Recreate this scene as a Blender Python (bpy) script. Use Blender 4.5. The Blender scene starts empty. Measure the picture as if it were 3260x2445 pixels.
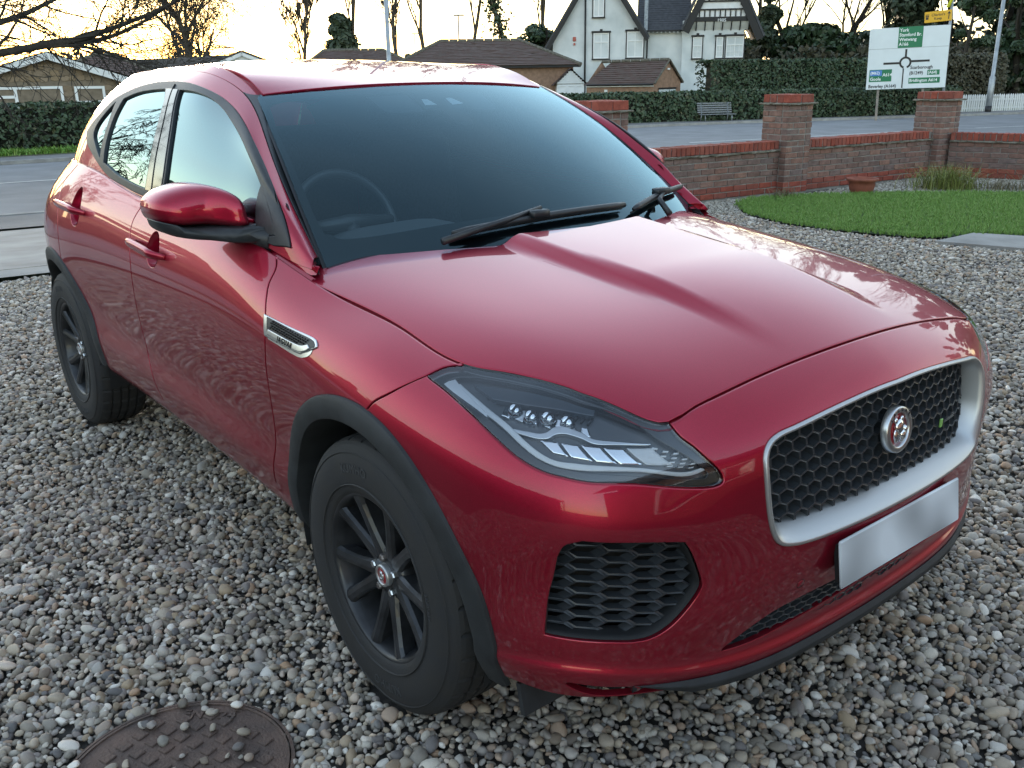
import bpy, bmesh, math, random
import numpy as np
from mathutils import Vector, Matrix
from mathutils.geometry import delaunay_2d_cdt
rng=np.random.default_rng(7); random.seed(7)
SC=bpy.context.scene
COL=SC.collection
# ------------------------------------------------------------ camera
CAM_POS=(1.81177,-1.91967,1.54468); CAM_YAW=0.896776; CAM_PITCH=0.324473; CAM_ROLL=-0.014611; CAM_F=2955.19/3260
cam=bpy.data.cameras.new('camera'); camo=bpy.data.objects.new('camera',cam); COL.objects.link(camo)
camo.matrix_world=Matrix.Translation(CAM_POS)@Matrix.Rotation(CAM_YAW,4,'Z')@Matrix.Rotation(math.pi/2-CAM_PITCH,4,'X')@Matrix.Rotation(CAM_ROLL,4,'Z')
cam.sensor_width=36; cam.lens=36*CAM_F; cam.clip_start=.05; cam.clip_end=3000
SC.camera=camo
# ------------------------------------------------------------ sky, sun, exposure
SUN_AZ=math.radians(163); SUN_EL=math.radians(5.0)
wd=bpy.data.worlds.new('World'); SC.world=wd; wd.use_nodes=True
wn=wd.node_tree; wn.nodes.clear()
wo=wn.nodes.new('ShaderNodeOutputWorld'); wb=wn.nodes.new('ShaderNodeBackground'); ws=wn.nodes.new('ShaderNodeTexSky')
ws.sky_type='NISHITA'; ws.sun_disc=False; ws.sun_elevation=SUN_EL; ws.sun_rotation=math.pi/2-SUN_AZ
ws.air_density=1.0; ws.dust_density=.35; ws.ozone_density=1.2; ws.altitude=20
wb.inputs[1].default_value=.15
# thin even veil of high cloud over the clear sky
wt=wn.nodes.new('ShaderNodeTexCoord'); wm_=wn.nodes.new('ShaderNodeMapping'); wm_.inputs['Scale'].default_value=(1,1,2.5); wz=wn.nodes.new('ShaderNodeTexNoise'); wz.inputs['Scale'].default_value=2.2; wz.inputs['Detail'].default_value=6
wr=wn.nodes.new('ShaderNodeMapRange'); wr.inputs['From Min'].default_value=.3; wr.inputs['From Max'].default_value=.7; wr.inputs['To Min'].default_value=.30; wr.inputs['To Max'].default_value=.62
wx=wn.nodes.new('ShaderNodeMix'); wx.data_type='RGBA'; wx.inputs[7].default_value=(2.35,2.25,2.32,1)
wn.links.new(wt.outputs['Generated'],wm_.inputs[0]); wn.links.new(wm_.outputs[0],wz.inputs['Vector']); wn.links.new(wz.outputs['Fac'],wr.inputs['Value']); ws_=wn.nodes.new('ShaderNodeSeparateXYZ'); wn.links.new(wt.outputs['Generated'],ws_.inputs[0])
we=wn.nodes.new('ShaderNodeMapRange'); we.inputs['From Min'].default_value=0; we.inputs['From Max'].default_value=.85; we.inputs['To Min'].default_value=1; we.inputs['To Max'].default_value=.25; we.interpolation_type='SMOOTHSTEP'
wp_=wn.nodes.new('ShaderNodeMath'); wp_.operation='MULTIPLY'; wn.links.new(ws_.outputs['Z'],we.inputs['Value']); wn.links.new(wr.outputs[0],wp_.inputs[0]); wn.links.new(we.outputs[0],wp_.inputs[1]); wn.links.new(wp_.outputs[0],wx.inputs[0]); wn.links.new(ws.outputs[0],wx.inputs[6]); wn.links.new(wx.outputs[2],wb.inputs[0]); wn.links.new(wb.outputs[0],wo.inputs[0])
sl=bpy.data.lights.new('sun','SUN'); sl.energy=.5; sl.angle=math.radians(14); sl.color=(1,.88,.72)
slo=bpy.data.objects.new('sun',sl); COL.objects.link(slo)
slo.rotation_euler=Vector((-math.cos(SUN_AZ)*math.cos(SUN_EL),-math.sin(SUN_AZ)*math.cos(SUN_EL),-math.sin(SUN_EL))).to_track_quat('-Z','Y').to_euler()
vs=SC.view_settings; vs.view_transform='Standard'; vs.look='None'; vs.exposure=2.55; vs.gamma=1; vs.use_curve_mapping=False
SC.render.engine='CYCLES'; SC.cycles.max_bounces=8; SC.cycles.transparent_max_bounces=16; SC.cycles.use_denoising=True
# ============================================================ helpers
def newmat(name):
    m=bpy.data.materials.new(name); m.use_nodes=True
    return m,m.node_tree,m.node_tree.nodes['Principled BSDF']
def mat(name,col,rough=.5,metal=0.,coat=0.,spec=None,noise=0.,nscale=20.,bump=0.,bscale=80.,trans=0.,col2=None,detail=4.,emit=None,sheen=0.):
    m,t,b=newmat(name)
    b.inputs['Base Color'].default_value=(*col,1); b.inputs['Roughness'].default_value=rough; b.inputs['Metallic'].default_value=metal
    b.inputs['Coat Weight'].default_value=coat; b.inputs['Coat Roughness'].default_value=.04
    if spec is not None: b.inputs['Specular IOR Level'].default_value=spec
    if trans: b.inputs['Transmission Weight'].default_value=trans
    if sheen: b.inputs['Sheen Weight'].default_value=sheen
    if noise or bump or col2:
        tc=t.nodes.new('ShaderNodeTexCoord')
        if noise or col2:
            n=t.nodes.new('ShaderNodeTexNoise'); n.inputs['Scale'].default_value=nscale; n.inputs['Detail'].default_value=detail
            t.links.new(tc.outputs['Object'],n.inputs['Vector'])
            r=t.nodes.new('ShaderNodeValToRGB'); r.color_ramp.elements[0].position=.3; r.color_ramp.elements[1].position=.7
            c2=col2 if col2 else tuple(c*(1-noise) for c in col)
            r.color_ramp.elements[0].color=(*c2,1); r.color_ramp.elements[1].color=(*(c*(1+noise*.6) for c in col),1)
            t.links.new(n.outputs['Fac'],r.inputs[0]); t.links.new(r.outputs[0],b.inputs['Base Color'])
        if bump:
            n2=t.nodes.new('ShaderNodeTexNoise'); n2.inputs['Scale'].default_value=bscale; n2.inputs['Detail'].default_value=5
            t.links.new(tc.outputs['Object'],n2.inputs['Vector'])
            bp=t.nodes.new('ShaderNodeBump'); bp.inputs['Strength'].default_value=bump; bp.inputs['Distance'].default_value=.01
            t.links.new(n2.outputs['Fac'],bp.inputs['Height']); t.links.new(bp.outputs[0],b.inputs['Normal'])
    return m
def tag(o,label=None,cat=None,group=None,kind=None):
    if label:o['label']=label
    if cat:o['category']=cat
    if group:o['group']=group
    if kind:o['kind']=kind
    return o
def empty(name,loc=(0,0,0),rz=0):
    o=bpy.data.objects.new(name,None); COL.objects.link(o); o.location=loc; o.rotation_euler=(0,0,rz); o.empty_display_size=.2; return o
def meshobj(name,V,F,m=None,parent=None,smooth=False,loc=None,mats=None,fm=None):
    me=bpy.data.meshes.new(name); me.from_pydata([tuple(v) for v in V],[],[tuple(f) for f in F])
    if m is not None: me.materials.append(m)
    if mats:
        for q in mats: me.materials.append(q)
    if fm is not None: me.polygons.foreach_set('material_index',np.asarray(fm,dtype=np.int32))
    if smooth: me.shade_smooth()
    me.update()
    o=bpy.data.objects.new(name,me); COL.objects.link(o)
    if parent is not None:o.parent=parent
    if loc is not None:o.location=loc
    return o
class MB:
    """collects simple shapes, builds ONE mesh"""
    def __init__(s): s.V=[];s.F=[];s.M=[]
    def add(s,V,F,mi=0):
        b=len(s.V); s.V+= [tuple(v) for v in V]; s.F+=[tuple(b+i for i in f) for f in F]; s.M+=[mi]*len(F); return s
    def box(s,c,d,mi=0,R=None,bev=0):
        x,y,z=[q/2 for q in d]
        if bev:
            V=[];
            for sz in (-1,1):
                for k,(sx,sy) in enumerate(((-1,-1),(1,-1),(1,1),(-1,1))):
                    V.append((sx*(x-bev),sy*(y-bev),sz*z))
            for sz in (-1,1):
                for (sx,sy) in ((-1,-1),(1,-1),(1,1),(-1,1)): V.append((sx*x,sy*(y-bev),sz*(z-bev)))
            for sz in (-1,1):
                for (sx,sy) in ((-1,-1),(1,-1),(1,1),(-1,1)): V.append((sx*(x-bev),sy*y,sz*(z-bev)))
            # 0-3 bottom,4-7 top ; 8-11 xlow,12-15 xhigh ; 16-19 ylow,20-23 yhigh
            F=[(3,2,1,0),(4,5,6,7),(9,10,14,13),(11,8,12,15),(16,17,21,20),(18,19,23,22),
               (0,1,17,16),(2,3,19,18),(5,4,20,21),(7,6,22,23),(1,2,10,9),(3,0,8,11),(6,5,13,14),(4,7,15,12),
               (8,16,20,12),(17,9,13,21),(10,18,22,14),(19,11,15,23),
               (0,16,8),(1,9,17),(2,18,10),(3,11,19),(4,12,20),(5,21,13),(6,14,22),(7,23,15)]
        else:
            V=[(-x,-y,-z),(x,-y,-z),(x,y,-z),(-x,y,-z),(-x,-y,z),(x,-y,z),(x,y,z),(-x,y,z)]
            F=[(3,2,1,0),(4,5,6,7),(0,1,5,4),(1,2,6,5),(2,3,7,6),(3,0,4,7)]
        if R is not None: V=[tuple(R@Vector(v)) for v in V]
        return s.add([(v[0]+c[0],v[1]+c[1],v[2]+c[2]) for v in V],F,mi)
    def tube(s,P,r,n=8,mi=0,cap=True):
        P=[Vector(p) for p in P]; r=[r]*len(P) if not hasattr(r,'__len__') else r
        V=[];F=[];up=None
        for i,p in enumerate(P):
            d=(P[min(i+1,len(P)-1)]-P[max(i-1,0)]).normalized()
            if up is None: up=d.orthogonal().normalized()
            up=(up-d*up.dot(d)).normalized(); w=d.cross(up)
            for k in range(n):
                a=2*math.pi*k/n; V.append(p+(up*math.cos(a)+w*math.sin(a))*r[i])
        for i in range(len(P)-1):
            for k in range(n): F.append((i*n+k,i*n+(k+1)%n,(i+1)*n+(k+1)%n,(i+1)*n+k))
        if cap: F.append(tuple(range(n))[::-1]); F.append(tuple((len(P)-1)*n+k for k in range(n)))
        return s.add(V,F,mi)
    def prism(s,poly,axis,a,b,mi=0):
        """poly 2D list; axis 'x','y','z' extruded a..b ; 2D coords are the other two axes in xyz order"""
        def P(q,c):
            return {'x':(c,q[0],q[1]),'y':(q[0],c,q[1]),'z':(q[0],q[1],c)}[axis]
        n=len(poly); V=[P(q,a) for q in poly]+[P(q,b) for q in poly]
        F=[(i,(i+1)%n,n+(i+1)%n,n+i) for i in range(n)]+[tuple(range(n))[::-1],tuple(range(n,2*n))]
        return s.add(V,F,mi)
    def build(s,name,m,parent=None,smooth=False,loc=None,mats=None):
        o=meshobj(name,s.V,s.F,None if mats else m,parent,smooth,loc,mats,s.M if mats else None)
        bm=bmesh.new(); bm.from_mesh(o.data); bmesh.ops.recalc_face_normals(bm,faces=bm.faces); bm.to_mesh(o.data); bm.free(); return o
def lathe(prof,n=64,axis='y',closed=False,seg=None):
    """prof list of (r,h); revolved about axis through origin"""
    V=[];F=[];m=len(prof)
    for k in range(n):
        a=2*math.pi*k/n;c,s_=math.cos(a),math.sin(a)
        for (r,h) in prof:
            V.append({'y':(r*c,h,r*s_),'x':(h,r*c,r*s_),'z':(r*c,r*s_,h)}[axis])
    for k in range(n):
        k2=(k+1)%n
        for j in range(m-1 if not closed else m):
            j2=(j+1)%m; F.append((k*m+j,k2*m+j,k2*m+j2,k*m+j2))
    return V,F
def copytree(o,parent=None):
    c=o.copy(); COL.objects.link(c); c.parent=parent
    for ch in list(o.children): copytree(ch,c)
    return c
_fontcache={}
def textmesh(txt,size=1.,extrude=0.,spacing=1.,bold=0.):
    k=(txt,size,extrude,spacing,bold)
    cu=bpy.data.curves.new('t','FONT'); cu.body=txt; cu.size=size; cu.extrude=extrude; cu.space_character=spacing; cu.offset=bold
    cu.align_x='CENTER'; cu.align_y='CENTER'; cu.resolution_u=2
    o=bpy.data.objects.new('t',cu); COL.objects.link(o); dg=bpy.context.evaluated_depsgraph_get(); dg.update()
    me=o.evaluated_get(dg).to_mesh(); V=[tuple(v.co) for v in me.vertices]; F=[tuple(p.vertices) for p in me.polygons]
    o.evaluated_get(dg).to_mesh_clear(); bpy.data.objects.remove(o); bpy.data.curves.remove(cu)
    return V,F
def textobj(name,txt,size,m,parent,mtx,extrude=0.,spacing=1.,bold=0.,fn=None):
    V,F=textmesh(txt,size,extrude,spacing,bold)
    V=[(fn(v) if fn else mtx@Vector(v)) for v in V]
    return meshobj(name,V,F,m,parent)
# ============================================================ car surfaces
_MC={}
def _mk(xk,Yk):
    key=(id(xk),id(Yk))
    if key in _MC and _MC[key][0] is xk and _MC[key][1] is Yk: return _MC[key][2]
    x=np.asarray(xk,float);Y=np.asarray(Yk,float);n=len(x);h=np.diff(x)
    A=np.zeros((n,n));B=np.zeros_like(Y);A[0,0]=A[-1,-1]=1
    for i in range(1,n-1):
        A[i,i-1]=h[i-1];A[i,i]=2*(h[i-1]+h[i]);A[i,i+1]=h[i]
        B[i]=6*((Y[i+1]-Y[i])/h[i]-(Y[i]-Y[i-1])/h[i-1])
    M=np.linalg.solve(A,B.reshape(n,-1)).reshape(Y.shape)
    if len(_MC)>400:_MC.clear()
    _MC[key]=(xk,Yk,M);return M
def cspline(xk,Yk,x):
    """natural cubic spline, Yk (n,...)"""
    Mk=_mk(xk,Yk);xk=np.asarray(xk,float);Yk=np.asarray(Yk,float);n=len(xk);h=np.diff(xk)
    x=np.asarray(x,float);k=np.clip(np.searchsorted(xk,x)-1,0,n-2)
    sh=(Ellipsis,)+(None,)*(Yk.ndim-1)
    hh=h[k][sh];a=(xk[k+1]-x)[sh];b=(x-xk[k])[sh]
    return Mk[k]*a**3/6/hh+Mk[k+1]*b**3/6/hh+(Yk[k]/hh-Mk[k]*hh/6)*a+(Yk[k+1]/hh-Mk[k+1]*hh/6)*b
def bspl(n,t):
    """clamped uniform cubic B-spline basis weights (len(t),n), t in 0..n-1 mapped"""
    kn=np.concatenate([[0]*3,np.arange(n-2),[n-3]*3]).astype(float)
    x=np.clip(np.asarray(t,float)/(n-1)*(n-3),0,n-3-1e-9)
    N=[((x>=kn[i])&(x<kn[i+1])).astype(float) for i in range(len(kn)-1)]
    for d in range(1,4):
        M=[]
        for i in range(len(kn)-1-d):
            a=kn[i+d]-kn[i];b=kn[i+d+1]-kn[i+1]
            M.append((0 if a==0 else (x-kn[i])/a*N[i])+(0 if b==0 else (kn[i+d+1]-x)/b*N[i+1]))
        N=M
    return np.stack(N,-1)
# ---- bonnet: polynomial height field z(x,y)
_hp=np.array([ # x,|y|,z,weight
(-.46,.80,1.03,2),(-.22,.80,.998,3),(-.02,.80,.98,3),(.097,.80,.962,3),(.214,.785,.940,3),(.335,.75,.938,3),(.43,.715,.935,3),(.535,.68,.921,3),(.62,.636,.893,3),(.655,.62,.882,3),
(.667,.45,.915,3),(.69,.22,.941,3),(.70,0,.95,3),
(-.38,0,1.10,2),(-.2,0,1.085,1),(0,0,1.068,1),(.2,0,1.048,1),(.4,0,1.02,1),(.55,0,.992,1),(.64,0,.97,1),
(-.40,.4,1.088,2),(-.48,.70,1.062,2),(-.2,.4,1.07,1),(.0,.4,1.05,1),(.2,.4,1.028,1),(.4,.4,.998,1),(.55,.4,.965,1),
(-.2,.65,1.04,1),(0,.65,1.018,1),(.2,.65,.99,1),(.4,.62,.96,1)])
_ex=[(i,j) for i in range(5) for j in range(4) if i+1.5*j<=5.5]
def _pb(x,y): return np.stack([x**i*(y*y)**j for i,j in _ex],-1)
_A=_pb(_hp[:,0],_hp[:,1])*_hp[:,3:];_hc=np.linalg.lstsq(_A,_hp[:,2]*_hp[:,3],rcond=None)[0]
def sm(a,b,x): x=np.clip((x-a)/(b-a),0,1);return x*x*(3-2*x)
def hood(x,y):
    x=np.asarray(x,float).ravel();y=np.asarray(y,float).ravel()
    z=_pb(x,y)@_hc
    yb=.270-.055*(x+.35)           # raised centre narrows forward
    k=.030*(1-sm(.2,.68,x))
    z=z+k*(1-sm(-.022,.04,np.abs(y)-yb))-.012*(1-sm(.1,.6,x))*(1-sm(0,.5,np.abs(y)))
    return np.stack([x,y,z],1)
# ---- lower body ring: stations (x,y) then rows (off,z) bottom -> top
RING=[
((-3.50,0),   [.10,.30,.05,.34,.03,.40,.02,.47,.01,.54,.0,.60,.0,.68,.0,.76,.0,.85,.03,.95,.06,1.03,.10,1.12]),
((-3.47,-.40),[.10,.30,.05,.34,.03,.40,.02,.47,.01,.54,.0,.60,.0,.68,.0,.76,.0,.85,.03,.95,.06,1.03,.10,1.12]),
((-3.34,-.66),[.10,.30,.05,.34,.03,.40,.02,.47,.01,.54,.0,.60,.0,.68,.0,.76,.0,.86,.02,.97,.06,1.06,.12,1.16]),
((-3.10,-.845),[.09,.30,.05,.34,.03,.40,.02,.47,.01,.54,.0,.60,.0,.68,.0,.77,.0,.88,.015,.99,.075,1.09,.175,1.19]),
((-2.68,-.945),[.09,.30,.055,.345,.04,.37,.03,.40,.02,.52,.0,.60,.0,.68,.0,.78,.0,.90,.015,1.0,.06,1.10,.15,1.205]),
((-2.20,-.94), [.09,.315,.055,.345,.038,.372,.030,.402,.014,.50,.028,.575,.022,.66,.005,.77,.0,.89,.015,1.0,.045,1.10,.11,1.19]),
((-1.70,-.93), [.09,.312,.055,.342,.040,.370,.032,.400,.012,.49,.032,.56,.024,.64,.006,.77,.0,.88,.013,.98,.04,1.065,.088,1.14]),
((-1.20,-.93), [.09,.305,.055,.336,.040,.366,.032,.398,.012,.475,.034,.545,.024,.63,.006,.76,.0,.87,.013,.965,.04,1.045,.088,1.125]),
((-.70,-.935),[.09,.292,.06,.328,.045,.36,.038,.395,.016,.465,.034,.535,.024,.62,.006,.75,.002,.86,.016,.945,.045,1.02,.105,1.09]),
((-.30,-.945),[.09,.285,.06,.318,.046,.35,.040,.395,.03,.46,.028,.53,.02,.61,.006,.73,.004,.83,.022,.91,.065,.965,.14,1.0]),
((0,-.955),   [.08,.285,.055,.32,.04,.35,.03,.402,.02,.46,.012,.53,.005,.61,.0,.71,.004,.80,.025,.88,.075,.945,.155,.98]),
((.28,-.945), [.06,.28,.03,.335,.02,.36,.015,.402,.01,.46,.005,.53,.0,.61,.0,.70,.005,.78,.03,.855,.085,.91,.175,.940]),
((.48,-.91),  [.05,.275,.004,.362,.018,.378,.012,.412,.010,.46,.010,.53,.0,.61,-.004,.69,.003,.77,.035,.845,.10,.905,.20,.938]),
((.625,-.825),[.045,.268,.0,.366,.016,.382,.012,.415,.012,.46,.020,.54,.010,.615,-.008,.685,.0,.745,.028,.82,.085,.885,.165,.923]),
((.735,-.655),[.05,.268,.004,.342,.022,.350,.018,.40,.014,.46,.020,.54,.014,.615,-.006,.685,.006,.735,.022,.79,.05,.84,.09,.882]),
((.808,-.45), [.055,.268,.016,.322,.044,.332,.036,.385,.016,.45,.006,.53,.004,.60,.004,.66,.008,.74,.016,.81,.055,.87,.122,.915]),
((.842,-.22),  [.065,.27,.028,.314,.062,.324,.048,.385,.018,.45,.0,.53,.0,.60,.004,.67,.012,.75,.022,.835,.065,.900,.13,.941]),
((.852,0),     [.07,.27,.034,.312,.068,.322,.053,.385,.018,.45,.0,.53,.0,.60,.004,.67,.012,.76,.024,.85,.070,.912,.135,.95]),
]
_P=np.array([r[0] for r in RING]);_V=np.array([r[1] for r in RING]).reshape(len(RING),12,2)
# row 11 of the front stations lies on the bonnet shut line
HL=np.array([(-.4075,.816),(-.31,.81),(-.18,.803),(-.03,.797),(.09,.796),(.23,.795),(.34,.754),(.43,.717),(.53,.680),(.628,.644),(.662,.615),(.668,.55),(.672,.457),(.679,.35),(.692,.17),(.699,0),(.692,-.17)])
def _r11():
    n=len(RING)
    for i in range(9,n):
        p=_P[i];d=(_P[min(i+1,n-1)]-_P[i-1]) if i<n-1 else np.array([0,1.])
        if i<n-1:
            a=_P[i]-_P[i-1];b=_P[i+1]-_P[i];la,lb=np.hypot(*a),np.hypot(*b);d=a/la*lb+b/lb*la
        d=d/np.hypot(*d);nn=np.array([d[1],-d[0]])
        best=None
        for k in range(len(HL)-1):
            a=HL[k]*[1,-1];b=HL[k+1]*[1,-1];A=np.array([-nn,a-b]).T
            try:o,w=np.linalg.solve(A,a-p)
            except Exception:continue
            if -1e-6<=w<=1+1e-6 and o>0 and (best is None or o<best[0]): best=(o,a+w*(b-a))
        if best is not None:
            _V[i,11]=(best[0],hood(best[1][0],best[1][1])[0,2]); _V[i,10,0]=min(_V[i,10,0],best[0]*.58)
# mirror both ends for symmetric spline
_r11()
KS=None
_Pm=np.concatenate([_P[2:0:-1]*[1,-1],_P,_P[-2:-4:-1]*[1,-1]]);_Vm=np.concatenate([_V[2:0:-1],_V,_V[-2:-4:-1]])
_sk=np.concatenate([[0],np.cumsum(np.hypot(*np.diff(_Pm,axis=0).T))]);_sk+=0.04063-_sk[2]
S_END=_sk[-3]
def _refine():
    """extra stations round the front corner so the top row follows the bonnet edge"""
    global _sk,_Pm,_Vm
    ns=[]
    for a,b in ((-6,-5),(-7,-6),(-8,-7),(-9,-8)):
        for f in (.33,.67): ns.append(_sk[a]*(1-f)+_sk[b]*f)
    ns=np.array(sorted(ns));P=cspline(_sk,_Pm,ns);V=cspline(_sk,_Vm,ns)
    d=cspline(_sk,_Pm,ns+1e-3)-cspline(_sk,_Pm,ns-1e-3);d/=np.linalg.norm(d,axis=1)[:,None]
    for i in range(len(ns)):
        nn=np.array([d[i,1],-d[i,0]]);best=None
        for k in range(len(HL)-1):
            a=HL[k]*[1,-1];b=HL[k+1]*[1,-1];A=np.array([-nn,a-b]).T
            try:o,w=np.linalg.solve(A,a-P[i])
            except Exception:continue
            if -1e-6<=w<=1+1e-6 and o>0 and (best is None or o<best[0]): best=(o,a+w*(b-a))
        if best is not None:
            V[i,11]=(best[0],hood(best[1][0],best[1][1])[0,2]);V[i,10,0]=min(V[i,10,0],best[0]*.6)
    o=np.argsort(np.concatenate([_sk,ns]))
    _sk,_Pm,_Vm=np.concatenate([_sk,ns])[o],np.concatenate([_Pm,P])[o],np.concatenate([_Vm,V])[o]
_refine()
def ring(s,t):
    s=np.asarray(s,float).ravel();t=np.asarray(t,float).ravel()
    p=cspline(_sk,_Pm,s);d=(cspline(_sk,_Pm,s+1e-3)-cspline(_sk,_Pm,s-1e-3));d/=np.linalg.norm(d,axis=1)[:,None]
    n=np.stack([d[:,1],-d[:,0]],1)
    v=cspline(_sk,_Vm,s);w=bspl(12,t)
    oz=np.einsum('ij,ijk->ik',w,v)
    return np.stack([p[:,0]-n[:,0]*oz[:,0],p[:,1]-n[:,1]*oz[:,0],oz[:,1]],1)
# ---- greenhouse side rows g0..g4 x stations v
GH=np.array([
[(-3.02,-.64,1.19),(-2.99,-.60,1.27),(-2.96,-.55,1.34),(-2.93,-.51,1.385),(-2.90,-.45,1.42)],
[(-2.70,-.785,1.205),(-2.68,-.745,1.30),(-2.65,-.695,1.385),(-2.61,-.635,1.46),(-2.58,-.55,1.525)],
[(-2.20,-.83,1.19),(-2.20,-.79,1.30),(-2.20,-.735,1.41),(-2.19,-.67,1.50),(-2.18,-.577,1.57)],
[(-1.70,-.842,1.14),(-1.70,-.80,1.28),(-1.70,-.74,1.41),(-1.69,-.67,1.52),(-1.68,-.585,1.579)],
[(-1.20,-.842,1.125),(-1.25,-.80,1.26),(-1.31,-.745,1.39),(-1.35,-.682,1.50),(-1.37,-.588,1.563)],
[(-.90,-.835,1.108),(-.96,-.80,1.235),(-1.03,-.75,1.35),(-1.10,-.688,1.448),(-1.135,-.595,1.485)],
[(-.62,-.822,1.085),(-.65,-.805,1.17),(-.70,-.785,1.235),(-.74,-.765,1.275),(-.81,-.680,1.288)],
[(-.43,-.805,1.06),(-.44,-.795,1.072),(-.455,-.783,1.075),(-.47,-.77,1.075),(-.485,-.755,1.07)]],float)
_a5=np.arange(5.);_e5=np.eye(5)
_gk=np.array([0,.4,.9,1.4,1.85,2.15,2.55,2.85])
def green(u,t):
    u=np.asarray(u,float).ravel();t=np.asarray(t,float).ravel()
    v=cspline(_gk,GH,u)
    W=cspline(_a5,_e5,t)
    return np.einsum('ij,ijk->ik',W,v)
# ---- windscreen & roof
def screen(e,w):
    """e -1..1 across, w 0 bottom..1 top"""
    e=np.asarray(e,float).ravel();w=np.asarray(w,float).ravel()
    yt=.605*e;yb=.757*e
    top=np.stack([-1.072-.20*yt**2,yt,1.512-.062*yt**2],1)
    bot=np.stack([-.285-.345*yb**2,yb,1.085-.022*yb**2],1)
    p=bot*(1-w)[:,None]+top*w[:,None]
    b=4*w*(1-w)*.030
    p[:,0]+=b*.5;p[:,2]+=b*.86
    # keep sides curved outward a little
    p[:,1]*=1+.02*4*w*(1-w)
    return p
_rf=np.array([(-1.06,1.514),(-1.35,1.560),(-1.65,1.592),(-1.95,1.606),(-2.3,1.599),(-2.65,1.563),(-2.9,1.50),(-3.05,1.45)])
_rx=np.array([(-1.12,.595,1.485),(-1.23,.59,1.533),(-1.36,.588,1.563),(-1.61,.585,1.578),(-2.0,.58,1.576),(-2.4,.565,1.553),(-2.72,.53,1.49),(-2.90,.45,1.42)])
_rk=np.array([0,.15,.3,.46,.64,.82,.93,1.])
_rw=np.array([0,.06,.13,.27,.48,.70,.89,1.])
def roof(e,w):
    """w 0 front .. 1 rear"""
    e=np.asarray(e,float).ravel();w=np.asarray(w,float).ravel()
    c=cspline(_rk,_rf,w);g=cspline(_rw,_rx,w)
    a=np.abs(e);q=1-a**2.3
    x=g[:,0]+(c[:,0]-g[:,0])*(1-a**2);z=g[:,2]+(c[:,1]-g[:,2])*q
    return np.stack([x,g[:,1]*e,z],1)
def front(q,t):
    q=np.asarray(q,float).ravel(); p=ring(S_END-np.abs(q),t); p[:,1]*=np.where(q<0,-1,1); return p
def smooth_seg(P,k=8):
    P=np.asarray(P,float)
    if len(P)<3: return P
    Q=np.concatenate([[2*P[0]-P[1]],P,[2*P[-1]-P[-2]]]);out=[]
    for i in range(len(P)-1):
        a,b,c,d=Q[i:i+4]
        for j in range(k):
            u=j/k; out.append(.5*((2*b)+(c-a)*u+(2*a-5*b+4*c-d)*u*u+(3*b-a-3*c+d)*u**3))
    out.append(P[-1]); return np.array(out)
def LP(*segs,closed=True):
    """closed loop of smooth segments joined at corners"""
    o=[]
    for s in segs:
        q=smooth_seg(s); 
        o.append(q if not len(o) else q[(1 if np.hypot(*(q[0]-o[-1][-1]))<1e-6 else 0):])
    o=np.concatenate(o)
    if np.hypot(*(o[0]-o[-1]))<1e-6:o=o[:-1]
    return o
def LPC(pts):
    """fully smooth closed loop"""
    P=list(pts); q=smooth_seg(P[-2:]+P+P[:2],8); return q[16:-16][:len(P)*8] if False else q[16:16+8*len(P)]
def resample(fn,L,step):
    P=fn(L[:,0],L[:,1]);out=[]
    n=len(L)
    for i in range(n):
        j=(i+1)%n;d=np.linalg.norm(P[j]-P[i]);k=max(1,int(round(d/step))) if d>step*.6 else (1 if d>1e-5 else 0)
        for u in range(k): out.append(L[i]+(L[j]-L[i])*u/k)
    # drop points that are too close
    out=np.array(out);P=fn(out[:,0],out[:,1]);keep=[0]
    for i in range(1,len(out)):
        if np.linalg.norm(P[i]-P[keep[-1]])>step*.35: keep.append(i)
    return out[keep]
def jac(fn,L,h=1e-3):
    u,v=L[:,0],L[:,1]
    pu=(fn(u+h,v)-fn(u-h,v))/(2*h); pv=(fn(u,v+h)-fn(u,v-h))/(2*h)
    n=np.cross(pu,pv); n/=np.linalg.norm(n,axis=1)[:,None]+1e-12
    return pu,pv,n
def inside(pt,loop):
    x,y=pt[:,0],pt[:,1];r=np.zeros(len(pt),bool);n=len(loop)
    for i in range(n):
        x1,y1=loop[i];x2,y2=loop[(i+1)%n]
        if y1==y2: continue
        c=((y1>y)!=(y2>y))&(x<(x2-x1)*(y-y1)/(y2-y1)+x1); r^=c
    return r
def area(L): return .5*np.sum(L[:,0]*np.roll(L[:,1],-1)-np.roll(L[:,0],-1)*L[:,1])
_dep=[0]
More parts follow.
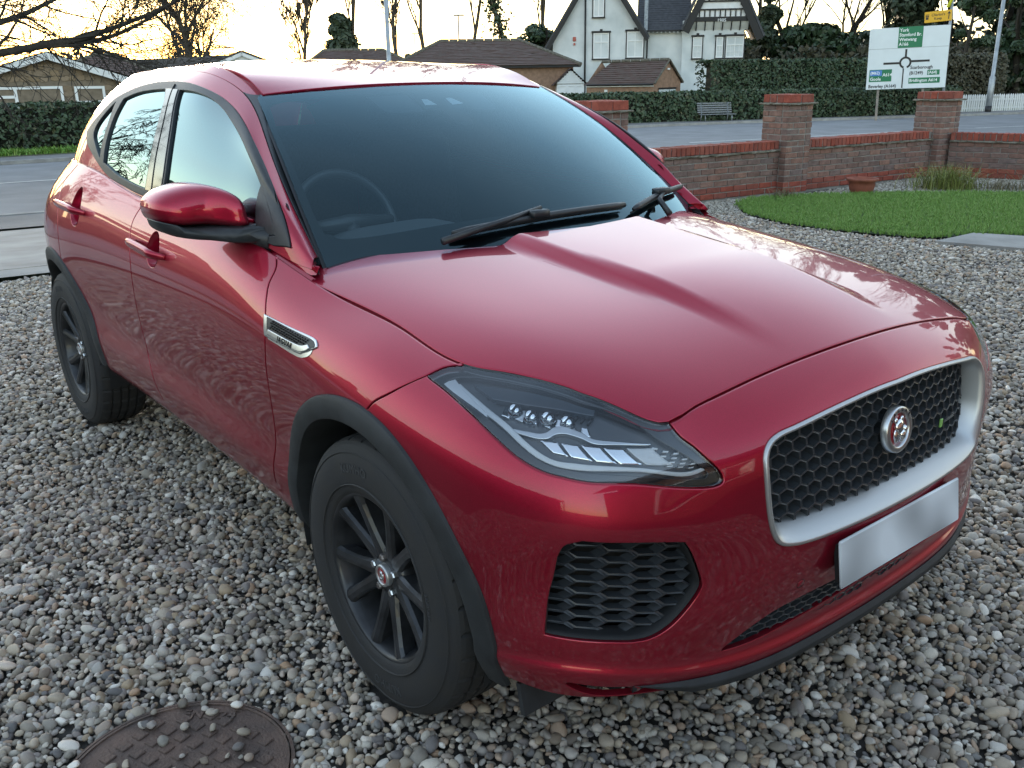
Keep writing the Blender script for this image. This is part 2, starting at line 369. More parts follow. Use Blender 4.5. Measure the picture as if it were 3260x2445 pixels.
def panel(name,fn,loops,m,parent,side=1,out=None,du=.03,dv=.35,step=.014,gap=.0018,bev=.003,push=0.,depth=.012,flange=.014,mirror=False,label=None,drop=.0012):
    """surface patch of chart fn cut by loops, with rolled edges and returned flanges.
    out: +1 when Pu x Pv points out of the car, -1 otherwise"""
    Vs=[];Ns=[];Fs=[];nv=0
    Bs=[]
    for k,L in enumerate(loops):
        L=np.asarray(L,float); a=area(L)
        if (a<0)==(k==0): L=L[::-1]
        L=resample(fn,L,step)
        P=fn(L[:,0],L[:,1]);pu,pv,n=jac(fn,L)
        T=np.roll(P,-1,0)-np.roll(P,1,0);T/=np.linalg.norm(T,axis=1)[:,None]+1e-12
        left=np.cross(n,T)
        A=np.stack([np.einsum('ij,ij->i',pu,pu),np.einsum('ij,ij->i',pu,pv),np.einsum('ij,ij->i',pv,pv)],1)
        r1=np.einsum('ij,ij->i',pu,left);r2=np.einsum('ij,ij->i',pv,left);det=A[:,0]*A[:,2]-A[:,1]**2+1e-12
        d=np.stack([(A[:,2]*r1-A[:,1]*r2)/det,(A[:,0]*r2-A[:,1]*r1)/det],1)
        LA=L+d*gap;LB=L+d*(gap+bev)
        No=n*out
        PA=fn(LA[:,0],LA[:,1])+No*(push-drop);PB=fn(LB[:,0],LB[:,1])+No*push
        _,_,nB=jac(fn,LB);nB=nB*out
        q=len(L)
        nA=nB*.75-left*.66;nA/=np.linalg.norm(nA,axis=1)[:,None]
        _dep[0]=(_dep[0]+1)%5
        dd=depth+.0011*_dep[0];fl_=flange if k==0 else 0
        PC=PA-No*dd;PD=PC-left*fl_
        blocks=[(PB,nB),(PA,nA),(PA,-left),(PC,-left),(PC,No),(PD,No)]
        b=[]
        for p_,n_ in blocks: Vs.append(p_);Ns.append(n_);b.append(nv);nv+=q
        i=np.arange(q);j=(i+1)%q
        for x,y in ((0,1),(2,3)) + (((4,5),) if flange>0 else ()):
            f=np.stack([b[x]+i,b[y]+i,b[y]+j,b[x]+j],1); Fs.append(f)
        Bs.append((LB,b[0]))
    # interior
    allB=np.concatenate([x[0] for x in Bs]); idx=np.concatenate([x[1]+np.arange(len(x[0])) for x in Bs])
    mn=allB.min(0);mx=allB.max(0)
    gu=np.arange(mn[0]+du*.5,mx[0],du);gv=np.arange(mn[1]+dv*.5,mx[1],dv)
    G=np.stack(np.meshgrid(gu,gv,indexing='ij'),-1).reshape(-1,2)
    ok=np.zeros(len(G),bool)
    for k,(L,_) in enumerate(Bs):
        w=inside(G,L); ok=w if k==0 else ok&~w
    G=G[ok]
    sc=np.array([1/du,1/dv])
    if len(G):
        dm=np.full(len(G),9.)
        for k in range(0,len(G),4000):
            dm[k:k+4000]=np.sqrt((((G[k:k+4000,None]-allB[None])*sc)**2).sum(2)).min(1)
        G=G[dm>.38]
    uv=np.concatenate([allB,G]) if len(G) else allB
    edges=[];o_=0
    for L,_ in Bs:
        q=len(L);edges+=[(o_+i,o_+(i+1)%q) for i in range(q)];o_+=q
    S=uv*sc
    r=delaunay_2d_cdt([Vector(p) for p in S],edges,[],0,1e-7)
    rv=np.array([[p[0],p[1]] for p in r[0]])/sc; tri=np.array(r[2])
    cen=rv[tri].mean(1)
    keep=np.zeros(len(tri),bool)
    for k,(L,_) in enumerate(Bs):
        w=inside(cen,L); keep=w if k==0 else keep&~w
    tri=tri[keep]
    PI=fn(rv[:,0],rv[:,1]);_,_,nI=jac(fn,rv);nI=nI*out;PI=PI+nI*push
    Vs.append(PI);Ns.append(nI);
    V=np.concatenate(Vs);N=np.concatenate(Ns)
    F=[tuple(f) for a in Fs for f in a.tolist()]
    if out<0: F=[f[::-1] for f in F]
    # orientation of strip faces: fix below by normals
    T=(tri+nv).tolist(); T=[tuple(t) if out>0 else tuple(t[::-1]) for t in T]
    F=F+T
    if mirror: V=V*[1,-1,1];N=N*[1,-1,1];F=[f[::-1] for f in F]
    # make face winding agree with vertex normals
    G2=[]
    for sz in (4,3):
        ff=np.array([f for f in F if len(f)==sz])
        if not len(ff): continue
        if sz==4: fnm=np.cross(V[ff[:,2]]-V[ff[:,0]],V[ff[:,3]]-V[ff[:,1]])
        else: fnm=np.cross(V[ff[:,1]]-V[ff[:,0]],V[ff[:,2]]-V[ff[:,0]])
        bad=np.einsum('ij,ij->i',fnm,N[ff[:,0]]+N[ff[:,2]])<0
        ff[bad]=ff[bad][:,::-1];G2+=ff.tolist()
    me=bpy.data.meshes.new(name);me.from_pydata(V.tolist(),[],G2);me.materials.append(m);me.shade_smooth()
    me.normals_split_custom_set_from_vertices([tuple(x) for x in N])
    ob=bpy.data.objects.new(name,me);COL.objects.link(ob);ob.parent=parent
    if label:ob['label']=label
    return ob
# inverse of the ring chart from side view (x,z) on the car's right side
_gs=np.linspace(.2,S_END-.5,420);_gt=np.linspace(0,11,160)
_gg=np.stack(np.meshgrid(_gs,_gt,indexing='ij'),-1).reshape(-1,2);_gp=ring(_gg[:,0],_gg[:,1])
def inv(x,z):
    d=(_gp[:,0]-x)**2+(_gp[:,2]-z)**2+(1-(_gp[:,1]<-.35))*9;p=_gg[d.argmin()].copy()
    for _ in range(6):
        q=ring(p[:1],p[1:])[0];h=1e-4
        ju=(ring([p[0]+h],[p[1]])[0]-q)/h;jv=(ring([p[0]],[p[1]+h])[0]-q)/h
        J=np.array([[ju[0],jv[0]],[ju[2],jv[2]]])
        try:dl=np.linalg.solve(J,[x-q[0],z-q[2]])
        except Exception:break
        p=p+np.clip(dl,[-.1,-.5],[.1,.5]);p[1]=np.clip(p[1],0,11)
    return p
def XZ(l): return np.array([inv(*p) for p in l])
def invy(y,z,side=-1):
    """front chart point from (|y|,z): right side"""
    ss=np.linspace(S_END-1.35,S_END,260);g=np.stack(np.meshgrid(ss,_gt,indexing='ij'),-1).reshape(-1,2);P=invy.P if hasattr(invy,'P') else ring(g[:,0],g[:,1]);invy.P=P
    p=g[((P[:,1]+abs(y))**2+(P[:,2]-z)**2).argmin()].copy()
    for _ in range(6):
        q=ring(p[:1],p[1:])[0];h=1e-4
        ju=(ring([p[0]+h],[p[1]])[0]-q)/h;jv=(ring([p[0]],[p[1]+h])[0]-q)/h
        J=np.array([[ju[1],jv[1]],[ju[2],jv[2]]])
        if abs(np.linalg.det(J))<1e-6: break
        dl=np.linalg.solve(J,[-abs(y)-q[1],z-q[2]]);p=p+np.clip(dl,[-.1,-.5],[.1,.5]);p[1]=np.clip(p[1],0,11)
    return np.array([(S_END-p[0])*(1 if y<=0 else -1),p[1]])   # q>0 on the car's right
def YZ(l): return np.array([invy(*p) for p in l])
# ============================================================ car materials
def paint():
    m,t,b=newmat('red car paint')
    b.inputs['Metallic'].default_value=.80; b.inputs['Roughness'].default_value=.40; b.inputs['Coat Weight'].default_value=1; b.inputs['Coat Roughness'].default_value=.025; b.inputs['Coat IOR'].default_value=1.46
    tc=t.nodes.new('ShaderNodeTexCoord')
    n=t.nodes.new('ShaderNodeTexNoise');n.inputs['Scale'].default_value=900;n.inputs['Detail'].default_value=1;t.links.new(tc.outputs['Object'],n.inputs['Vector'])
    r=t.nodes.new('ShaderNodeValToRGB');r.color_ramp.elements[0].color=(.31,.0025,.022,1);r.color_ramp.elements[1].color=(.44,.005,.036,1);r.color_ramp.elements[0].position=.35;r.color_ramp.elements[1].position=.7
    t.links.new(n.outputs['Fac'],r.inputs[0])
    # road dust low on the flanks: thin, broken up by streaks
    sx=t.nodes.new('ShaderNodeSeparateXYZ');t.links.new(tc.outputs['Object'],sx.inputs[0])
    mr=t.nodes.new('ShaderNodeMapRange');mr.inputs['From Min'].default_value=.85;mr.inputs['From Max'].default_value=.25;mr.inputs['To Min'].default_value=0;mr.inputs['To Max'].default_value=1
    t.links.new(sx.outputs['Z'],mr.inputs['Value'])
    d=t.nodes.new('ShaderNodeTexNoise');d.inputs['Scale'].default_value=9;d.inputs['Detail'].default_value=9;d.inputs['Roughness'].default_value=.7
    mp=t.nodes.new('ShaderNodeMapping');mp.inputs['Scale'].default_value=(1,1,2.2);t.links.new(tc.outputs['Object'],mp.inputs[0]);t.links.new(mp.outputs[0],d.inputs['Vector'])
    mu=t.nodes.new('ShaderNodeMath');mu.operation='MULTIPLY';t.links.new(mr.outputs[0],mu.inputs[0]);t.links.new(d.outputs['Fac'],mu.inputs[1])
    m2=t.nodes.new('ShaderNodeMath');m2.operation='MULTIPLY';m2.inputs[1].default_value=.22;t.links.new(mu.outputs[0],m2.inputs[0])
    mx=t.nodes.new('ShaderNodeMix');mx.data_type='RGBA';mx.inputs[7].default_value=(.16,.12,.105,1)
    t.links.new(m2.outputs[0],mx.inputs[0]);t.links.new(r.outputs[0],mx.inputs[6]);t.links.new(mx.outputs[2],b.inputs['Base Color'])
    m3=t.nodes.new('ShaderNodeMath');m3.operation='MULTIPLY_ADD';m3.inputs[1].default_value=.5;m3.inputs[2].default_value=.025;t.links.new(m2.outputs[0],m3.inputs[0]);t.links.new(m3.outputs[0],b.inputs['Coat Roughness'])
    return m
def glassmat(name,tint,extra=.0,rough=.0,ior=1.5,mul=1.6,gl=(.95,.97,1)):
    m=bpy.data.materials.new(name);m.use_nodes=True;t=m.node_tree;t.nodes.clear()
    o=t.nodes.new('ShaderNodeOutputMaterial');a=t.nodes.new('ShaderNodeBsdfTransparent');a.inputs[0].default_value=(*tint,1)
    g=t.nodes.new('ShaderNodeBsdfGlossy');g.inputs['Roughness'].default_value=rough;g.inputs[0].default_value=(*gl,1)
    f=t.nodes.new('ShaderNodeFresnel');f.inputs[0].default_value=ior
    ad=t.nodes.new('ShaderNodeMath');ad.operation='MULTIPLY_ADD';ad.use_clamp=True;ad.inputs[1].default_value=mul;ad.inputs[2].default_value=extra
    mx=t.nodes.new('ShaderNodeMixShader');t.links.new(f.outputs[0],ad.inputs[0]);t.links.new(ad.outputs[0],mx.inputs[0]);t.links.new(a.outputs[0],mx.inputs[1]);t.links.new(g.outputs[0],mx.inputs[2]);t.links.new(mx.outputs[0],o.inputs[0])
    return m
PAINT=paint()
M_TRIM=mat('weathered black trim',(.022,.025,.028),.42,noise=.35,nscale=30,bump=.05,bscale=900)
M_CLAD=mat('grey black cladding',(.021,.024,.026),.62,noise=.4,nscale=14,bump=.12,bscale=700)
M_BLK=mat('gloss black',(.006,.006,.007),.08,coat=.6)
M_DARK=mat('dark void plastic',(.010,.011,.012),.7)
M_FRIT=mat('ceramic frit',(.006,.007,.008),.35)
M_CHR=mat('satin silver',(.62,.64,.65),.30,metal=1.)
M_SILV=mat('satin silver paint',(.50,.51,.51),.40,metal=.85)
M_CHROME=mat('chrome',(.80,.82,.84),.06,metal=1.)
M_MESH=mat('grille black plastic',(.030,.034,.038),.38)
M_RUB=mat('tyre rubber',(.015,.016,.0175),.72,noise=.5,nscale=16,bump=.15,bscale=260,col2=(.024,.023,.022))
M_RUBT=mat('tyre raised lettering',(.045,.046,.048),.7)
M_RIM=mat('dark satin alloy',(.035,.037,.041),.38,metal=.35,noise=.5,nscale=18,coat=.2)
M_DISC=mat('brake steel',(.22,.20,.19),.5,metal=.8,noise=.4,nscale=30)
M_BADGE=mat('badge red',(.28,.010,.016),.25,coat=.8)
M_PLATE=mat('reflective plate',(.60,.64,.67),.35,noise=.42,nscale=7,detail=0.)
M_WIN=glassmat('side glass',(.10,.125,.125),.08,gl=(.70,.93,.97))
M_SCR=glassmat('windscreen glass',(.72,.84,.88),.0,mul=1.4,gl=(.62,.90,1.0))
M_LENS=glassmat('clear lens',(.93,.95,.97),.0,mul=1.25)
M_INT=mat('charcoal interior',(.04,.041,.045),.75,bump=.1,bscale=300)
M_SEAT=mat('dark seat cloth',(.045,.045,.050),.85,noise=.3,nscale=90,bump=.2,bscale=200)
M_DASH=mat('soft dash',(.12,.125,.13),.6,bump=.1,bscale=500)
M_AMB=mat('frosted lamp plastic',(.72,.74,.75),.25,coat=.6)
M_BOWL=mat('lamp bowl grey',(.09,.10,.11),.30,coat=.4)
M_SMOKE=mat('smoked lamp trim',(.012,.013,.015),.18,coat=.7)
car=empty('car'); tag(car,'glossy red compact SUV with black wheels parked on the gravel drive','car')
# ------------------------------------------------------------ outlines on the lower body
FA=(-.008,.348); RA=(-2.681,.355); AR=.476; AI=.418
def arc(c,r,a0,a1,n=15): return [(c[0]+r*math.cos(math.radians(a)),c[1]+r*math.sin(math.radians(a))) for a in np.linspace(a0,a1,n)]
SEAM_FB=[(.054,.817),(.079,.845),(.12,.872),(.158,.899),(.186,.918)]
DOOR_F=[(-.60,1.078),(-.567,1.04),(-.556,1.004),(-.533,.967),(-.507,.92),(-.494,.858),(-.499,.797),(-.51,.70),(-.53,.60),(-.56,.50),(-.59,.405)]
SEAM_B=[(-1.60,1.128),(-1.622,1.10),(-1.643,1.06),(-1.643,1.02),(-1.628,.96),(-1.618,.90),(-1.62,.83),(-1.635,.75),(-1.648,.65),(-1.646,.585),(-1.63,.545),(-1.58,.47),(-1.548,.41)]
DOOR_R=[(-2.60,1.19),(-2.565,1.11),(-2.525,1.02),(-2.508,.95),(-2.51,.87),(-2.518,.80)]
def sill_t(x): return np.interp(x,[-2.3,-1.7,-1.2,-.7,-.4],[.405,.402,.402,.398,.397])
stF=XZ(DOOR_F);stB=XZ(SEAM_B);stR=XZ(DOOR_R);stS=XZ(SEAM_FB)
stF[0,1]=stB[0,1]=stR[0,1]=11
def S_of_x(x): return float(np.interp(x,cspline(_sk,_Pm,np.linspace(.6,S_END-.8,900))[:,0],np.linspace(.6,S_END-.8,900)))
def sill_pts(x0,x1,n=9): return XZ([(x,sill_t(x)) for x in np.linspace(x0,x1,n)])
xa=FA[0]-math.sqrt(AR**2-(.397-FA[1])**2)
arcF=[p for p in arc(FA,AR,173.8,82.6,26)]
s_hl=S_END-4.394+0 # placeholder
# headlight outline (ring chart) traced tip -> along the lower edge -> inner tip -> bonnet corner
HLK=dict(tip=(4.338,10.573),rear=[(4.338,10.573),(4.346,10.702),(4.360,10.86),(4.392,11)],
 inner=[(5.016,11),(5.035,10.72),(5.064,10.40),(5.098,9.80),(5.108,9.40),(5.105,9.22),(5.088,9.155),(5.066,9.18)],
 low=[(5.066,9.18),(4.939,9.53),(4.83,9.42),(4.778,9.40),(4.728,9.40),(4.672,9.532),(4.604,9.816),(4.517,10.166),(4.422,10.441),(4.338,10.573)])
def top_line(s0,s1,n=14): return np.stack([np.linspace(s0,s1,n),np.full(n,11.)],1)
def P_(name,loops,fn=ring,out=1,m=None,**k):
    r=[panel(name,fn,loops,m or PAINT,car,out=out,**k)]
    r.append(panel(name,fn,loops,m or PAINT,car,out=out,mirror=True,**k)); return r
fender=LP(stS,HLK['rear'],top_line(4.392,stF[0,0],26),stF,sill_pts(-.59,xa),XZ(arcF))
HR=dict(du=.018,dv=.2)
P_('front_fender',[fender],**HR)
def cup_loop(s0,s1,t0,t1,k=1.):
    a=np.linspace(0,2*math.pi,30,endpoint=False);return np.stack([(s0+s1)/2+.025+.055*k*np.cos(a),(t0+t1)/2-.02+.60*k*np.sin(a)],1)
HND=((2.573,2.872,9.93,9.86),(1.690,1.985,10.08,10.02))
P_('front_door',[LP(stF[::-1],top_line(stF[0,0],stB[0,0],20),stB,sill_pts(-1.548,-.59,12)),cup_loop(*HND[0])],**HR)
xr=RA[0]+math.sqrt(AR**2-(.405-RA[1])**2)
ang0=math.degrees(math.atan2(.405-RA[1],xr-RA[0]));ang1=math.degrees(math.atan2(.80-RA[1],-2.518-RA[0]))
P_('rear_door',[LP(stB[::-1],top_line(stB[0,0],stR[0,0],20),stR,XZ(arc(RA,AR,ang1,ang0,14)),sill_pts(xr,-1.548,10)),cup_loop(*HND[1])],**HR)
xs0=-3.28
P_('rear_quarter',[LP(stR[::-1],top_line(stR[0,0],.25,20),[(.25,11),(.25,6),(.25,1)],[(.25,1.),(.5,1.),(.78,1.)],XZ([(xs0+.02,.34),(RA[0]-AR,.345)]),XZ(arc(RA,AR,181,ang1,20)))])
P_('rear_bumper',[LP([(.25,11),(.12,11),(0.0,11)],[(0.,11),(0.,5),(0.,.5)],[(0.,.5),(.12,.6),(.25,1)],[(.25,1),(.25,6),(.25,11)])],gap=.0008)
# sill from front arch to rear arch
P_('sill_panel',[LP(sill_pts(xr,xa,22)[::-1],[XZ([(xa,.397)])[0],(S_of_x(-.47),.0)],np.stack([np.linspace(S_of_x(-.47),S_of_x(-2.215),18),np.zeros(18)],1),[(S_of_x(-2.215),.0),XZ([(xr,.405)])[0]])],dv=.3)
# ------------------------------------------------------------ front bumper (whole width), openings cut
def q_(L): L=np.asarray(L,float); return np.stack([S_END-L[:,0],L[:,1]],1)
def mir(L): L=np.asarray(L,float); return L[::-1]*[-1,1]
seam=q_(stS);low=q_(HLK['low']);inn=q_(HLK['inner'])
cut=np.stack([np.linspace(S_END-5.016,0,18),np.full(18,11.)],1)
arcB=q_(XZ(arc(FA,AR,7,82.6,22)))[::-1] # from seam forward/down
arcB=q_(XZ(arc(FA,AR,82.6,-5,24)))
bot=np.stack([np.linspace(arcB[-1,0],0,30),np.interp(np.linspace(0,1,30),[0,.10,1],[arcB[-1,1],.12,.10])],1)
half=[bot[::-1],arcB[::-1],seam,low[::-1],inn[::-1],cut]
half_full=LP(*half,closed=False)
h=half_full[half_full[:,0]>1e-4]
bump=np.concatenate([[[0,bot[-1,1]]],h,[[0,11.]],mir(h)])
FOG=[[(.601,.643),(.612,.668),(.640,.680),(.69,.669),(.741,.655)]]
def fog_loop(s=0):
    A=q_([(4.769,6.573),(4.783,7.026),(4.816,7.255)]);B=q_([(4.816,7.255),(5.024,6.851)]);Cc=q_([(5.024,6.851),(5.045,6.266),(5.070,5.258),(5.069,4.829),(5.043,4.200),(5.004,3.559),(4.964,3.185),(4.925,3.10)]);D=q_([(4.925,3.10),(4.739,3.424)]);E=q_([(4.739,3.424),(4.746,4.828),(4.759,5.719),(4.769,6.573)])
    return LP(A,B,Cc,D,E)
fog=fog_loop()
GRT=[(0,.874),(.13,.871),(.25,.861),(.35,.849),(.405,.841),(.436,.828),(.453,.806),(.458,.775),(.456,.73),(.449,.68),(.437,.638),(.42,.610),(.39,.597),(.33,.591),(.2,.590),(.09,.591),(0,.592)]
grl=YZ(GRT);grl[0,0]=grl[-1,0]=0
gr_h=smooth_seg(grl)
grille_loop=np.concatenate([gr_h,mir(gr_h)[1:-1]])
LMT=[(.515,.362),(.47,.385),(.427,.408),(.377,.428),(.30,.438),(.19,.442),(0,.444)]
LMB=[(0,.382),(.18,.372),(.34,.362),(.44,.358),(.515,.362)]
lmt=YZ(LMT);lmb=YZ(LMB);lmt[-1,0]=lmb[0,0]=0
lh=np.concatenate([smooth_seg(lmt)[:-1],smooth_seg(lmb)])
lower_loop=np.concatenate([lh[:-1],mir(lh)[1:]]) 
lower_loop=np.concatenate([smooth_seg(lmt)[:-1],[[0,lmt[-1,1]]],mir(smooth_seg(lmt)[:-1])[:-1],mir(smooth_seg(lmb)[1:]),[[0,lmb[0,1]]],smooth_seg(lmb)[1:-1]])
slit=q_([(4.787,.40),(4.86,.36),(4.95,.33),(5.03,.28),(5.03,.16),(4.95,.16),(4.86,.17),(4.81,.26)])
panel('front_bumper',front,[bump,fog,mir(fog),grille_loop,lower_loop,LPC(slit),LPC(mir(slit))],PAINT,car,out=-1,du=.017,dv=.2,step=.011)
# black lip under the bumper
def lipfn(u,v):
    u=np.asarray(u,float).ravel();v=np.asarray(v,float).ravel();p=front(u,np.full(len(u),.35));n=jac(front,np.stack([u,np.full(len(u),.35)],1))[2]*-1;n[:,2]=0;n/=np.linalg.norm(n,axis=1)[:,None]
    a=np.interp(v,[0,1,2,3,4],[.004,.012,.006,-.02,-.10]);b=np.interp(v,[0,1,2,3,4],[.004,-.008,-.030,-.038,-.034])
    e=np.clip((.74-np.abs(u))/.14,0,1)
    q=p+n*(a*(.3+.7*e))[:,None];q[:,2]=p[:,2]+b*e+.004*(1-e); return q
panel('front_lip',lipfn,[np.concatenate([np.stack([np.linspace(-.74,.74,60),np.zeros(60)],1),np.stack([np.linspace(.74,-.74,60),np.full(60,4.)],1)])],M_CLAD,car,out=1,du=.04,dv=.5,gap=0,bev=.001,flange=0)
# bonnet
hp=ring(np.linspace(4.392,5.016,30),np.full(30,11.));sd=ring(np.linspace(stF[0,0]+.17,4.392,34),np.full(34,11.));fc=front(np.linspace(S_END-5.016,0,18),np.full(18,11.))
side_=np.concatenate([sd[:,:2],hp[1:,:2],fc[1:,:2]])
rear_=smooth_seg([(-.215,0),(-.232,-.15),(-.262,-.30),(-.318,-.45),(-.385,-.575),(-.455,-.66),(-.505,-.735),tuple(side_[0])])
hh=np.concatenate([rear_[1:],side_[1:-1]])
bon=np.concatenate([[rear_[0]],hh,[side_[-1]],hh[::-1]*[1,-1]])
panel('bonnet',hood,[bon],PAINT,car,out=1,du=.022,dv=.022,gap=.0025,bev=.004)
# ------------------------------------------------------------ greenhouse
DLO=[(.605,1.243),(.651,1.62),(.756,2.16),(.845,2.61),(1.023,2.97),(1.209,3.10),(1.418,3.09),(1.739,3.07),(1.960,3.03),(2.099,2.97),(2.226,2.95),(2.348,2.99),(2.456,3.06),(2.551,3.03),(2.624,2.72),(2.655,1.80),(2.684,.85),(2.694,.40)]
DLB=[(2.694,.40),(2.574,.12),(2.457,.08),(2.0,.06),(1.606,.05),(1.482,.045),(1.248,.04),(1.078,.034),(.945,.17),(.800,.488),(.674,.846),(.605,1.243)]
dlo=LP(DLO,DLB)
rect=LP([(0,0),(1.2,0),(2.3,0)],[(2.3,0),(2.5,-.06),(2.68,-.22),(2.85,-.45)],[(2.85,-.45),(2.85,3.62)],[(2.85,3.62),(0,3.62)],[(0,3.62),(0,0)])
P_('side_frame',[rect,dlo],green,du=.02,dv=.12,gap=.0008,bev=.0015,step=.012)
P_('pillar_lining',[rect,dlo],green,m=M_INT,push=-.028,du=.04,dv=.2,gap=0,bev=.001,flange=0,depth=.002)
P_('roof_rail',[LP([(0,3.62),(2.06,3.62),(2.13,3.8),(2.15,4.0)],[(2.15,4.0),(0,4.0)],[(0,4.0),(0,3.62)])],green,du=.04,dv=.12,gap=.0015,bev=.002)
P_('screen_pillar_moulding',[LP([(2.09,3.63),(2.85,3.63)],[(2.85,3.63),(2.85,4.15)],[(2.85,4.15),(2.155,4.12)],[(2.155,4.12),(2.13,3.82),(2.09,3.63)])],green,m=M_TRIM,du=.03,dv=.12,gap=.001,bev=.003,push=.001)
# window surround, glass and pillar covers
gF=LP([(1.580,2.79),(1.787,2.84),(1.930,2.82),(2.064,2.70),(2.167,2.55),(2.298,2.40),(2.403,2.17),(2.462,1.87),(2.535,1.2),(2.575,.45)],[(2.575,.45),(2.45,.25),(2.0,.22),(1.640,.21)],[(1.640,.21),(1.655,.839),(1.642,1.774),(1.580,2.79)])
gR=LP([(.958,2.52),(1.073,2.70),(1.210,2.765),(1.385,2.78)],[(1.385,2.78),(1.45,2.285),(1.485,1.104),(1.48,.235)],[(1.48,.235),(1.316,.23),(1.150,.25),(.970,.389)],[(.970,.389),(.950,.947),(.943,1.816),(.958,2.52)])
gQ=LP([(.873,2.42),(.796,1.946),(.746,1.536),(.748,1.186),(.818,.841),(.912,.463)],[(.912,.463),(.900,.823),(.893,1.579),(.875,2.42)])
P_('window_surround',[dlo,gF,gR,gQ],green,m=M_TRIM,du=.02,dv=.12,gap=.0005,bev=.003,push=.005,step=.010,depth=.018)
P_('door_glass',[gF],green,m=M_WIN,du=.03,dv=.15,gap=-.003,bev=0.001,push=-.004,flange=0,depth=.003)
P_('door_glass',[gR],green,m=M_WIN,du=.03,dv=.15,gap=-.003,bev=0.001,push=-.004,flange=0,depth=.003)
P_('quarter_glass',[gQ],green,m=M_WIN,du=.03,dv=.15,gap=-.003,bev=0.001,push=-.004,flange=0,depth=.003)
pilB=LP([(1.40,2.80),(1.565,2.80)],[(1.565,2.80),(1.628,1.774),(1.642,.839),(1.628,.20)],[(1.628,.20),(1.492,.20)],[(1.492,.20),(1.497,1.104),(1.462,2.285),(1.40,2.80)])
P_('pillar_cover',[pilB],green,m=M_BLK,du=.03,dv=.15,gap=.001,bev=.002,push=.008)
# vertical joint between door windows
jn=LP([(1.478,2.95),(1.484,2.95)],[(1.484,2.95),(1.545,1.9),(1.556,1.0),(1.556,.0)],[(1.556,.0),(1.549,.0)],[(1.549,.0),(1.549,1.0),(1.538,1.9),(1.478,2.95)])
P_('door_gap_seal',[jn],green,m=M_DARK,du=.03,dv=.15,gap=0,bev=.0005,push=.0095)
# roof
rl=np.concatenate([np.stack([np.linspace(-.985,.985,40),np.zeros(40)],1),np.stack([np.full(40,.985),np.linspace(.025,1,40)],1),np.stack([np.linspace(.985,-.985,30),np.ones(30)],1),np.stack([np.full(40,-.985),np.linspace(1,.025,40)],1)])
panel('roof_panel',roof,[rl],PAINT,car,out=1,du=.05,dv=.03,gap=.002,bev=.004)
# windscreen
sl_=lambda e,w0,w1,n=20: np.stack([np.full(n,e),np.linspace(w0,w1,n)],1)
hw=lambda w,e0,e1,n=30: np.stack([np.linspace(e0,e1,n),np.full(n,w)],1)
scr=np.concatenate([hw(-.05,-.99,.99),sl_(.99,-.02,.985),hw(.985,.97,-.97),sl_(-.99,.96,-.02)])
panel('windscreen',screen,[scr],M_SCR,car,out=1,du=.06,dv=.05,gap=.001,bev=.001,flange=0,depth=.004)
fi=[(-.965,.83),(-.94,.905),(-.88,.935),(-.60,.945),(-.39,.937),(-.16,.935),(.178,.937),(.6,.945),(.88,.935),(.94,.905),(.965,.83),(.958,.5),(.955,.15),(.93,.10),(.85,.075),(.45,.105),(0,.118),(-.45,.105),(-.85,.075),(-.93,.10),(-.955,.15),(-.958,.5)]
panel('windscreen_border',screen,[np.concatenate([hw(-.20,-1.0,1.0),sl_(1.0,-.19,.985),hw(.985,.99,-.99),sl_(-1.0,.98,-.19)]),LPC(fi)],M_FRIT,car,out=1,du=.06,dv=.05,gap=0,bev=.0005,push=-.0065,flange=0,depth=.003)
box_=LP([(-.163,.95),(-.161,.80),(-.150,.785),(-.075,.783)],[(-.075,.783),(-.070,.69),(-.060,.665),(.020,.66),(.032,.68)],[(.032,.68),(.075,.777),(.120,.784),(.14,.80),(.178,.95)],[(.178,.95),(-.163,.95)])
tr1=np.array([(-.118,.879),(-.080,.877),(-.057,.822),(-.140,.822)]);tr2=np.array([(.040,.880),(.085,.883),(.123,.825),(.033,.818)])
panel('camera_housing',screen,[box_,tr1,tr2],M_FRIT,car,out=1,du=.03,dv=.03,gap=0,bev=.0005,push=-.010,flange=0,depth=.02)
panel('sensor_window',screen,[np.array([(-.15,.89),(.13,.89),(.13,.81),(-.15,.81)])],M_AMB,car,out=1,du=.03,dv=.03,gap=0,bev=.0005,push=-.0125,flange=0,depth=.001)
dome=LP([(-.40,.95),(-.392,.835),(-.37,.805),(-.339,.794)],[(-.339,.794),(.25,.785),(.31,.80),(.338,.816),(.37,.95)],[(.37,.95),(-.40,.95)])
panel('mirror_shade_band',screen,[dome],mat('dot shade band',(.03,.035,.04),.5),car,out=1,du=.05,dv=.04,gap=0,bev=.0005,push=-.018,flange=0,depth=.002)
# cowl under the wipers
cw=MB();n=40
V=[];F=[]
for i in range(n):
    y=-.74+1.48*i/(n-1)
    xr_=np.interp(abs(y),[0,.15,.30,.45,.575,.66,.735],[-.215,-.232,-.262,-.318,-.385,-.455,-.505])+.03
    p=screen([y/.757],[-.03])[0]
    z=hood([xr_],[y])[0,2]
    V+=[(xr_,y,z-.030),(p[0]-.01,y,p[2]-.022),(p[0]-.03,y,p[2]-.07)]
for i in range(n-1):
    for j in range(2): F.append((i*3+j,i*3+j+1,i*3+j+4,i*3+j+3))
meshobj('cowl',V,F,M_TRIM,car,True)
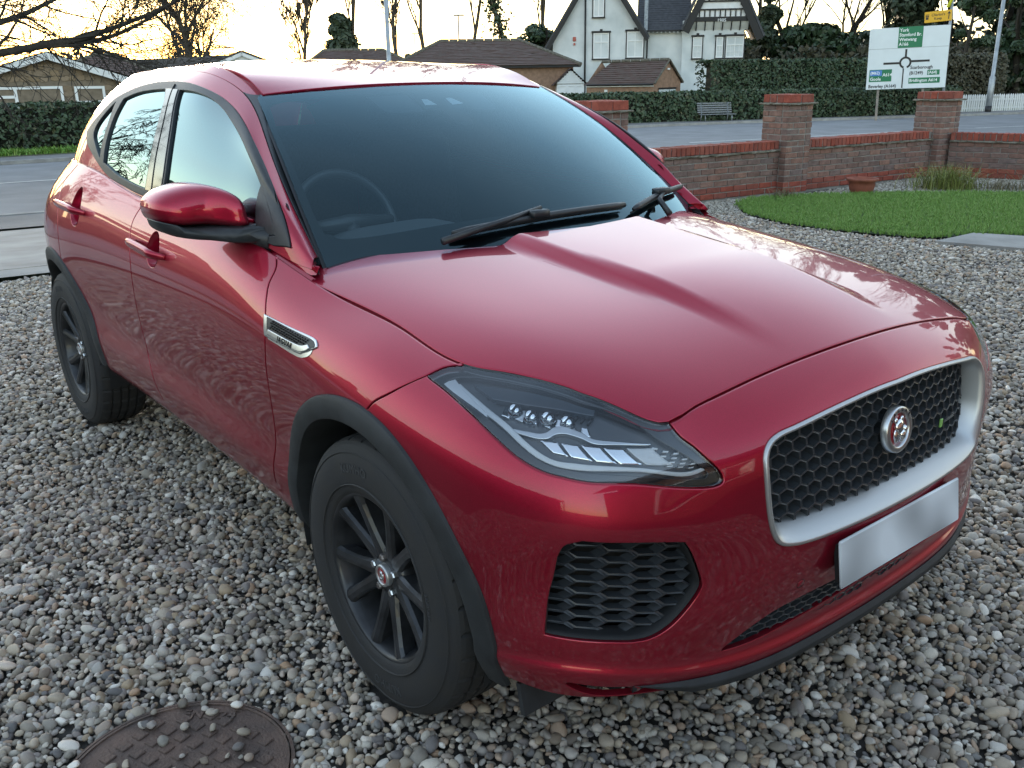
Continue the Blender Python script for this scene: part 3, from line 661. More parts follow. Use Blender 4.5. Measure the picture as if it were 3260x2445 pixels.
# ------------------------------------------------------------ wheel arch cladding (polar chart about the wheel centre)
def clad(c,a0,a1,name):
    aa=np.linspace(a0,a1,56);V=[];F=[];rows=[]
    prof=[(AR+.004,-.004),(AR-.001,.006),(AR-.010,.010),(AI+.012,.010),(AI+.002,.006),(AI,-.004),(AI,-.05),(AI+.004,-.14)]
    for a in aa:
        ca,sa=math.cos(math.radians(a)),math.sin(math.radians(a))
        for r,o in prof:
            x,z=c[0]+r*ca,c[1]+r*sa
            z=max(z,.268); p=inv(x,z); q=ring(p[:1],p[1:])[0];n=jac(ring,p[None])[2][0]
            if o>=-.006: v=q+n*o
            else: v=np.array([x,q[1]-o,z])
            V.append(v)
    m=len(prof)
    F=[(i*m+j,(i+1)*m+j,(i+1)*m+j+1,i*m+j+1) for i in range(len(aa)-1) for j in range(m-1)]
    for s in (1,-1):
        o=meshobj(name,[v*[1,s,1] for v in V],F,M_CLAD,car,True)
        bm=bmesh.new();bm.from_mesh(o.data);bmesh.ops.recalc_face_normals(bm,faces=bm.faces);bm.to_mesh(o.data);bm.free()
        es=o.modifiers.new('s','EDGE_SPLIT');es.split_angle=math.radians(38)
clad(FA,-9,186,'wheel_arch_trim');clad(RA,4,188,'wheel_arch_trim')
# wheel wells and the dark underside
for c in (FA,RA):
    for s in (-1,1):
        w=MB()
        n=30;V=[];F=[]
        for i in range(n+1):
            a=math.radians(-12+204*i/n)
            for y in (.895,.52): V.append((c[0]+(AI+.012)*math.cos(a),s*y,c[1]+(AI+.012)*math.sin(a)))
        F=[(2*i,2*i+2,2*i+3,2*i+1) for i in range(n)]; w.add(V,F)
        w.box((c[0],s*.50,.45),(.9,.03,.75));w.build('wheel_well_liner',M_DARK,car)
u=MB()
u.box((-1.34,0,.32),(1.7,1.62,.10)); u.box((.45,0,.40),(.10,1.10,.16));u.box((-3.05,0,.5),(.5,1.3,.3));u.box((-1.34,0,.45),(3.2,.9,.2))
u.box((.18,0,.70),(.70,.95,.22))
u.build('underbody',M_DARK,car)
# dark liners closing the body behind openings
def shell(name,fn,us,vs,off,m,sgn=1):
    U,Vv=np.meshgrid(us,vs,indexing='ij');L=np.stack([U.ravel(),Vv.ravel()],1);P=fn(L[:,0],L[:,1]);nn=jac(fn,L)[2]*sgn
    P=P-nn*off;a,b=U.shape
    F=[(i*b+j,(i+1)*b+j,(i+1)*b+j+1,i*b+j+1) for i in range(a-1) for j in range(b-1)]
    return meshobj(name,P,F,m,car,True)
shell('bumper_core',front,np.linspace(-1.28,1.28,60),np.linspace(.6,10.8,24),.15,M_DARK,-1)
# door inner panels, hold the light out below the glass
for s in (1,-1):
    U=np.linspace(1.2,3.62,30);P=ring(np.repeat(U,3),np.tile([3.,8.,10.8],30));P[:,1]+=.09;P[:,1]*=s
    meshobj('door_lining',P,[(i*3+j,(i+1)*3+j,(i+1)*3+j+1,i*3+j+1) for i in range(29) for j in range(2)],M_INT,car,True)
# mud flap behind front wheel arch, seen under the bumper corner
for s in (-1,1):
    MB().box((.505,s*.80,.262),(.014,.13,.075),R=Matrix.Rotation(math.radians(-12),3,'Y')).build('mud_flap',M_TRIM,car)
# ------------------------------------------------------------ wheels
R_T=.362
def make_wheel(cx,side,turn=0.):
    hub=empty('wheel'); hub.parent=car; hub.location=(cx,side*.815,.352)
    hub.rotation_euler=(0,0,(math.pi if side>0 else 0))
    # local: outer face towards -y
    N=306
    prof=[(.214,-.093),(.220,-.104),(.232,-.110),(.262,-.1155),(.292,-.1165),(.318,-.113),(.336,-.106),(.345,-.101),(.3525,-.094),(.357,-.085)]
    tread=[(.3605,-.072),(.3615,-.0585),(.3535,-.058),(.3535,-.050),(.362,-.0495),(.3625,-.022),(.3535,-.0215),(.3535,-.0125),(.3625,-.012),(.3625,.012),(.3535,.0125),(.3535,.0215),(.3625,.022),(.362,.0495),(.3535,.05),(.3535,.058),(.3615,.0585),(.3605,.072)]
    back=[(.357,.085),(.345,.101),(.318,.113),(.262,.1155),(.220,.104),(.214,.093)]
    full=prof+tread+back;m=len(full);V=[];F=[]
    for k in range(N):
        sip=(k%9==0)
        for j,(r,h) in enumerate(full):
            tw=abs(h)/.1*.035
            a=2*math.pi*k/N+tw*.9
            if sip and j>=len(prof)-2 and j<len(prof)+len(tread)+1 and r>.356: r=r-.0065
            V.append((r*math.cos(a),h,r*math.sin(a)))
    for k in range(N):
        k2=(k+1)%N
        for j in range(m-1): F.append((k*m+j,k2*m+j,k2*m+j+1,k*m+j+1))
    ty=meshobj('tyre',V,F,M_RUB,hub,True)
    sm_flag=np.ones(len(F),bool);jj=np.arange(len(F))%(m-1);sm_flag[(jj>=len(prof)-3)&(jj<len(prof)+len(tread)+1)]=False;ty.data.polygons.foreach_set('use_smooth',sm_flag)
    # thin raised ribs on the sidewall
    rb=MB()
    for r in (.245,.327):
        v,f=lathe([(r-.002,-.112 if r<.3 else -.1085),(r-.001,-.1165 if r<.3 else -.1125),(r+.001,-.1165 if r<.3 else -.1125),(r+.002,-.112 if r<.3 else -.1075)],96);rb.add(v,f)
    rb.build('sidewall_rib',M_RUB,hub,True)
    def bend(rad,a0,yo):
        return lambda v:( (rad+v[1])*math.cos(a0-v[0]/rad),yo-v[2],(rad+v[1])*math.sin(a0-v[0]/rad))
    for txt,a0,sz in (('KUMHO',100,.034),('KUMHO',280,.034),('225/65R17',10,.014),('SOLUS',190,.020)):
        if txt=='SOLUS':continue
        textobj('sidewall_lettering',txt,sz,M_RUBT,hub,None,.0012,1.05,0,bend(.287 if sz>.02 else .262,math.radians(a0),-.1165))
    # rim barrel
    v,f=lathe([(.226,-.090),(.228,-.099),(.222,-.104),(.213,-.101),(.209,-.092),(.203,-.070),(.196,-.03),(.190,.02),(.198,.07),(.215,.095)],96)
    rim=MB().add(v,f)
    rim.build('rim_barrel',M_RIM,hub,True)
    # spokes : five pairs
    sp=MB()
    for k in range(10):
        a=math.radians(18+36*k+(5 if k%2 else -5)+turn); a1=math.radians(18+36*k+(1.5 if k%2 else -1.5)+turn)
        # stations from hub to rim: radius, half width, y face
        st=[(.050,.024,-.070),(.075,.0215,-.074),(.11,.0175,-.079),(.15,.0165,-.085),(.185,.0175,-.091),(.212,.023,-.096)]
        V=[];F=[]
        for i,(r,wd_,y) in enumerate(st):
            f_=i/(len(st)-1);an=a*(1-f_)+a1*f_
            an=a1+(a-a1)*(1-f_)*1.0
            c_,s_=math.cos(an),math.sin(an);tx,tz=-s_,c_
            for (o,yy) in ((-wd_,y+.010),(-wd_*.72,y+.001),(0,y-.0025),(wd_*.72,y+.001),(wd_,y+.010),(wd_*.8,y+.045),(-wd_*.8,y+.045)):
                V.append((r*c_+tx*o,yy,r*s_+tz*o))
        n=7
        for i in range(len(st)-1):
            for j in range(n): F.append((i*n+j,(i+1)*n+j,(i+1)*n+(j+1)%n,i*n+(j+1)%n))
        V_=V;s_obj=meshobj('spoke',V_,F,M_RIM,hub,False)
        bm=bmesh.new();bm.from_mesh(s_obj.data);bmesh.ops.recalc_face_normals(bm,faces=bm.faces);bm.to_mesh(s_obj.data);bm.free()
        if k==0: s0=s_obj
    v,f=lathe([(.0,-.070),(.055,-.070),(.066,-.066),(.072,-.055),(.072,-.02),(.0,-.02)],48)
    MB().add(v,f).build('hub_plate',M_RIM,hub,True)
    v,f=lathe([(.0,-.0835),(.0215,-.0835),(.022,-.0825)],40);MB().add(v,f).build('hub_cap_centre',M_BADGE,hub,True)
    v,f=lathe([(.0215,-.0825),(.023,-.086),(.0285,-.085),(.030,-.081),(.030,-.065)],40);MB().add(v,f).build('hub_cap_ring',M_SILV,hub,True)
    # small head relief on the cap
    hd=MB();v,f=lathe([(.0,.006),(.007,.005),(.0095,.0)],14,'y');hd.add([(x,-.0835-h*.6,z*1.25) for x,h,z in v],f)
    hd.box((-.006,-.0845,.010),(.004,.003,.006));hd.box((.006,-.0845,.010),(.004,.003,.006));hd.box((0,-.086,-.008),(.008,.004,.006))
    hd.build('hub_cap_relief',M_CHR,hub)
    for k in range(5):
        a=math.radians(72*k+turn+18+18);x,z=.048*math.cos(a),.048*math.sin(a)
        v,f=lathe([(.0,-.083),(.0085,-.0825),(.0105,-.079),(.0105,-.064)],6)
        MB().add([(p[0]+x,p[1],p[2]+z) for p in v],f).build('wheel_nut',M_CHR if k%2==0 else M_DISC,hub)
    v,f=lathe([(.06,-.005),(.155,-.005),(.157,-.001),(.157,.018),(.155,.021),(.06,.021)],64);MB().add(v,f).build('brake_disc',M_DISC,hub)
    MB().box((.135,-.005,.06),(.06,.07,.15),R=Matrix.Rotation(.2,3,'Y')).build('brake_caliper',M_DISC,hub)
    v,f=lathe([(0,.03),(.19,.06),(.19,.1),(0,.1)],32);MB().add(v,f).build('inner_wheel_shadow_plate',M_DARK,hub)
    return hub
make_wheel(0,-1,-14);make_wheel(RA[0],-1,9);make_wheel(0,1,3);make_wheel(RA[0],1,20)
# ------------------------------------------------------------ headlights
def Q(l): return q_(np.array(l))
HL_OUT=LP(Q(HLK['rear']),np.stack([np.linspace(S_END-4.392,S_END-5.016,30),np.full(30,10.995)],1),Q(HLK['inner']),Q(HLK['low']))
def both(name,loops,m,push,k=None,**kw):
    kw={**dict(du=.02,dv=.12,gap=.0003,bev=.0012,depth=.01,flange=0,step=.008),**kw}
    for mi in (False,True): panel(name,front,loops,m,car,out=-1,push=push,mirror=mi,**kw)
both('headlight_bowl',[HL_OUT],M_BOWL,-.030,gap=-.004,depth=.004)
both('headlight_lens',[HL_OUT],M_LENS,-.0015,gap=.0015,bev=.003,depth=.02)
# smoked border
inn_l=LP(Q([(4.385,10.62),(4.40,10.80),(4.44,10.90)]),Q([(4.44,10.90),(4.6,10.92),(4.8,10.92),(4.93,10.93),(4.985,10.75),(5.04,10.33),(5.078,9.75),(5.075,9.52)]),Q([(5.075,9.52),(4.95,9.80),(4.80,9.66),(4.74,9.63),(4.68,9.80),(4.61,10.07),(4.52,10.34),(4.385,10.62)]))
both('headlight_border',[HL_OUT,inn_l],M_SMOKE,-.010,gap=.001)
drl=LP(Q([(4.418,10.74),(4.530,10.46),(4.614,10.235),(4.676,9.985),(4.718,9.83),(4.757,9.775),(4.81,9.86),(4.942,10.05),(5.034,9.86),(5.070,9.90)]),Q([(5.070,9.90),(5.082,9.80)]),Q([(5.082,9.80),(5.036,9.70),(4.942,9.93),(4.81,9.70),(4.755,9.64),(4.71,9.70),(4.668,9.86),(4.606,10.13),(4.522,10.375),(4.407,10.67)]),Q([(4.407,10.67),(4.418,10.74)]))
both('daytime_light_strip',[drl],M_AMB,-.013,bev=.003,gap=0)
both('side_marker',[LP(Q([(4.372,10.60),(4.398,10.78)]),Q([(4.398,10.78),(4.47,10.56),(4.548,10.33)]),Q([(4.548,10.33),(4.552,10.17)]),Q([(4.552,10.17),(4.506,10.215)]),Q([(4.506,10.215),(4.44,10.40),(4.372,10.60)]))],M_AMB,-.012,bev=.002)
both('divider_strip',[LP(Q([(4.63,10.20),(4.69,10.25),(4.716,10.33),(4.734,10.47),(4.767,10.53),(4.811,10.54),(4.847,10.50),(4.914,10.59),(4.972,10.67)]),Q([(4.972,10.67),(4.974,10.63)]),Q([(4.974,10.63),(4.914,10.53),(4.850,10.41),(4.811,10.43),(4.767,10.41),(4.742,10.34),(4.722,10.20),(4.69,10.13),(4.63,10.12)]),Q([(4.63,10.12),(4.63,10.20)]))],M_CHR,-.016,bev=.002)
ce=[(4.700,10.13),(4.754,10.22),(4.808,10.31),(4.865,10.40),(4.918,10.49),(4.978,10.59)];cb=[(4.742,9.93),(4.785,9.97),(4.846,10.03),(4.900,10.10),(4.955,10.16),(5.018,10.14)]
for k in range(5):
    a,b,c_,d_=np.array(ce[k]),np.array(ce[k+1]),np.array(cb[k+1]),np.array(cb[k]);g=.05
    qd=[a+(b-a)*g,a+(b-a)*(1-g),d_+(c_-d_)*(1-g),d_+(c_-d_)*g]
    both('reflector_cell',[Q(qd)],M_CHROME if k!=4 else M_AMB,-.018-.002*(k%2),bev=.004,du=.01,dv=.06,depth=.02)
for k,(s,t) in enumerate([(4.612,10.53),(4.665,10.50),(4.713,10.56),(4.773,10.60)]):
    for mi in (1,-1):
        p=ring([s],[t])[0];n=jac(ring,np.array([[s,t]]))[2][0];p=(p-n*.022)*[1,mi,1]
        v,f=lathe([(0,.012),(.008,.0115),(.014,.006),(.017,0),(.019,.001),(.020,-.01)],20,'x')
        MB().add([(p[0]+x,p[1]+y*.8,p[2]+z) for x,y,z in v],f).build('projector_lens',M_CHROME,car,True)
for k in range(7):
    s0=4.575+.040*k;t0=10.40+.018*k
    both('reflector_fin',[Q([(s0,t0),(s0+.026,t0-.01+.02*(k>3)),(s0+.018,t0+.22-.012*k),(s0-.004,t0+.20-.012*k)])],M_CHROME if k%2==0 else M_CHR,-.019-.003*(k%2),du=.012,dv=.08,bev=.003,depth=.015)
both('lamp_sky_tint',[LP(Q([(4.45,10.78),(4.537,10.84),(4.68,10.87),(4.856,10.90)]),Q([(4.856,10.90),(4.85,10.82)]),Q([(4.85,10.82),(4.74,10.74),(4.63,10.66),(4.53,10.62)]),Q([(4.53,10.62),(4.45,10.78)]))],mat('lamp painted sky reflection',(.06,.075,.09),.25,coat=.6),-.012,bev=.002)  # grey blue upper panel: the sky's reflection put into its colour
# ribbed upper inner panel
for k in range(16):
    s0=4.50+.022*k;t0=10.70+.004*k
    both('light_rib',[Q([(s0,t0-.03),(s0+.006,t0-.03),(s0+.022,t0+.16-.006*k),(s0+.016,t0+.16-.006*k)])],M_SMOKE,-.020,du=.01,dv=.08,bev=.0005)
gr_=[]
for a in range(5):
    for b in range(4):
        s0=4.955+.022*a+.006*b;t0=10.22-.085*a*.55+.11*b-.02*a
        if t0<9.9+.0*a: continue
        gr_.append((s0,t0))
for s0,t0 in gr_: both('marker_bead',[Q([(s0,t0),(s0+.012,t0-.01),(s0+.014,t0+.04),(s0+.002,t0+.05)])],M_AMB,-.017,du=.01,dv=.06,bev=.001)
# ------------------------------------------------------------ grilles
def hexmesh(name,poly,xf,pw,ph,wall,depth,m,flat=False,label=None,slant=0.,grow=.012):
    """honeycomb plate: poly in (y,z), xf(y,z) front face x ; pointy-top cells unless flat"""
    P=np.array(poly);lo,hi=P.min(0)-.04,P.max(0)+.04;V=[];F=[]
    if flat:
        cor=[(-.33,.5),(.33,.5),(.62,0),(.33,-.5),(-.33,-.5),(-.62,0)]; cor=[(a*pw*1.06,b*ph) for a,b in cor]
    else:
        cor=[(0,.66),(.5,.34),(.5,-.34),(0,-.66),(-.5,-.34),(-.5,.34)]; cor=[(a*pw,b*ph) for a,b in cor]
    cy=.5*(lo[0]+hi[0]);ny=int((hi[0]-lo[0])/pw)+3;nz=int((hi[1]-lo[1])/ph)+3
    C=[]
    for i in range(-ny//2-1,ny//2+2):
        for j in range(nz):
            if flat: y=cy+i*pw;z=lo[1]+j*ph+(ph/2 if i%2 else 0)
            else: y=cy+i*pw+(pw/2 if j%2 else 0);z=lo[1]+j*ph
            C.append((y,z))
    C=np.array(C);ok=inside(C,P)
    # grow: accept cells whose nudged centre is inside
    for d in ((grow,0),(-grow,0),(0,grow),(0,-grow)): ok|=inside(C+np.array(d),P)
    C=C[ok]
    for (y,z) in C:
        b=len(V);k=1-wall
        for (a,c_) in cor: V.append((xf(y+a,z+c_),y+a,z+c_))
        for (a,c_) in cor: V.append((xf(y+a,z+c_)+.0012,y+a*k,z+c_*k))
        for (a,c_) in cor: V.append((xf(y+a,z+c_)-depth,y+a*k*.93,z+c_*k*.93+slant))
        for q in range(6):
            r=(q+1)%6;F+=[(b+q,b+r,b+6+r,b+6+q),(b+6+q,b+6+r,b+12+r,b+12+q)]
    return meshobj(name,V,F,m,car)
def xgrille(rec):
    yy=np.linspace(-.56,.56,57);zz=np.linspace(.34,.90,57);T=np.array([[0.]*57]*57)
    def f(y,z):
        return np.interp(abs(y),_gy,_gx)-rec-.0*z
    return f
_gy=np.linspace(0,.95,40);_gx=np.array([ring([invS],[6.])[0][0] for invS in np.interp(_gy,-front(np.linspace(0,1.4,200),np.full(200,6.))[:,1],S_END-np.linspace(0,1.4,200))])
gy=front(grille_loop[:,0],grille_loop[:,1])[:,1:]
def xg(y,z): return float(np.interp(abs(y),_gy,_gx))-.040-.13*max(0,z-.62)
gm=hexmesh('grille_mesh',gy,xg,.0415,.0268,.16,.03,M_MESH,slant=.004)
# silver surround: rolled ring from the bumper edge to the recessed mesh
def ringframe(name,loop,rows,m,sm_=True):
    L=resample(front,loop,.012);n=len(L);P=front(L[:,0],L[:,1]);nn=-jac(front,L)[2]
    c=P.mean(0);T=np.roll(P,-1,0)-np.roll(P,1,0);T/=np.linalg.norm(T,axis=1)[:,None]
    inw=np.cross(nn,T); s=np.sign(((c-P)*inw).sum(1).mean());inw*=s
    V=[];F=[];m_=len(rows)
    for i in range(n):
        for (a,b) in rows:
            aa=a(P[i]) if callable(a) else a
            bb=b(P[i]) if callable(b) else b
            V.append(P[i]+inw[i]*aa+nn[i]*bb*np.array([1,.6,.3]))
    for i in range(n):
        j=(i+1)%n
        for k in range(m_-1): F.append((i*m_+k,j*m_+k,j*m_+k+1,i*m_+k+1))
    o=meshobj(name,V,F,m,car,sm_)
    bm=bmesh.new();bm.from_mesh(o.data);bmesh.ops.recalc_face_normals(bm,faces=bm.faces);bm.to_mesh(o.data);bm.free();return o
lowb=lambda p: sm(.70,.60,p[2]) if False else float(sm(0,1,(.72-p[2])/.12))
ringframe('grille_frame',grille_loop,[(-.001,-.012),(-.001,.003),(.003,.006),(.008,.004),(lambda p:.011+.008*lowb(p),lambda p:-.012),(lambda p:.014+.020*lowb(p),-.036),(lambda p:.016+.024*lowb(p),-.060)],M_SILV)
fy=front(fog[:,0],fog[:,1]);fyz=fy[:,1:]
def xfog(y,z): return float(np.interp(abs(y),_gy,_gx))-.036-.1*max(0,abs(y)-.62)*1.0
hexmesh('fog_grille_mesh',fyz,xfog,.0515,.0272,.20,.022,M_MESH,True,slant=.002)
hexmesh('fog_grille_mesh',fyz*[-1,1],xfog,.0515,.0272,.20,.022,M_MESH,True,slant=.002)
for s in (1,-1):
    ringframe('fog_recess',fog*[s,1],[(-.001,-.010),(.001,-.010),(.003,-.030),(.005,-.06)],M_DARK)
ll=front(lower_loop[:,0],lower_loop[:,1])[:,1:]
def xlow(y,z): return float(np.interp(abs(y),_gy,_gx))-.054
hexmesh('lower_grille_mesh',ll,xlow,.036,.0140,.18,.018,M_MESH,slant=.003,grow=.02)
for s in (1,-1):
    L=LPC(slit)*[s,1];P=front(L[:,0],L[:,1])-(-jac(front,L)[2])*.02
    meshobj('slit_back',P,[tuple(range(len(P)))],M_DARK,car)
for s in (1,-1):   # parking sensors
    for (y,z) in ((.335,.485),(.70,.315)):
        q=invy(y,z);p=front(q[:1],q[1:])[0];n=-jac(front,q[None])[2][0];p=p*[1,s,1] if s<0 else p;n=n*[1,s,1] if s<0 else n
        R_=Vector(n).to_track_quat('X','Z').to_matrix()
        v,f=lathe([(0,.0012),(.0095,.001),(.0105,-.002)],24,'x');MB().add([tuple(Vector(p)+R_@Vector(a)) for a in v],f).build('parking_sensor',PAINT,car,True)
        v,f=lathe([(.0103,.0004),(.0118,.0004)],24,'x');MB().add([tuple(Vector(p)+R_@Vector(a)) for a in v],f).build('sensor_gap',M_DARK,car,True)
# badge
bx=xg(0,.758)+.026;BT=Matrix.Translation((bx,0,.758))@Matrix.Rotation(math.radians(-7),4,'Y')
def bt(V): return [tuple(BT@Vector(v)) for v in V]
bo=.0545
v,f=lathe([(.0,-.002),(.040,-.002),(.0405,-.004)],56,'x');MB().add(bt(v),f).build('badge_field',M_BADGE,car,True)
v,f=lathe([(.039,-.003),(.040,.004),(.042,.0055),(.052,.0055),(.0545,.003),(.0555,-.012)],64,'x');ringb=MB().add(bt(v),f).build('badge_ring',M_CHR,car,True)
def arctext(txt,rad,a_mid,step,size,m,name,yo):
    n=len(txt)
    for i,ch in enumerate(txt):
        a=a_mid-(i-(n-1)/2)*step
        V,F=textmesh(ch,size,.0004,1,0.0002)
        c_,s_=math.cos(a),math.sin(a)
        # viewed from +x the car's left (+y) is to the right
        W=[]
        for x,y,z in V:
            yy=rad*c_+x*s_+y*c_; zz=rad*s_-x*c_+y*s_
            W.append((yo+z,yy,zz))
        meshobj(name,bt(W),F,m,ringb)
arctext('JAGUAR',.0465,math.pi/2+.0,.36,.0105,M_BLK,'badge_letter',.0060)
# head relief: skull, brow, muzzle, ears, jaw as one shaped lump
hv,hf=[],[]
def blob(c,r,n=10):
    V=[];F=[]
    for i in range(n+1):
        th=math.pi*i/n
        for k in range(12):
            a=2*math.pi*k/12;V.append((c[0]+r[0]*math.cos(th) if False else c[0]+r[0]*math.sin(th)*abs(math.cos(a))**1 *0+ r[0]*math.sin(th)*math.sin(a)*.5+r[0]*.2,c[1]+r[1]*math.sin(th)*math.cos(a),c[2]+r[2]*math.cos(th)))
    for i in range(n):
        for k in range(12): F.append((i*12+k,i*12+(k+1)%12,(i+1)*12+(k+1)%12,(i+1)*12+k))
    return V,F
hb=MB()
for c,r in (((0,0,.006),(.016,.018,.019)),((.002,.006,-.012),(.018,.011,.014)),((0,.008,-.024),(.012,.009,.007)),((0,-.014,.023),(.010,.006,.008)),((0,.012,.024),(.010,.006,.007)),((.004,.013,.0),(.016,.006,.010)),((0,-.012,-.012),(.010,.010,.018))):
    v,f=blob(c,r);hb.add(bt(v),f)
hb.build('badge_head_relief',M_CHROME,car,True)
# small trim script on the mesh
px_=xg(.27,.70)+.006
MB().box((px_,.262,.70),(.004,.012,.022),bev=.001).build('trim_mark',mat('trim mark green',(.25,.5,.12),.3,coat=.5),car)
V_,F_=textmesh('R-DYNAMIC',.011,.0006,1.1,.0002)
meshobj('trim_script',[(xg(.27+v[0]+.035,.70)+.006+v[2],.27+v[0]+.042,.70+v[1]) for v in V_],F_,M_CHR,car)
# number plate and its bracket
pm=MB();pm.box((0,0,0),(.006,.520,.111),bev=.004);pl=pm.build('number_plate',M_PLATE,car);pl.location=(.862,0,.5195);pl.rotation_euler=(0,math.radians(-8),0)
bk=MB();bk.box((-.012,0,-.004),(.02,.49,.090));b_=bk.build('plate_bracket',M_DARK,car);b_.location=pl.location;b_.rotation_euler=pl.rotation_euler
# ------------------------------------------------------------ side vent
vent=LP([(3.630,9.772),(3.649,9.099)],[(3.649,9.099),(3.654,9.03)],[(3.654,9.03),(3.841,9.208),(3.877,9.351),(3.919,9.668)],[(3.919,9.668),(3.933,9.80),(3.930,9.90),(3.918,9.985)],[(3.918,9.985),(3.883,9.99),(3.764,9.877),(3.630,9.772)])
cen_=vent.mean(0)
def shr(L,k,o=(0,0)): return (L-cen_)*np.array(k)+cen_+np.array(o)
P_('side_vent',[vent],m=M_CHR,push=.0035,du=.015,dv=.1,bev=.004,gap=0,step=.006,depth=.006)
vi=shr(vent,(.90,.80))
P_('vent_recess',[vi],m=M_TRIM,push=.0045,du=.015,dv=.1,bev=.001,gap=0,step=.006,depth=.003)
lowbar=LP([(3.672,9.19),(3.835,9.28),(3.885,9.44),(3.908,9.66)],[(3.908,9.66),(3.893,9.72)],[(3.893,9.72),(3.86,9.55),(3.80,9.46),(3.676,9.37)],[(3.676,9.37),(3.672,9.19)])
P_('vent_bar',[lowbar],m=M_CHR,push=.0075,du=.012,dv=.08,bev=.002,gap=0,step=.006,depth=.004)
dots=MB()
for i in range(15):
    for j in range(5):
        s=3.688+.0135*i+(.0067 if j%2 else 0);t=9.47+.085*j+.022*i*.42*.9
        if not inside(np.array([[s,t]]),shr(vi,(.93,.86)))[0] or t<np.interp(s,[3.67,3.80,3.86,3.9],[9.41,9.50,9.59,9.76]): continue
        p=ring([s],[t])[0];n=jac(ring,np.array([[s,t]]))[2][0]
        c=Vector(p+n*.006);dots.box(tuple(c),(.0085,.003,.0042))
d_=dots.build('vent_mesh',M_BLK,car); 
dm=copytree(d_,car);dm.scale=(1,-1,1)
for mi in (1,-1):
    V_,F_=textmesh('JAGUAR',.020,.0004,1.35,.0003)
    W=[]
    for x,y,z in V_:
        s=3.782+x*mi*.92;t=9.315+.9*((x*mi)*.95+.0)*1.0+y*13.5+.0
        p=ring([s],[t])[0];n=jac(ring,np.array([[s,t]]))[2][0];W.append((p+n*(.0086+z))*[1,mi,1])
    meshobj('vent_lettering',W,F_,M_BLK,car)
# ------------------------------------------------------------ door handles
def handle(s0,s1,t0,t1):
    P=[];n=14
    for mi in (1,-1):
        mb=MB();V=[];F=[];k=10
        for i in range(n+1):
            f=i/n;s=s0+(s1-s0)*f;t=t0+(t1-t0)*f
            p=ring([s],[t])[0];nn=jac(ring,np.array([[s,t]]))[2][0]
            lift=.040*(min(1,f/.14)*min(1,(1-f)/.12))**.6
            hw=.0185*(1-.5*abs(2*f-1)**4);th=.0135*(1-.35*abs(2*f-1)**6)
            for q in range(k):
                a=2*math.pi*q/k;V.append((p+nn*(lift-.002+th*math.cos(a))+np.array([0,0,1])*hw*math.sin(a))*[1,mi,1])
        for i in range(n):
            for q in range(k): F.append((i*k+q,i*k+(q+1)%k,(i+1)*k+(q+1)%k,(i+1)*k+q))
        F.append(tuple(range(k)));F.append(tuple(n*k+q for q in range(k)))
        mb.add(V,F);mb.build('door_handle',PAINT,car,True)
        cu=cup_loop(s0,s1,t0,t1);r0=ring(cu[:,0],cu[:,1]);cc=r0.mean(0);nn=jac(ring,np.array([[(s0+s1)/2+.025,(t0+t1)/2]]))[2][0]
        rows=[r0-nn*.0004,r0*.97+cc*.03-nn*.007,r0*.82+cc*.18-nn*.020,r0*.45+cc*.55-nn*.031]
        V=np.concatenate(rows+[[cc-nn*.034]])*[1,mi,1];q=len(cu);F=[(j*q+i,j*q+(i+1)%q,(j+1)*q+(i+1)%q,(j+1)*q+i) for j in range(3) for i in range(q)]+[(3*q+i,3*q+(i+1)%q,4*q) for i in range(q)]
        o=meshobj('handle_cup',V,F,PAINT,car,True)
        bm=bmesh.new();bm.from_mesh(o.data);bmesh.ops.recalc_face_normals(bm,faces=bm.faces);bm.to_mesh(o.data);bm.free()
for h_ in HND: handle(*h_)
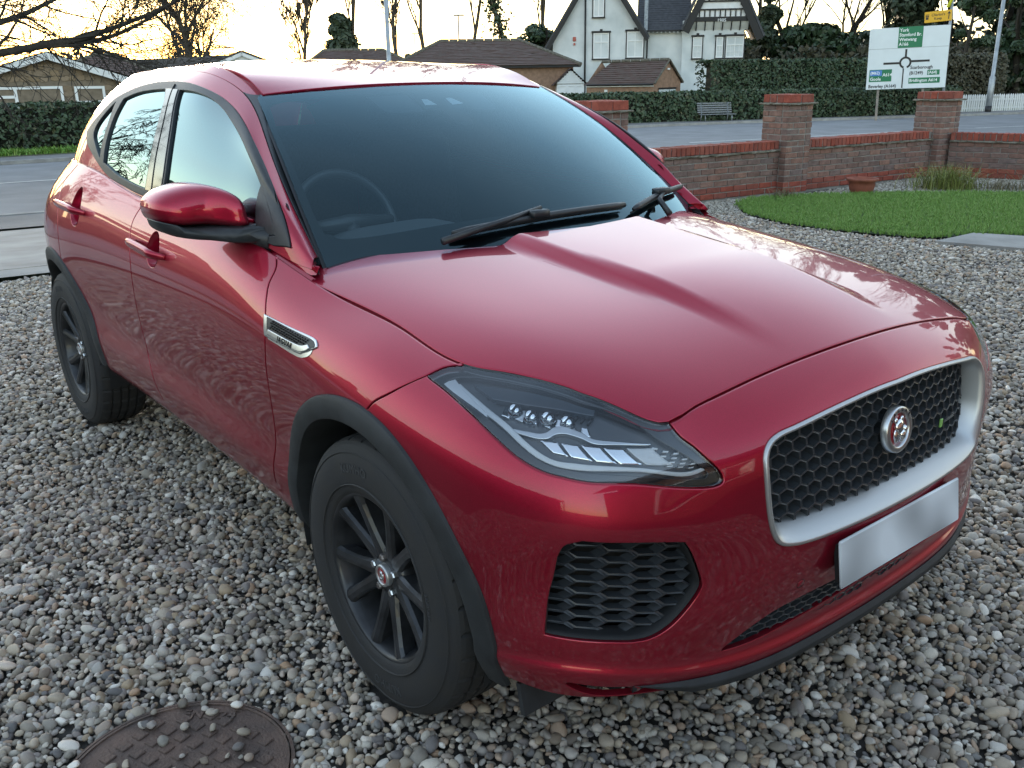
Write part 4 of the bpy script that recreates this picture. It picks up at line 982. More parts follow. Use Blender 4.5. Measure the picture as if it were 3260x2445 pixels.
# ------------------------------------------------------------ mirrors
def mirror(mi):
    def mv(x,y,z):
        y2=-1.055+(y+1.108)*.951;return (x-.165+.16*float(sm(-.93,-.83,y2)) if z<1.149 or y>-.858 else x-.165+.10*float(sm(-.93,-.83,y2)),y2*mi,z-.018)
    out=[(-1.108,1.208),(-1.100,1.228),(-1.075,1.247),(-1.04,1.260),(-.995,1.268),(-.955,1.267),(-.915,1.256),(-.885,1.237),(-.868,1.213),(-.861,1.180),(-.861,1.150),(-.93,1.149),(-1.0,1.151),(-1.065,1.156),(-1.094,1.168),(-1.106,1.188)]
    O_=smooth_seg(out+[out[0]],6)[:-1];c=np.array([-.985,1.185]);V=[];F=[];n=len(O_)
    lay=[(-.835,.965),(-.80,1.0),(-.755,1.0),(-.722,.965),(-.695,.88),(-.676,.74),(-.664,.52),(-.659,.25)]
    for x,k in lay:
        for q in O_:
            p=c+(q-c)*np.array([k,k]); zf=1.150 if p[1]<1.150 else p[1]
            V.append(mv(x+.06*(p[0]+.985),p[0],p[1]))
    for j in range(len(lay)-1):
        for i in range(n): F.append((j*n+i,j*n+(i+1)%n,(j+1)*n+(i+1)%n,(j+1)*n+i))
    F.append(tuple((len(lay)-1)*n+i for i in range(n)))
    o=MB().add(V,F).build('wing_mirror',PAINT,car,True)
    # glass
    meshobj('mirror_glass',[mv(-.825+.035*(q[0]+.985),q[0],q[1]) for q in (c+(O_-c)*.94)],[tuple(range(n))],M_CHROME,o)
    # black foot and arm
    low=[(-1.104,1.176),(-1.095,1.150),(-1.06,1.128),(-1.0,1.112),(-.94,1.106),(-.90,1.108),(-.845,1.118),(-.812,1.150),(-.81,1.168),(-.862,1.158),(-.93,1.152),(-1.0,1.153),(-1.065,1.159)]
    L_=smooth_seg(low+[low[0]],5)[:-1];c2=np.array([-.96,1.135]);V=[];F=[];n=len(L_)
    for x,k in [(-.82,.9),(-.79,1.0),(-.715,1.0),(-.685,.92),(-.668,.7)]:
        for q in L_:
            p=c2+(q-c2)*k;V.append(mv(x+.06*(p[0]+.985),p[0],p[1]))
    for j in range(4):
        for i in range(n): F.append((j*n+i,j*n+(i+1)%n,(j+1)*n+(i+1)%n,(j+1)*n+i))
    F.append(tuple(4*n+i for i in range(n)));F.append(tuple(range(n)))
    MB().add(V,F).build('mirror_base',M_TRIM,o,True)
    MB().tube([(-.80,-.86*mi,1.12),(-.74,-.835*mi,1.112),(-.66,-.80*mi,1.10)],[.022,.024,.034],10).build('mirror_arm',M_TRIM,o,True)
mirror(1)
mirror(-1)
# sail panel at the front corner of the door glass
sail=LP([(2.50,2.0),(2.575,.47)],[(2.575,.47),(2.50,.30),(2.40,.27)],[(2.40,.27),(2.42,1.0),(2.50,2.0)])
P_('mirror_sail',[sail],green,m=M_TRIM,push=.004,du=.03,dv=.12,gap=0,bev=.002,flange=0)
# ------------------------------------------------------------ wipers
def scrp(e,w,h):
    L=np.array([[e,w]]);p=screen(L[:,0],L[:,1])[0];n=jac(screen,L)[2][0];return p+n*h
def wiper(a,b,arm,mid,name='wiper'):
    bl=MB();n=14
    P=[scrp(a[0]+(b[0]-a[0])*i/n,a[1]+(b[1]-a[1])*i/n+.016*math.sin(math.pi*i/n),.024) for i in range(n+1)]
    P2=[scrp(a[0]+(b[0]-a[0])*i/n,a[1]+(b[1]-a[1])*i/n+.016*math.sin(math.pi*i/n),.008) for i in range(n+1)]
    bl.tube(P,[.006]+[.011]*(n-1)+[.009],8);bl.tube(P2,[.003]*(n+1),5)
    o=bl.build(name,M_TRIM,car,True)
    ar=MB();ar.tube([arm[0],arm[1],arm[2]],[.011,.009,.007],8)
    m_=P[mid];ar.box(tuple(m_+np.array([.006,0,.012])),(.035,.065,.022),bev=.004)
    ar.build('wiper_arm',M_TRIM,o,True);return o
A0=scrp(-.46,-.05,.02);
wiper((-.533,.026),(.358,.052),[np.array([-.315,-.46,1.10]),scrp(-.30,.045,.035),scrp(-.12,.082,.036)],6)
wiper((.392,.024),(1.0,.082),[np.array([-.30,.455,1.085]),scrp(.60,.03,.040),scrp(.70,.062,.038)],7)
# ------------------------------------------------------------ interior
ds=MB()
V=[];F=[];nx=24
for i in range(nx):
    y=-.70+1.40*i/(nx-1)
    hump=.055*math.exp(-((y+.37)/.24)**4)
    for (x,z) in ((-.46,1.02),(-.60,1.045+hump*.3),(-.72,1.055+hump),(-.80,1.045+hump*.9),(-.84,.98),(-.86,.75)): V.append((x-.0*y*y,y,z-.03*abs(y)))
for i in range(nx-1):
    for j in range(5): F.append((i*6+j,(i+1)*6+j,(i+1)*6+j+1,i*6+j+1))
meshobj('dashboard',V,F,M_DASH,car,True)
def seat(y):
    o=MB();o.box((-1.45,y,.62),(.52,.50,.16),bev=.05);o.box((-1.78,y,.98),(.14,.50,.66),R=Matrix.Rotation(math.radians(-14),3,'Y'),bev=.05)
    s=o.build('front_seat',M_SEAT,car);MB().box((-1.90,y,1.40),(.11,.26,.18),R=Matrix.Rotation(math.radians(-10),3,'Y'),bev=.04).build('headrest',M_SEAT,s)
    for dy in (-.06,.06): MB().tube([(-1.885,y+dy,1.25),(-1.895,y+dy,1.34)],.007,8).build('headrest_post',M_CHROME,s,True)
seat(-.38);seat(.38)
MB().box((-2.45,0,.65),(.5,1.25,.2),bev=.05).box((-2.72,0,1.0),(.15,1.25,.6),bev=.05).build('rear_bench',M_SEAT,car)
wh=MB();WT=Matrix.Translation((-1.02,-.37,1.055))@Matrix.Rotation(math.radians(-24),4,'Y')
cir=[WT@Vector((0,.185*math.cos(a),.185*math.sin(a))) for a in np.linspace(0,2*math.pi,41)]
wh.tube(cir,.0155,10,cap=False);wh.tube([WT@Vector((.02,-.17,0)),WT@Vector((.03,0,0)),WT@Vector((.02,.17,0))],[.016,.03,.016],8);wh.tube([WT@Vector((.02,0,-.17)),WT@Vector((.03,0,0))],[.016,.03],8)
wh.build('steering_wheel',mat('leather wheel rim',(.05,.05,.052),.35),car,True)
MB().box((-.97,0,1.395),(.03,.24,.065),bev=.01).build('rear_view_mirror',M_BLK,car)
# headlining
U=np.linspace(-.93,.93,16);W=np.linspace(.03,.97,20);UU,WW=np.meshgrid(U,W,indexing='ij');P=roof(UU,WW);P[:,2]-=.035
meshobj('headlining',P,[(i*20+j,(i+1)*20+j,(i+1)*20+j+1,i*20+j+1) for i in range(15) for j in range(19)],M_INT,car,True)
# tail: rear screen and tailgate close the back
tv=[];n=20
for i in range(n):
    e=-1+2*i/(n-1)
    a=roof([e],[1.])[0];b=np.array([-3.36-.06*(1-e*e),.62*e,1.13]);
    for f in np.linspace(0,1,8): 
        p=a*(1-f)+b*f;p[0]-=.03*math.sin(math.pi*f);tv.append(p)
meshobj('rear_screen',tv,[(i*8+j,(i+1)*8+j,(i+1)*8+j+1,i*8+j+1) for i in range(n-1) for j in range(7)],M_WIN,car,True)
for s in (1,-1):
    gl=green(np.zeros(9),np.linspace(0,4,9));re=np.array([[-3.36,-.62,1.13]]*9)*(1-np.linspace(0,1,9))[:,None]+np.array([roof([-1.],[1.])[0]]*9)*np.linspace(0,1,9)[:,None]
    V=np.concatenate([gl,re])*[1,s,1];meshobj('rear_pillar',V,[(i,i+1,9+i+1,9+i) for i in range(8)],PAINT,car,True)
    tp=ring(np.linspace(0,.9,16),np.full(16,11.));V=np.concatenate([tp,tp*[1,.72,1]+[0.12,0,.01]])*[1,s,1]
    meshobj('rear_shelf',V,[(i,i+1,16+i+1,16+i) for i in range(15)],PAINT,car,True)
# seal under the shoulder between body and glasshouse so no light leaks
for s in (1,-1):
    U=np.linspace(.9,3.9,40);a=ring(U,np.full(40,10.9));b=a+np.array([0,.10,-.05]);V=np.concatenate([a+[0,.012,-.012],b])*[1,s,1]
    meshobj('waist_seal',V,[(i,i+1,40+i+1,40+i) for i in range(39)],M_DARK,car,True)
# dark apron under the bonnet edges
for s in (1,-1):
    U=np.linspace(3.75,5.1,50);a=ring(U,np.full(50,10.9));c_=np.array([0.,0,0]);b=a*[1,.86,1]+[-.03,0,-.03];V=np.concatenate([a+[-.006,.01,-.022],b])*[1,s,1]
    meshobj('bonnet_channel',V,[(i,i+1,50+i+1,50+i) for i in range(49)],M_DARK,car,True)
# ============================================================ outdoor materials
def objrand(m,cols,rough=.8,bump=.0,bscale=60,noise=.0,nscale=30,spec=.4,pos=None):
    """per-object random colour from a ramp, with grain"""
    t=m.node_tree;b=t.nodes['Principled BSDF'];b.inputs['Roughness'].default_value=rough;b.inputs['Specular IOR Level'].default_value=spec
    oi=t.nodes.new('ShaderNodeObjectInfo');r=t.nodes.new('ShaderNodeValToRGB');el=r.color_ramp.elements
    while len(el)<len(cols): el.new(.5)
    for i,c in enumerate(cols): el[i].position=(pos[i] if pos else i/(len(cols)-1 if len(cols)>1 else 1)); el[i].color=(*c,1)
    t.links.new(oi.outputs['Random'],r.inputs[0]);out=r.outputs[0]
    tc=t.nodes.new('ShaderNodeTexCoord')
    if noise:
        n=t.nodes.new('ShaderNodeTexNoise');n.inputs['Scale'].default_value=nscale;n.inputs['Detail'].default_value=6;n.inputs['Roughness'].default_value=.65
        ad=t.nodes.new('ShaderNodeVectorMath');ad.operation='ADD';cb=t.nodes.new('ShaderNodeCombineXYZ');mu=t.nodes.new('ShaderNodeMath');mu.operation='MULTIPLY';mu.inputs[1].default_value=37
        t.links.new(oi.outputs['Random'],mu.inputs[0]);t.links.new(mu.outputs[0],cb.inputs[0]);t.links.new(tc.outputs['Object'],ad.inputs[0]);t.links.new(cb.outputs[0],ad.inputs[1]);t.links.new(ad.outputs[0],n.inputs['Vector'])
        mr=t.nodes.new('ShaderNodeMapRange');mr.inputs['From Min'].default_value=.25;mr.inputs['From Max'].default_value=.75;mr.inputs['To Min'].default_value=1-noise;mr.inputs['To Max'].default_value=1+noise*.8
        t.links.new(n.outputs['Fac'],mr.inputs['Value'])
        mx=t.nodes.new('ShaderNodeMix');mx.data_type='RGBA';mx.blend_type='MULTIPLY';mx.inputs[0].default_value=1
        t.links.new(out,mx.inputs[6]);t.links.new(mr.outputs[0],mx.inputs[7]);out=mx.outputs[2]
    t.links.new(out,b.inputs['Base Color'])
    if bump:
        n2=t.nodes.new('ShaderNodeTexNoise');n2.inputs['Scale'].default_value=bscale;n2.inputs['Detail'].default_value=6;t.links.new(tc.outputs['Object'],n2.inputs['Vector'])
        bp=t.nodes.new('ShaderNodeBump');bp.inputs['Strength'].default_value=bump;bp.inputs['Distance'].default_value=.01;t.links.new(n2.outputs['Fac'],bp.inputs['Height']);t.links.new(bp.outputs[0],b.inputs['Normal'])
    return m
PEB=objrand(newmat('pebble')[0],[(.165,.142,.115),(.33,.285,.225),(.235,.218,.19),(.48,.40,.30),(.37,.33,.275),(.68,.62,.52),(.19,.158,.13),(.40,.305,.20),(.50,.455,.40),(.28,.24,.215),(.135,.130,.127),(.82,.77,.68),(.43,.28,.175),(.34,.32,.29)],.60,.25,45,.34,55,.35)
PEBW=objrand(newmat('pale shingle')[0],[(.30,.27,.22),(.44,.40,.33),(.22,.20,.17),(.58,.55,.48),(.36,.31,.25)],.7,.2,45,.25,50,.3)
BRK=objrand(newmat('weathered brick')[0],[(.165,.105,.088),(.21,.122,.098),(.19,.135,.118),(.245,.13,.098),(.175,.13,.12),(.28,.155,.115)],.88,.5,70,.42,14)
BRR=objrand(newmat('red coping brick')[0],[(.26,.062,.040),(.31,.075,.048),(.22,.058,.040),(.28,.085,.058),(.20,.065,.050)],.85,.4,70,.35,14)
MORT=mat('mortar',(.27,.25,.225),.95,noise=.35,nscale=9,bump=.5,bscale=40)
MORT2=mat('mossy mortar ledge',(.20,.185,.15),.95,noise=.5,nscale=11,bump=.9,bscale=26,col2=(.09,.085,.06))
ASPH=mat('worn asphalt',(.215,.220,.228),.80,noise=.20,nscale=1.3,bump=.35,bscale=260,detail=9)
PAVE=mat('footway asphalt',(.19,.185,.18),.85,noise=.22,nscale=1.1,bump=.3,bscale=200,detail=8)
CONC=mat('pale concrete',(.30,.29,.27),.85,noise=.28,nscale=2.2,bump=.3,bscale=60,detail=8)
KERB=mat('kerb stone',(.30,.295,.28),.85,noise=.25,nscale=4,bump=.2,bscale=80)
PAINTW=mat('road paint',(.62,.62,.60),.7,noise=.25,nscale=10)
SOIL=mat('dark soil between stones',(.055,.050,.044),.95,noise=.4,nscale=40,bump=.4,bscale=120)
GRND=mat('rough turf',(.050,.075,.026),.95,noise=.5,nscale=1.6,bump=.6,bscale=30,col2=(.075,.062,.035))
WHITE=mat('white paint',(.72,.74,.74),.5,noise=.10,nscale=3)
UPVC=mat('white upvc',(.80,.82,.82),.35)
RENDER=mat('white render',(.66,.69,.69),.85,noise=.14,nscale=.9,bump=.25,bscale=25,col2=(.50,.545,.55),detail=9)
BTIM=mat('black timber',(.012,.012,.013),.6,bump=.15,bscale=40)
SLATE=mat('dark slate',(.055,.058,.066),.7,noise=.30,nscale=6,bump=.3,bscale=30)
TILEB=mat('brown concrete tile',(.085,.052,.045),.85,noise=.40,nscale=5,bump=.5,bscale=30,col2=(.11,.085,.075))
TILED=mat('dark roof tile',(.055,.048,.045),.85,noise=.40,nscale=5,bump=.5,bscale=30,col2=(.085,.080,.070))
RIDGE=mat('lichen ridge tile',(.13,.12,.095),.9,noise=.4,nscale=9,bump=.4,bscale=30)
STONEM=mat('sandstone mortar',(.21,.17,.125),.95,noise=.25,nscale=6)
STONE=objrand(newmat('sandstone rubble')[0],[(.25,.185,.115),(.30,.225,.145),(.21,.165,.12),(.27,.21,.15),(.33,.25,.165),(.20,.15,.10)],.9,.5,18,.22,7)
BRW=mat('pale garage brick',(.30,.185,.125),.9,noise=.25,nscale=7,bump=.4,bscale=40)
PANE=glassmat('window glass',(.30,.33,.33),.10)
DARKIN=mat('dark room',(.03,.032,.034),.9)
CURT=mat('pale curtain',(.42,.40,.34),.9,noise=.2,nscale=8)
BLIND=mat('vertical blind',(.50,.56,.56),.8)
GALV=mat('galvanised steel',(.36,.39,.41),.45,metal=.6,noise=.25,nscale=5)
WOODG=mat('grey bench timber',(.20,.21,.215),.8,noise=.3,nscale=20,bump=.2,bscale=60)
POSTW=mat('weathered sign post',(.27,.235,.20),.8,noise=.25,nscale=8)
TERRA=mat('terracotta',(.27,.085,.05),.8,noise=.3,nscale=10,bump=.2,bscale=40)
IRON=mat('rusty cast iron',(.135,.090,.070),.72,metal=.25,noise=.45,nscale=11,bump=.5,bscale=140,col2=(.085,.066,.058),detail=9)
BARK=mat('bare bark',(.085,.070,.052),.95,noise=.35,nscale=8)
BARKD=mat('dark bark',(.045,.040,.032),.95,noise=.35,nscale=8)
def leafmat(name,cols,rough=.55,sheen=0):
    m,t,b=newmat(name);b.inputs['Roughness'].default_value=rough
    g=t.nodes.new('ShaderNodeNewGeometry');r=t.nodes.new('ShaderNodeValToRGB');el=r.color_ramp.elements
    while len(el)<len(cols): el.new(.5)
    for i,c in enumerate(cols): el[i].position=i/(len(cols)-1); el[i].color=(*c,1)
    t.links.new(g.outputs['Random Per Island'],r.inputs[0]);t.links.new(r.outputs[0],b.inputs['Base Color']);return m
HEDGE=leafmat('hedge leaf',[(.030,.058,.030),(.046,.082,.040),(.070,.110,.052),(.036,.066,.036),(.105,.110,.055)])
HEDGEB=leafmat('brown green hedge leaf',[(.050,.056,.034),(.075,.074,.044),(.10,.088,.056),(.060,.062,.040)])
EVER=leafmat('evergreen needles',[(.030,.052,.030),(.046,.070,.038),(.068,.092,.050)])
IVY=leafmat('ivy leaf',[(.024,.048,.024),(.040,.075,.034),(.062,.100,.046)],.4)
TWIG=leafmat('twig mass',[(.05,.042,.032),(.075,.062,.045),(.04,.034,.028)])
BLADE=leafmat('lawn blade',[(.11,.25,.036),(.15,.32,.048),(.19,.36,.060),(.24,.33,.085)],.6)
TUFTY=leafmat('ornamental grass',[(.16,.20,.035),(.24,.27,.055),(.10,.14,.030),(.30,.27,.10)],.6)
TUFTD=leafmat('dry ornamental grass',[(.16,.14,.08),(.22,.18,.10),(.10,.11,.05)],.7)
# ============================================================ ground
WP=np.array([-5.47,8.42]);WD=np.array([.125,.992]);WD/=np.linalg.norm(WD);WN=np.array([WD[1],-WD[0]])  # along wall, towards the garden
ED=np.array([.953,.303])
def gz(x,y):
    """ground height: flat plot, falling outside the wall to the road"""
    u=-((np.asarray(x)-WP[0])*WN[0]+(np.asarray(y)-WP[1])*WN[1])
    # beyond the second wall (turning right at the corner pillar) the ground falls as well
    c=np.array([-5.08,11.52]);en=np.array([-ED[1],ED[0]]);w=(np.asarray(x)-c[0])*en[0]+(np.asarray(y)-c[1])*en[1]
    k=np.clip((u-.25)/6.4,0,1);k2=np.clip((w-.4)/6.4,0,1)
    return -.45*np.maximum(k,k2)
xs=np.concatenate([np.linspace(-900,-60,12),np.linspace(-50,20,141),np.linspace(30,900,12)]);ys=np.concatenate([np.linspace(-900,-40,12),np.linspace(-30,70,161),np.linspace(80,900,12)])
X_,Y_=np.meshgrid(xs,ys,indexing='ij');Z_=gz(X_,Y_)-.035
n2=len(ys)
tag(meshobj('ground',np.stack([X_.ravel(),Y_.ravel(),Z_.ravel()],1),[(i*n2+j,(i+1)*n2+j,(i+1)*n2+j+1,i*n2+j+1) for i in range(len(xs)-1) for j in range(n2-1)],GRND,smooth=True),kind='structure')
def strip(name,A,B,m,dz,n=120,kind='structure',th=0):
    """sheet between two polylines following the ground"""
    def rs(L):
        L=np.array(L,float);d=np.concatenate([[0],np.cumsum(np.hypot(*np.diff(L,axis=0).T))]);L2=cspline(d,L,np.linspace(0,d[-1],n));return L2
    a,b=rs(A),rs(B);V=[];F=[];k=5
    for i in range(n):
        for j in range(k):
            p=a[i]+(b[i]-a[i])*j/(k-1);V.append((p[0],p[1],float(gz(*p))+dz))
    F=[(i*k+j,(i+1)*k+j,(i+1)*k+j+1,i*k+j+1) for i in range(n-1) for j in range(k-1)]
    return tag(meshobj(name,V,F,m,smooth=True),kind=kind)
FAR=[(-27.5,-40),(-25.6,-12),(-24.6,-3),(-24.1,2.9),(-23.9,10),(-23.76,17),(-23.3,24.4),(-20.97,28.25),(-18.39,34.93),(-16.58,40.9),(-13,52),(-8,66)]
FAR=[(-27,-40),(-25.4,-12),(-24.7,-3),(-24.15,2.9),(-23.75,10),(-23.4,17),(-22.6,23.4),(-21.0,28.8),(-18.5,34.9),(-16.3,40.9),(-12,52),(-6,66)]
CEN=[(-22.5,-40),(-20.8,-12),(-20.1,-3),(-19.55,2.2),(-18.6,10),(-17.3,16),(-16.3,19.4),(-15.06,24.2),(-13.5,30.2),(-12.4,33),(-8.6,42),(-3,54)]
NEAR=[(-17.2,-40),(-15.8,-12),(-15.0,-3),(-14.3,.9),(-13.4,7),(-12.2,13),(-10.6,19),(-8.6,25),(-6,31),(-3.5,36),(1,44),(7,56)]
strip('road',FAR,NEAR,ASPH,.0)
def off(L,d):
    L=np.array(L);t=np.gradient(L,axis=0);t/=np.linalg.norm(t,axis=1)[:,None];return L+np.stack([t[:,1],-t[:,0]],1)*d
# kerbs and verges
def kerb(L,w,h,name):
    a=np.array(L,float);d=np.concatenate([[0],np.cumsum(np.hypot(*np.diff(a,axis=0).T))]);a=cspline(d,a,np.linspace(0,d[-1],160));b=off(a,w);V=[];F=[]
    for i in range(len(a)):
        z=float(gz(*a[i]));V+=[(a[i][0],a[i][1],z-.1),(a[i][0],a[i][1],z+h),(b[i][0],b[i][1],z+h),(b[i][0],b[i][1],z-.1)]
    F=[(i*4+j,(i+1)*4+j,(i+1)*4+j+1,i*4+j+1) for i in range(len(a)-1) for j in range(3)]
    return tag(meshobj(name,V,F,KERB),kind='structure')
kerb(FAR,-.14,.09,'far_kerb');kerb(NEAR,.16,.035,'near_kerb')
strip('far_pavement',off(FAR,-.14),off(FAR,-1.5),PAVE,.075);
strip('verge',off(FAR,-1.5),off(FAR,-5.5),GRND,.06)
strip('near_pavement',off(NEAR,.16),off(NEAR,2.1),PAVE,.02)
# markings
def dash(L,w,i0,i1,n=12):
    a=np.array(L,float);d=np.concatenate([[0],np.cumsum(np.hypot(*np.diff(a,axis=0).T))]);q=cspline(d,a,np.linspace(i0,i1,n));b=off(q,w);V=[];F=[]
    for i in range(n):
        for p in (q[i],b[i]): V.append((p[0],p[1],float(gz(*p))+.0065))
    return V,[(2*i,2*i+2,2*i+3,2*i+1) for i in range(n-1)]
cl=np.array(CEN);dl=np.concatenate([[0],np.cumsum(np.hypot(*np.diff(cl,axis=0).T))])
def cd(y): return float(np.interp(y,cl[:,1],dl))
for k,(y0,y1) in enumerate([(-8,-4),(-1.5,4.6),(9,13),(19.2,27.3),(30.2,36),(39,44)]):
    v,f=dash(CEN,.13,cd(y0),cd(y1));tag(MB().add(v,f).build('road_marking',PAINTW),kind='structure')
# drive apron, threshold slab
def quad(name,P,m,dz=0,kind='structure',follow=True,n=14):
    P=np.array(P,float);V=[];F=[]
    for i in range(n):
        for j in range(n):
            a,b=i/(n-1),j/(n-1);p=P[0]*(1-a)*(1-b)+P[1]*a*(1-b)+P[2]*a*b+P[3]*(1-a)*b;V.append((p[0],p[1],(float(gz(*p)) if follow else 0)+dz))
    F=[(i*n+j,(i+1)*n+j,(i+1)*n+j+1,i*n+j+1) for i in range(n-1) for j in range(n-1)]
    return tag(meshobj(name,V,F,m,smooth=True),kind=kind)
def wq(u,s): 
    p=WP-WN*u+WD*s;return (p[0],p[1])
quad('drive_apron',[wq(.33,-13.5),wq(.33,-3.4),wq(5.2,-3.2),wq(5.2,-13.5)],CONC,.026)
quad('threshold_slab',[wq(-.05,-13.5),wq(-.05,-3.4),wq(.32,-3.4),wq(.32,-13.5)],CONC,.024)
quad('gravel_bed',[(-6.35,-9),(9,-9),(9,14),(-5.2,14)],SOIL,-.020,n=6)
# ------------------------------------------------------------ scattering
def gn_scatter(name,pts,rot,scl,idx,kinds,m,kind='stuff'):
    me=bpy.data.meshes.new(name);me.from_pydata([tuple(p) for p in pts],[],[])
    for nm,ty,dat in (('rot','FLOAT_VECTOR',rot),('scl','FLOAT_VECTOR',scl)):
        a=me.attributes.new(nm,ty,'POINT');a.data.foreach_set('vector',np.asarray(dat,np.float32).ravel())
    a=me.attributes.new('pick','INT','POINT');a.data.foreach_set('value',np.asarray(idx,np.int32))
    o=bpy.data.objects.new(name,me);COL.objects.link(o)
    c=bpy.data.collections.new(name+'_kinds')
    for i,(V,F) in enumerate(kinds):
        km=bpy.data.meshes.new('k%02d'%i);km.from_pydata([tuple(v) for v in V],[],[tuple(f) for f in F]);km.materials.append(m);km.shade_smooth();ko=bpy.data.objects.new('%s_k%02d'%(name,i),km);c.objects.link(ko)
    g=bpy.data.node_groups.new(name,'GeometryNodeTree');g.interface.new_socket('Geometry',in_out='INPUT',socket_type='NodeSocketGeometry');g.interface.new_socket('Geometry',in_out='OUTPUT',socket_type='NodeSocketGeometry')
    N=g.nodes;gi=N.new('NodeGroupInput');go=N.new('NodeGroupOutput');ci=N.new('GeometryNodeCollectionInfo');ci.inputs['Collection'].default_value=c;ci.inputs['Separate Children'].default_value=True;ci.inputs['Reset Children'].default_value=True
    ip=N.new('GeometryNodeInstanceOnPoints');ip.inputs['Pick Instance'].default_value=True
    def at(nm,ty):
        q=N.new('GeometryNodeInputNamedAttribute');q.data_type=ty;q.inputs['Name'].default_value=nm;return [s for s in q.outputs if s.enabled][0]
    g.links.new(gi.outputs[0],ip.inputs['Points']);g.links.new(ci.outputs[0],ip.inputs['Instance']);g.links.new(at('pick','INT'),ip.inputs['Instance Index']);g.links.new(at('rot','FLOAT_VECTOR'),ip.inputs['Rotation']);g.links.new(at('scl','FLOAT_VECTOR'),ip.inputs['Scale']);g.links.new(ip.outputs[0],go.inputs[0])
    md=o.modifiers.new('scatter','NODES');md.node_group=g
    return tag(o,kind=kind)
def ico(sub=2):
    bm=bmesh.new();bmesh.ops.create_icosphere(bm,subdivisions=sub,radius=.5);V=np.array([v.co[:] for v in bm.verts]);F=[tuple(v.index for v in f.verts) for f in bm.faces];bm.free();return V,F
def stone_kinds(n,seed=3,sub=2):
    r=np.random.default_rng(seed);V0,F=ico(sub);out=[]
    for k in range(n):
        V=V0.copy();ang=k>=n*.55
        d=np.ones(len(V))
        for j in range(5):
            w=r.normal(size=3);w/=np.linalg.norm(w);d+=r.uniform(.04,.14)*np.sin((V@w)*r.uniform(3,7)+r.uniform(0,6))
        V=V*d[:,None]
        if ang:
            for j in range(r.integers(4,8)):
                w=r.normal(size=3);w/=np.linalg.norm(w);h=V@w;lim=r.uniform(.24,.38);V=V-np.outer(np.clip(h-lim,0,None)*.92,w)
        else:
            for j in range(2):
                w=r.normal(size=3);w/=np.linalg.norm(w);h=V@w;lim=r.uniform(.34,.44);V=V-np.outer(np.clip(h-lim,0,None)*.6,w)
        out.append((V,F))
    return out
STK=stone_kinds(22)
def poly_in(P,poly): return inside(P,np.array(poly,float))
LAWN=LPC([(-5.42,7.62),(-4.85,6.80),(-4.05,6.40),(-3.2,6.38),(-2.50,6.62),(-2.30,7.12),(-1.5,7.55),(-.2,8.4),(.4,9.6),(-.6,10.7),(-2.2,10.85),(-3.4,10.45),(-4.35,9.55),(-5.05,8.6)])
SLAB=[(-2.38,6.40),(-2.36,7.09),(.3,8.1),(.75,7.3)]
MAN_C=np.array([-.06,-1.44]);MAN_R=.268
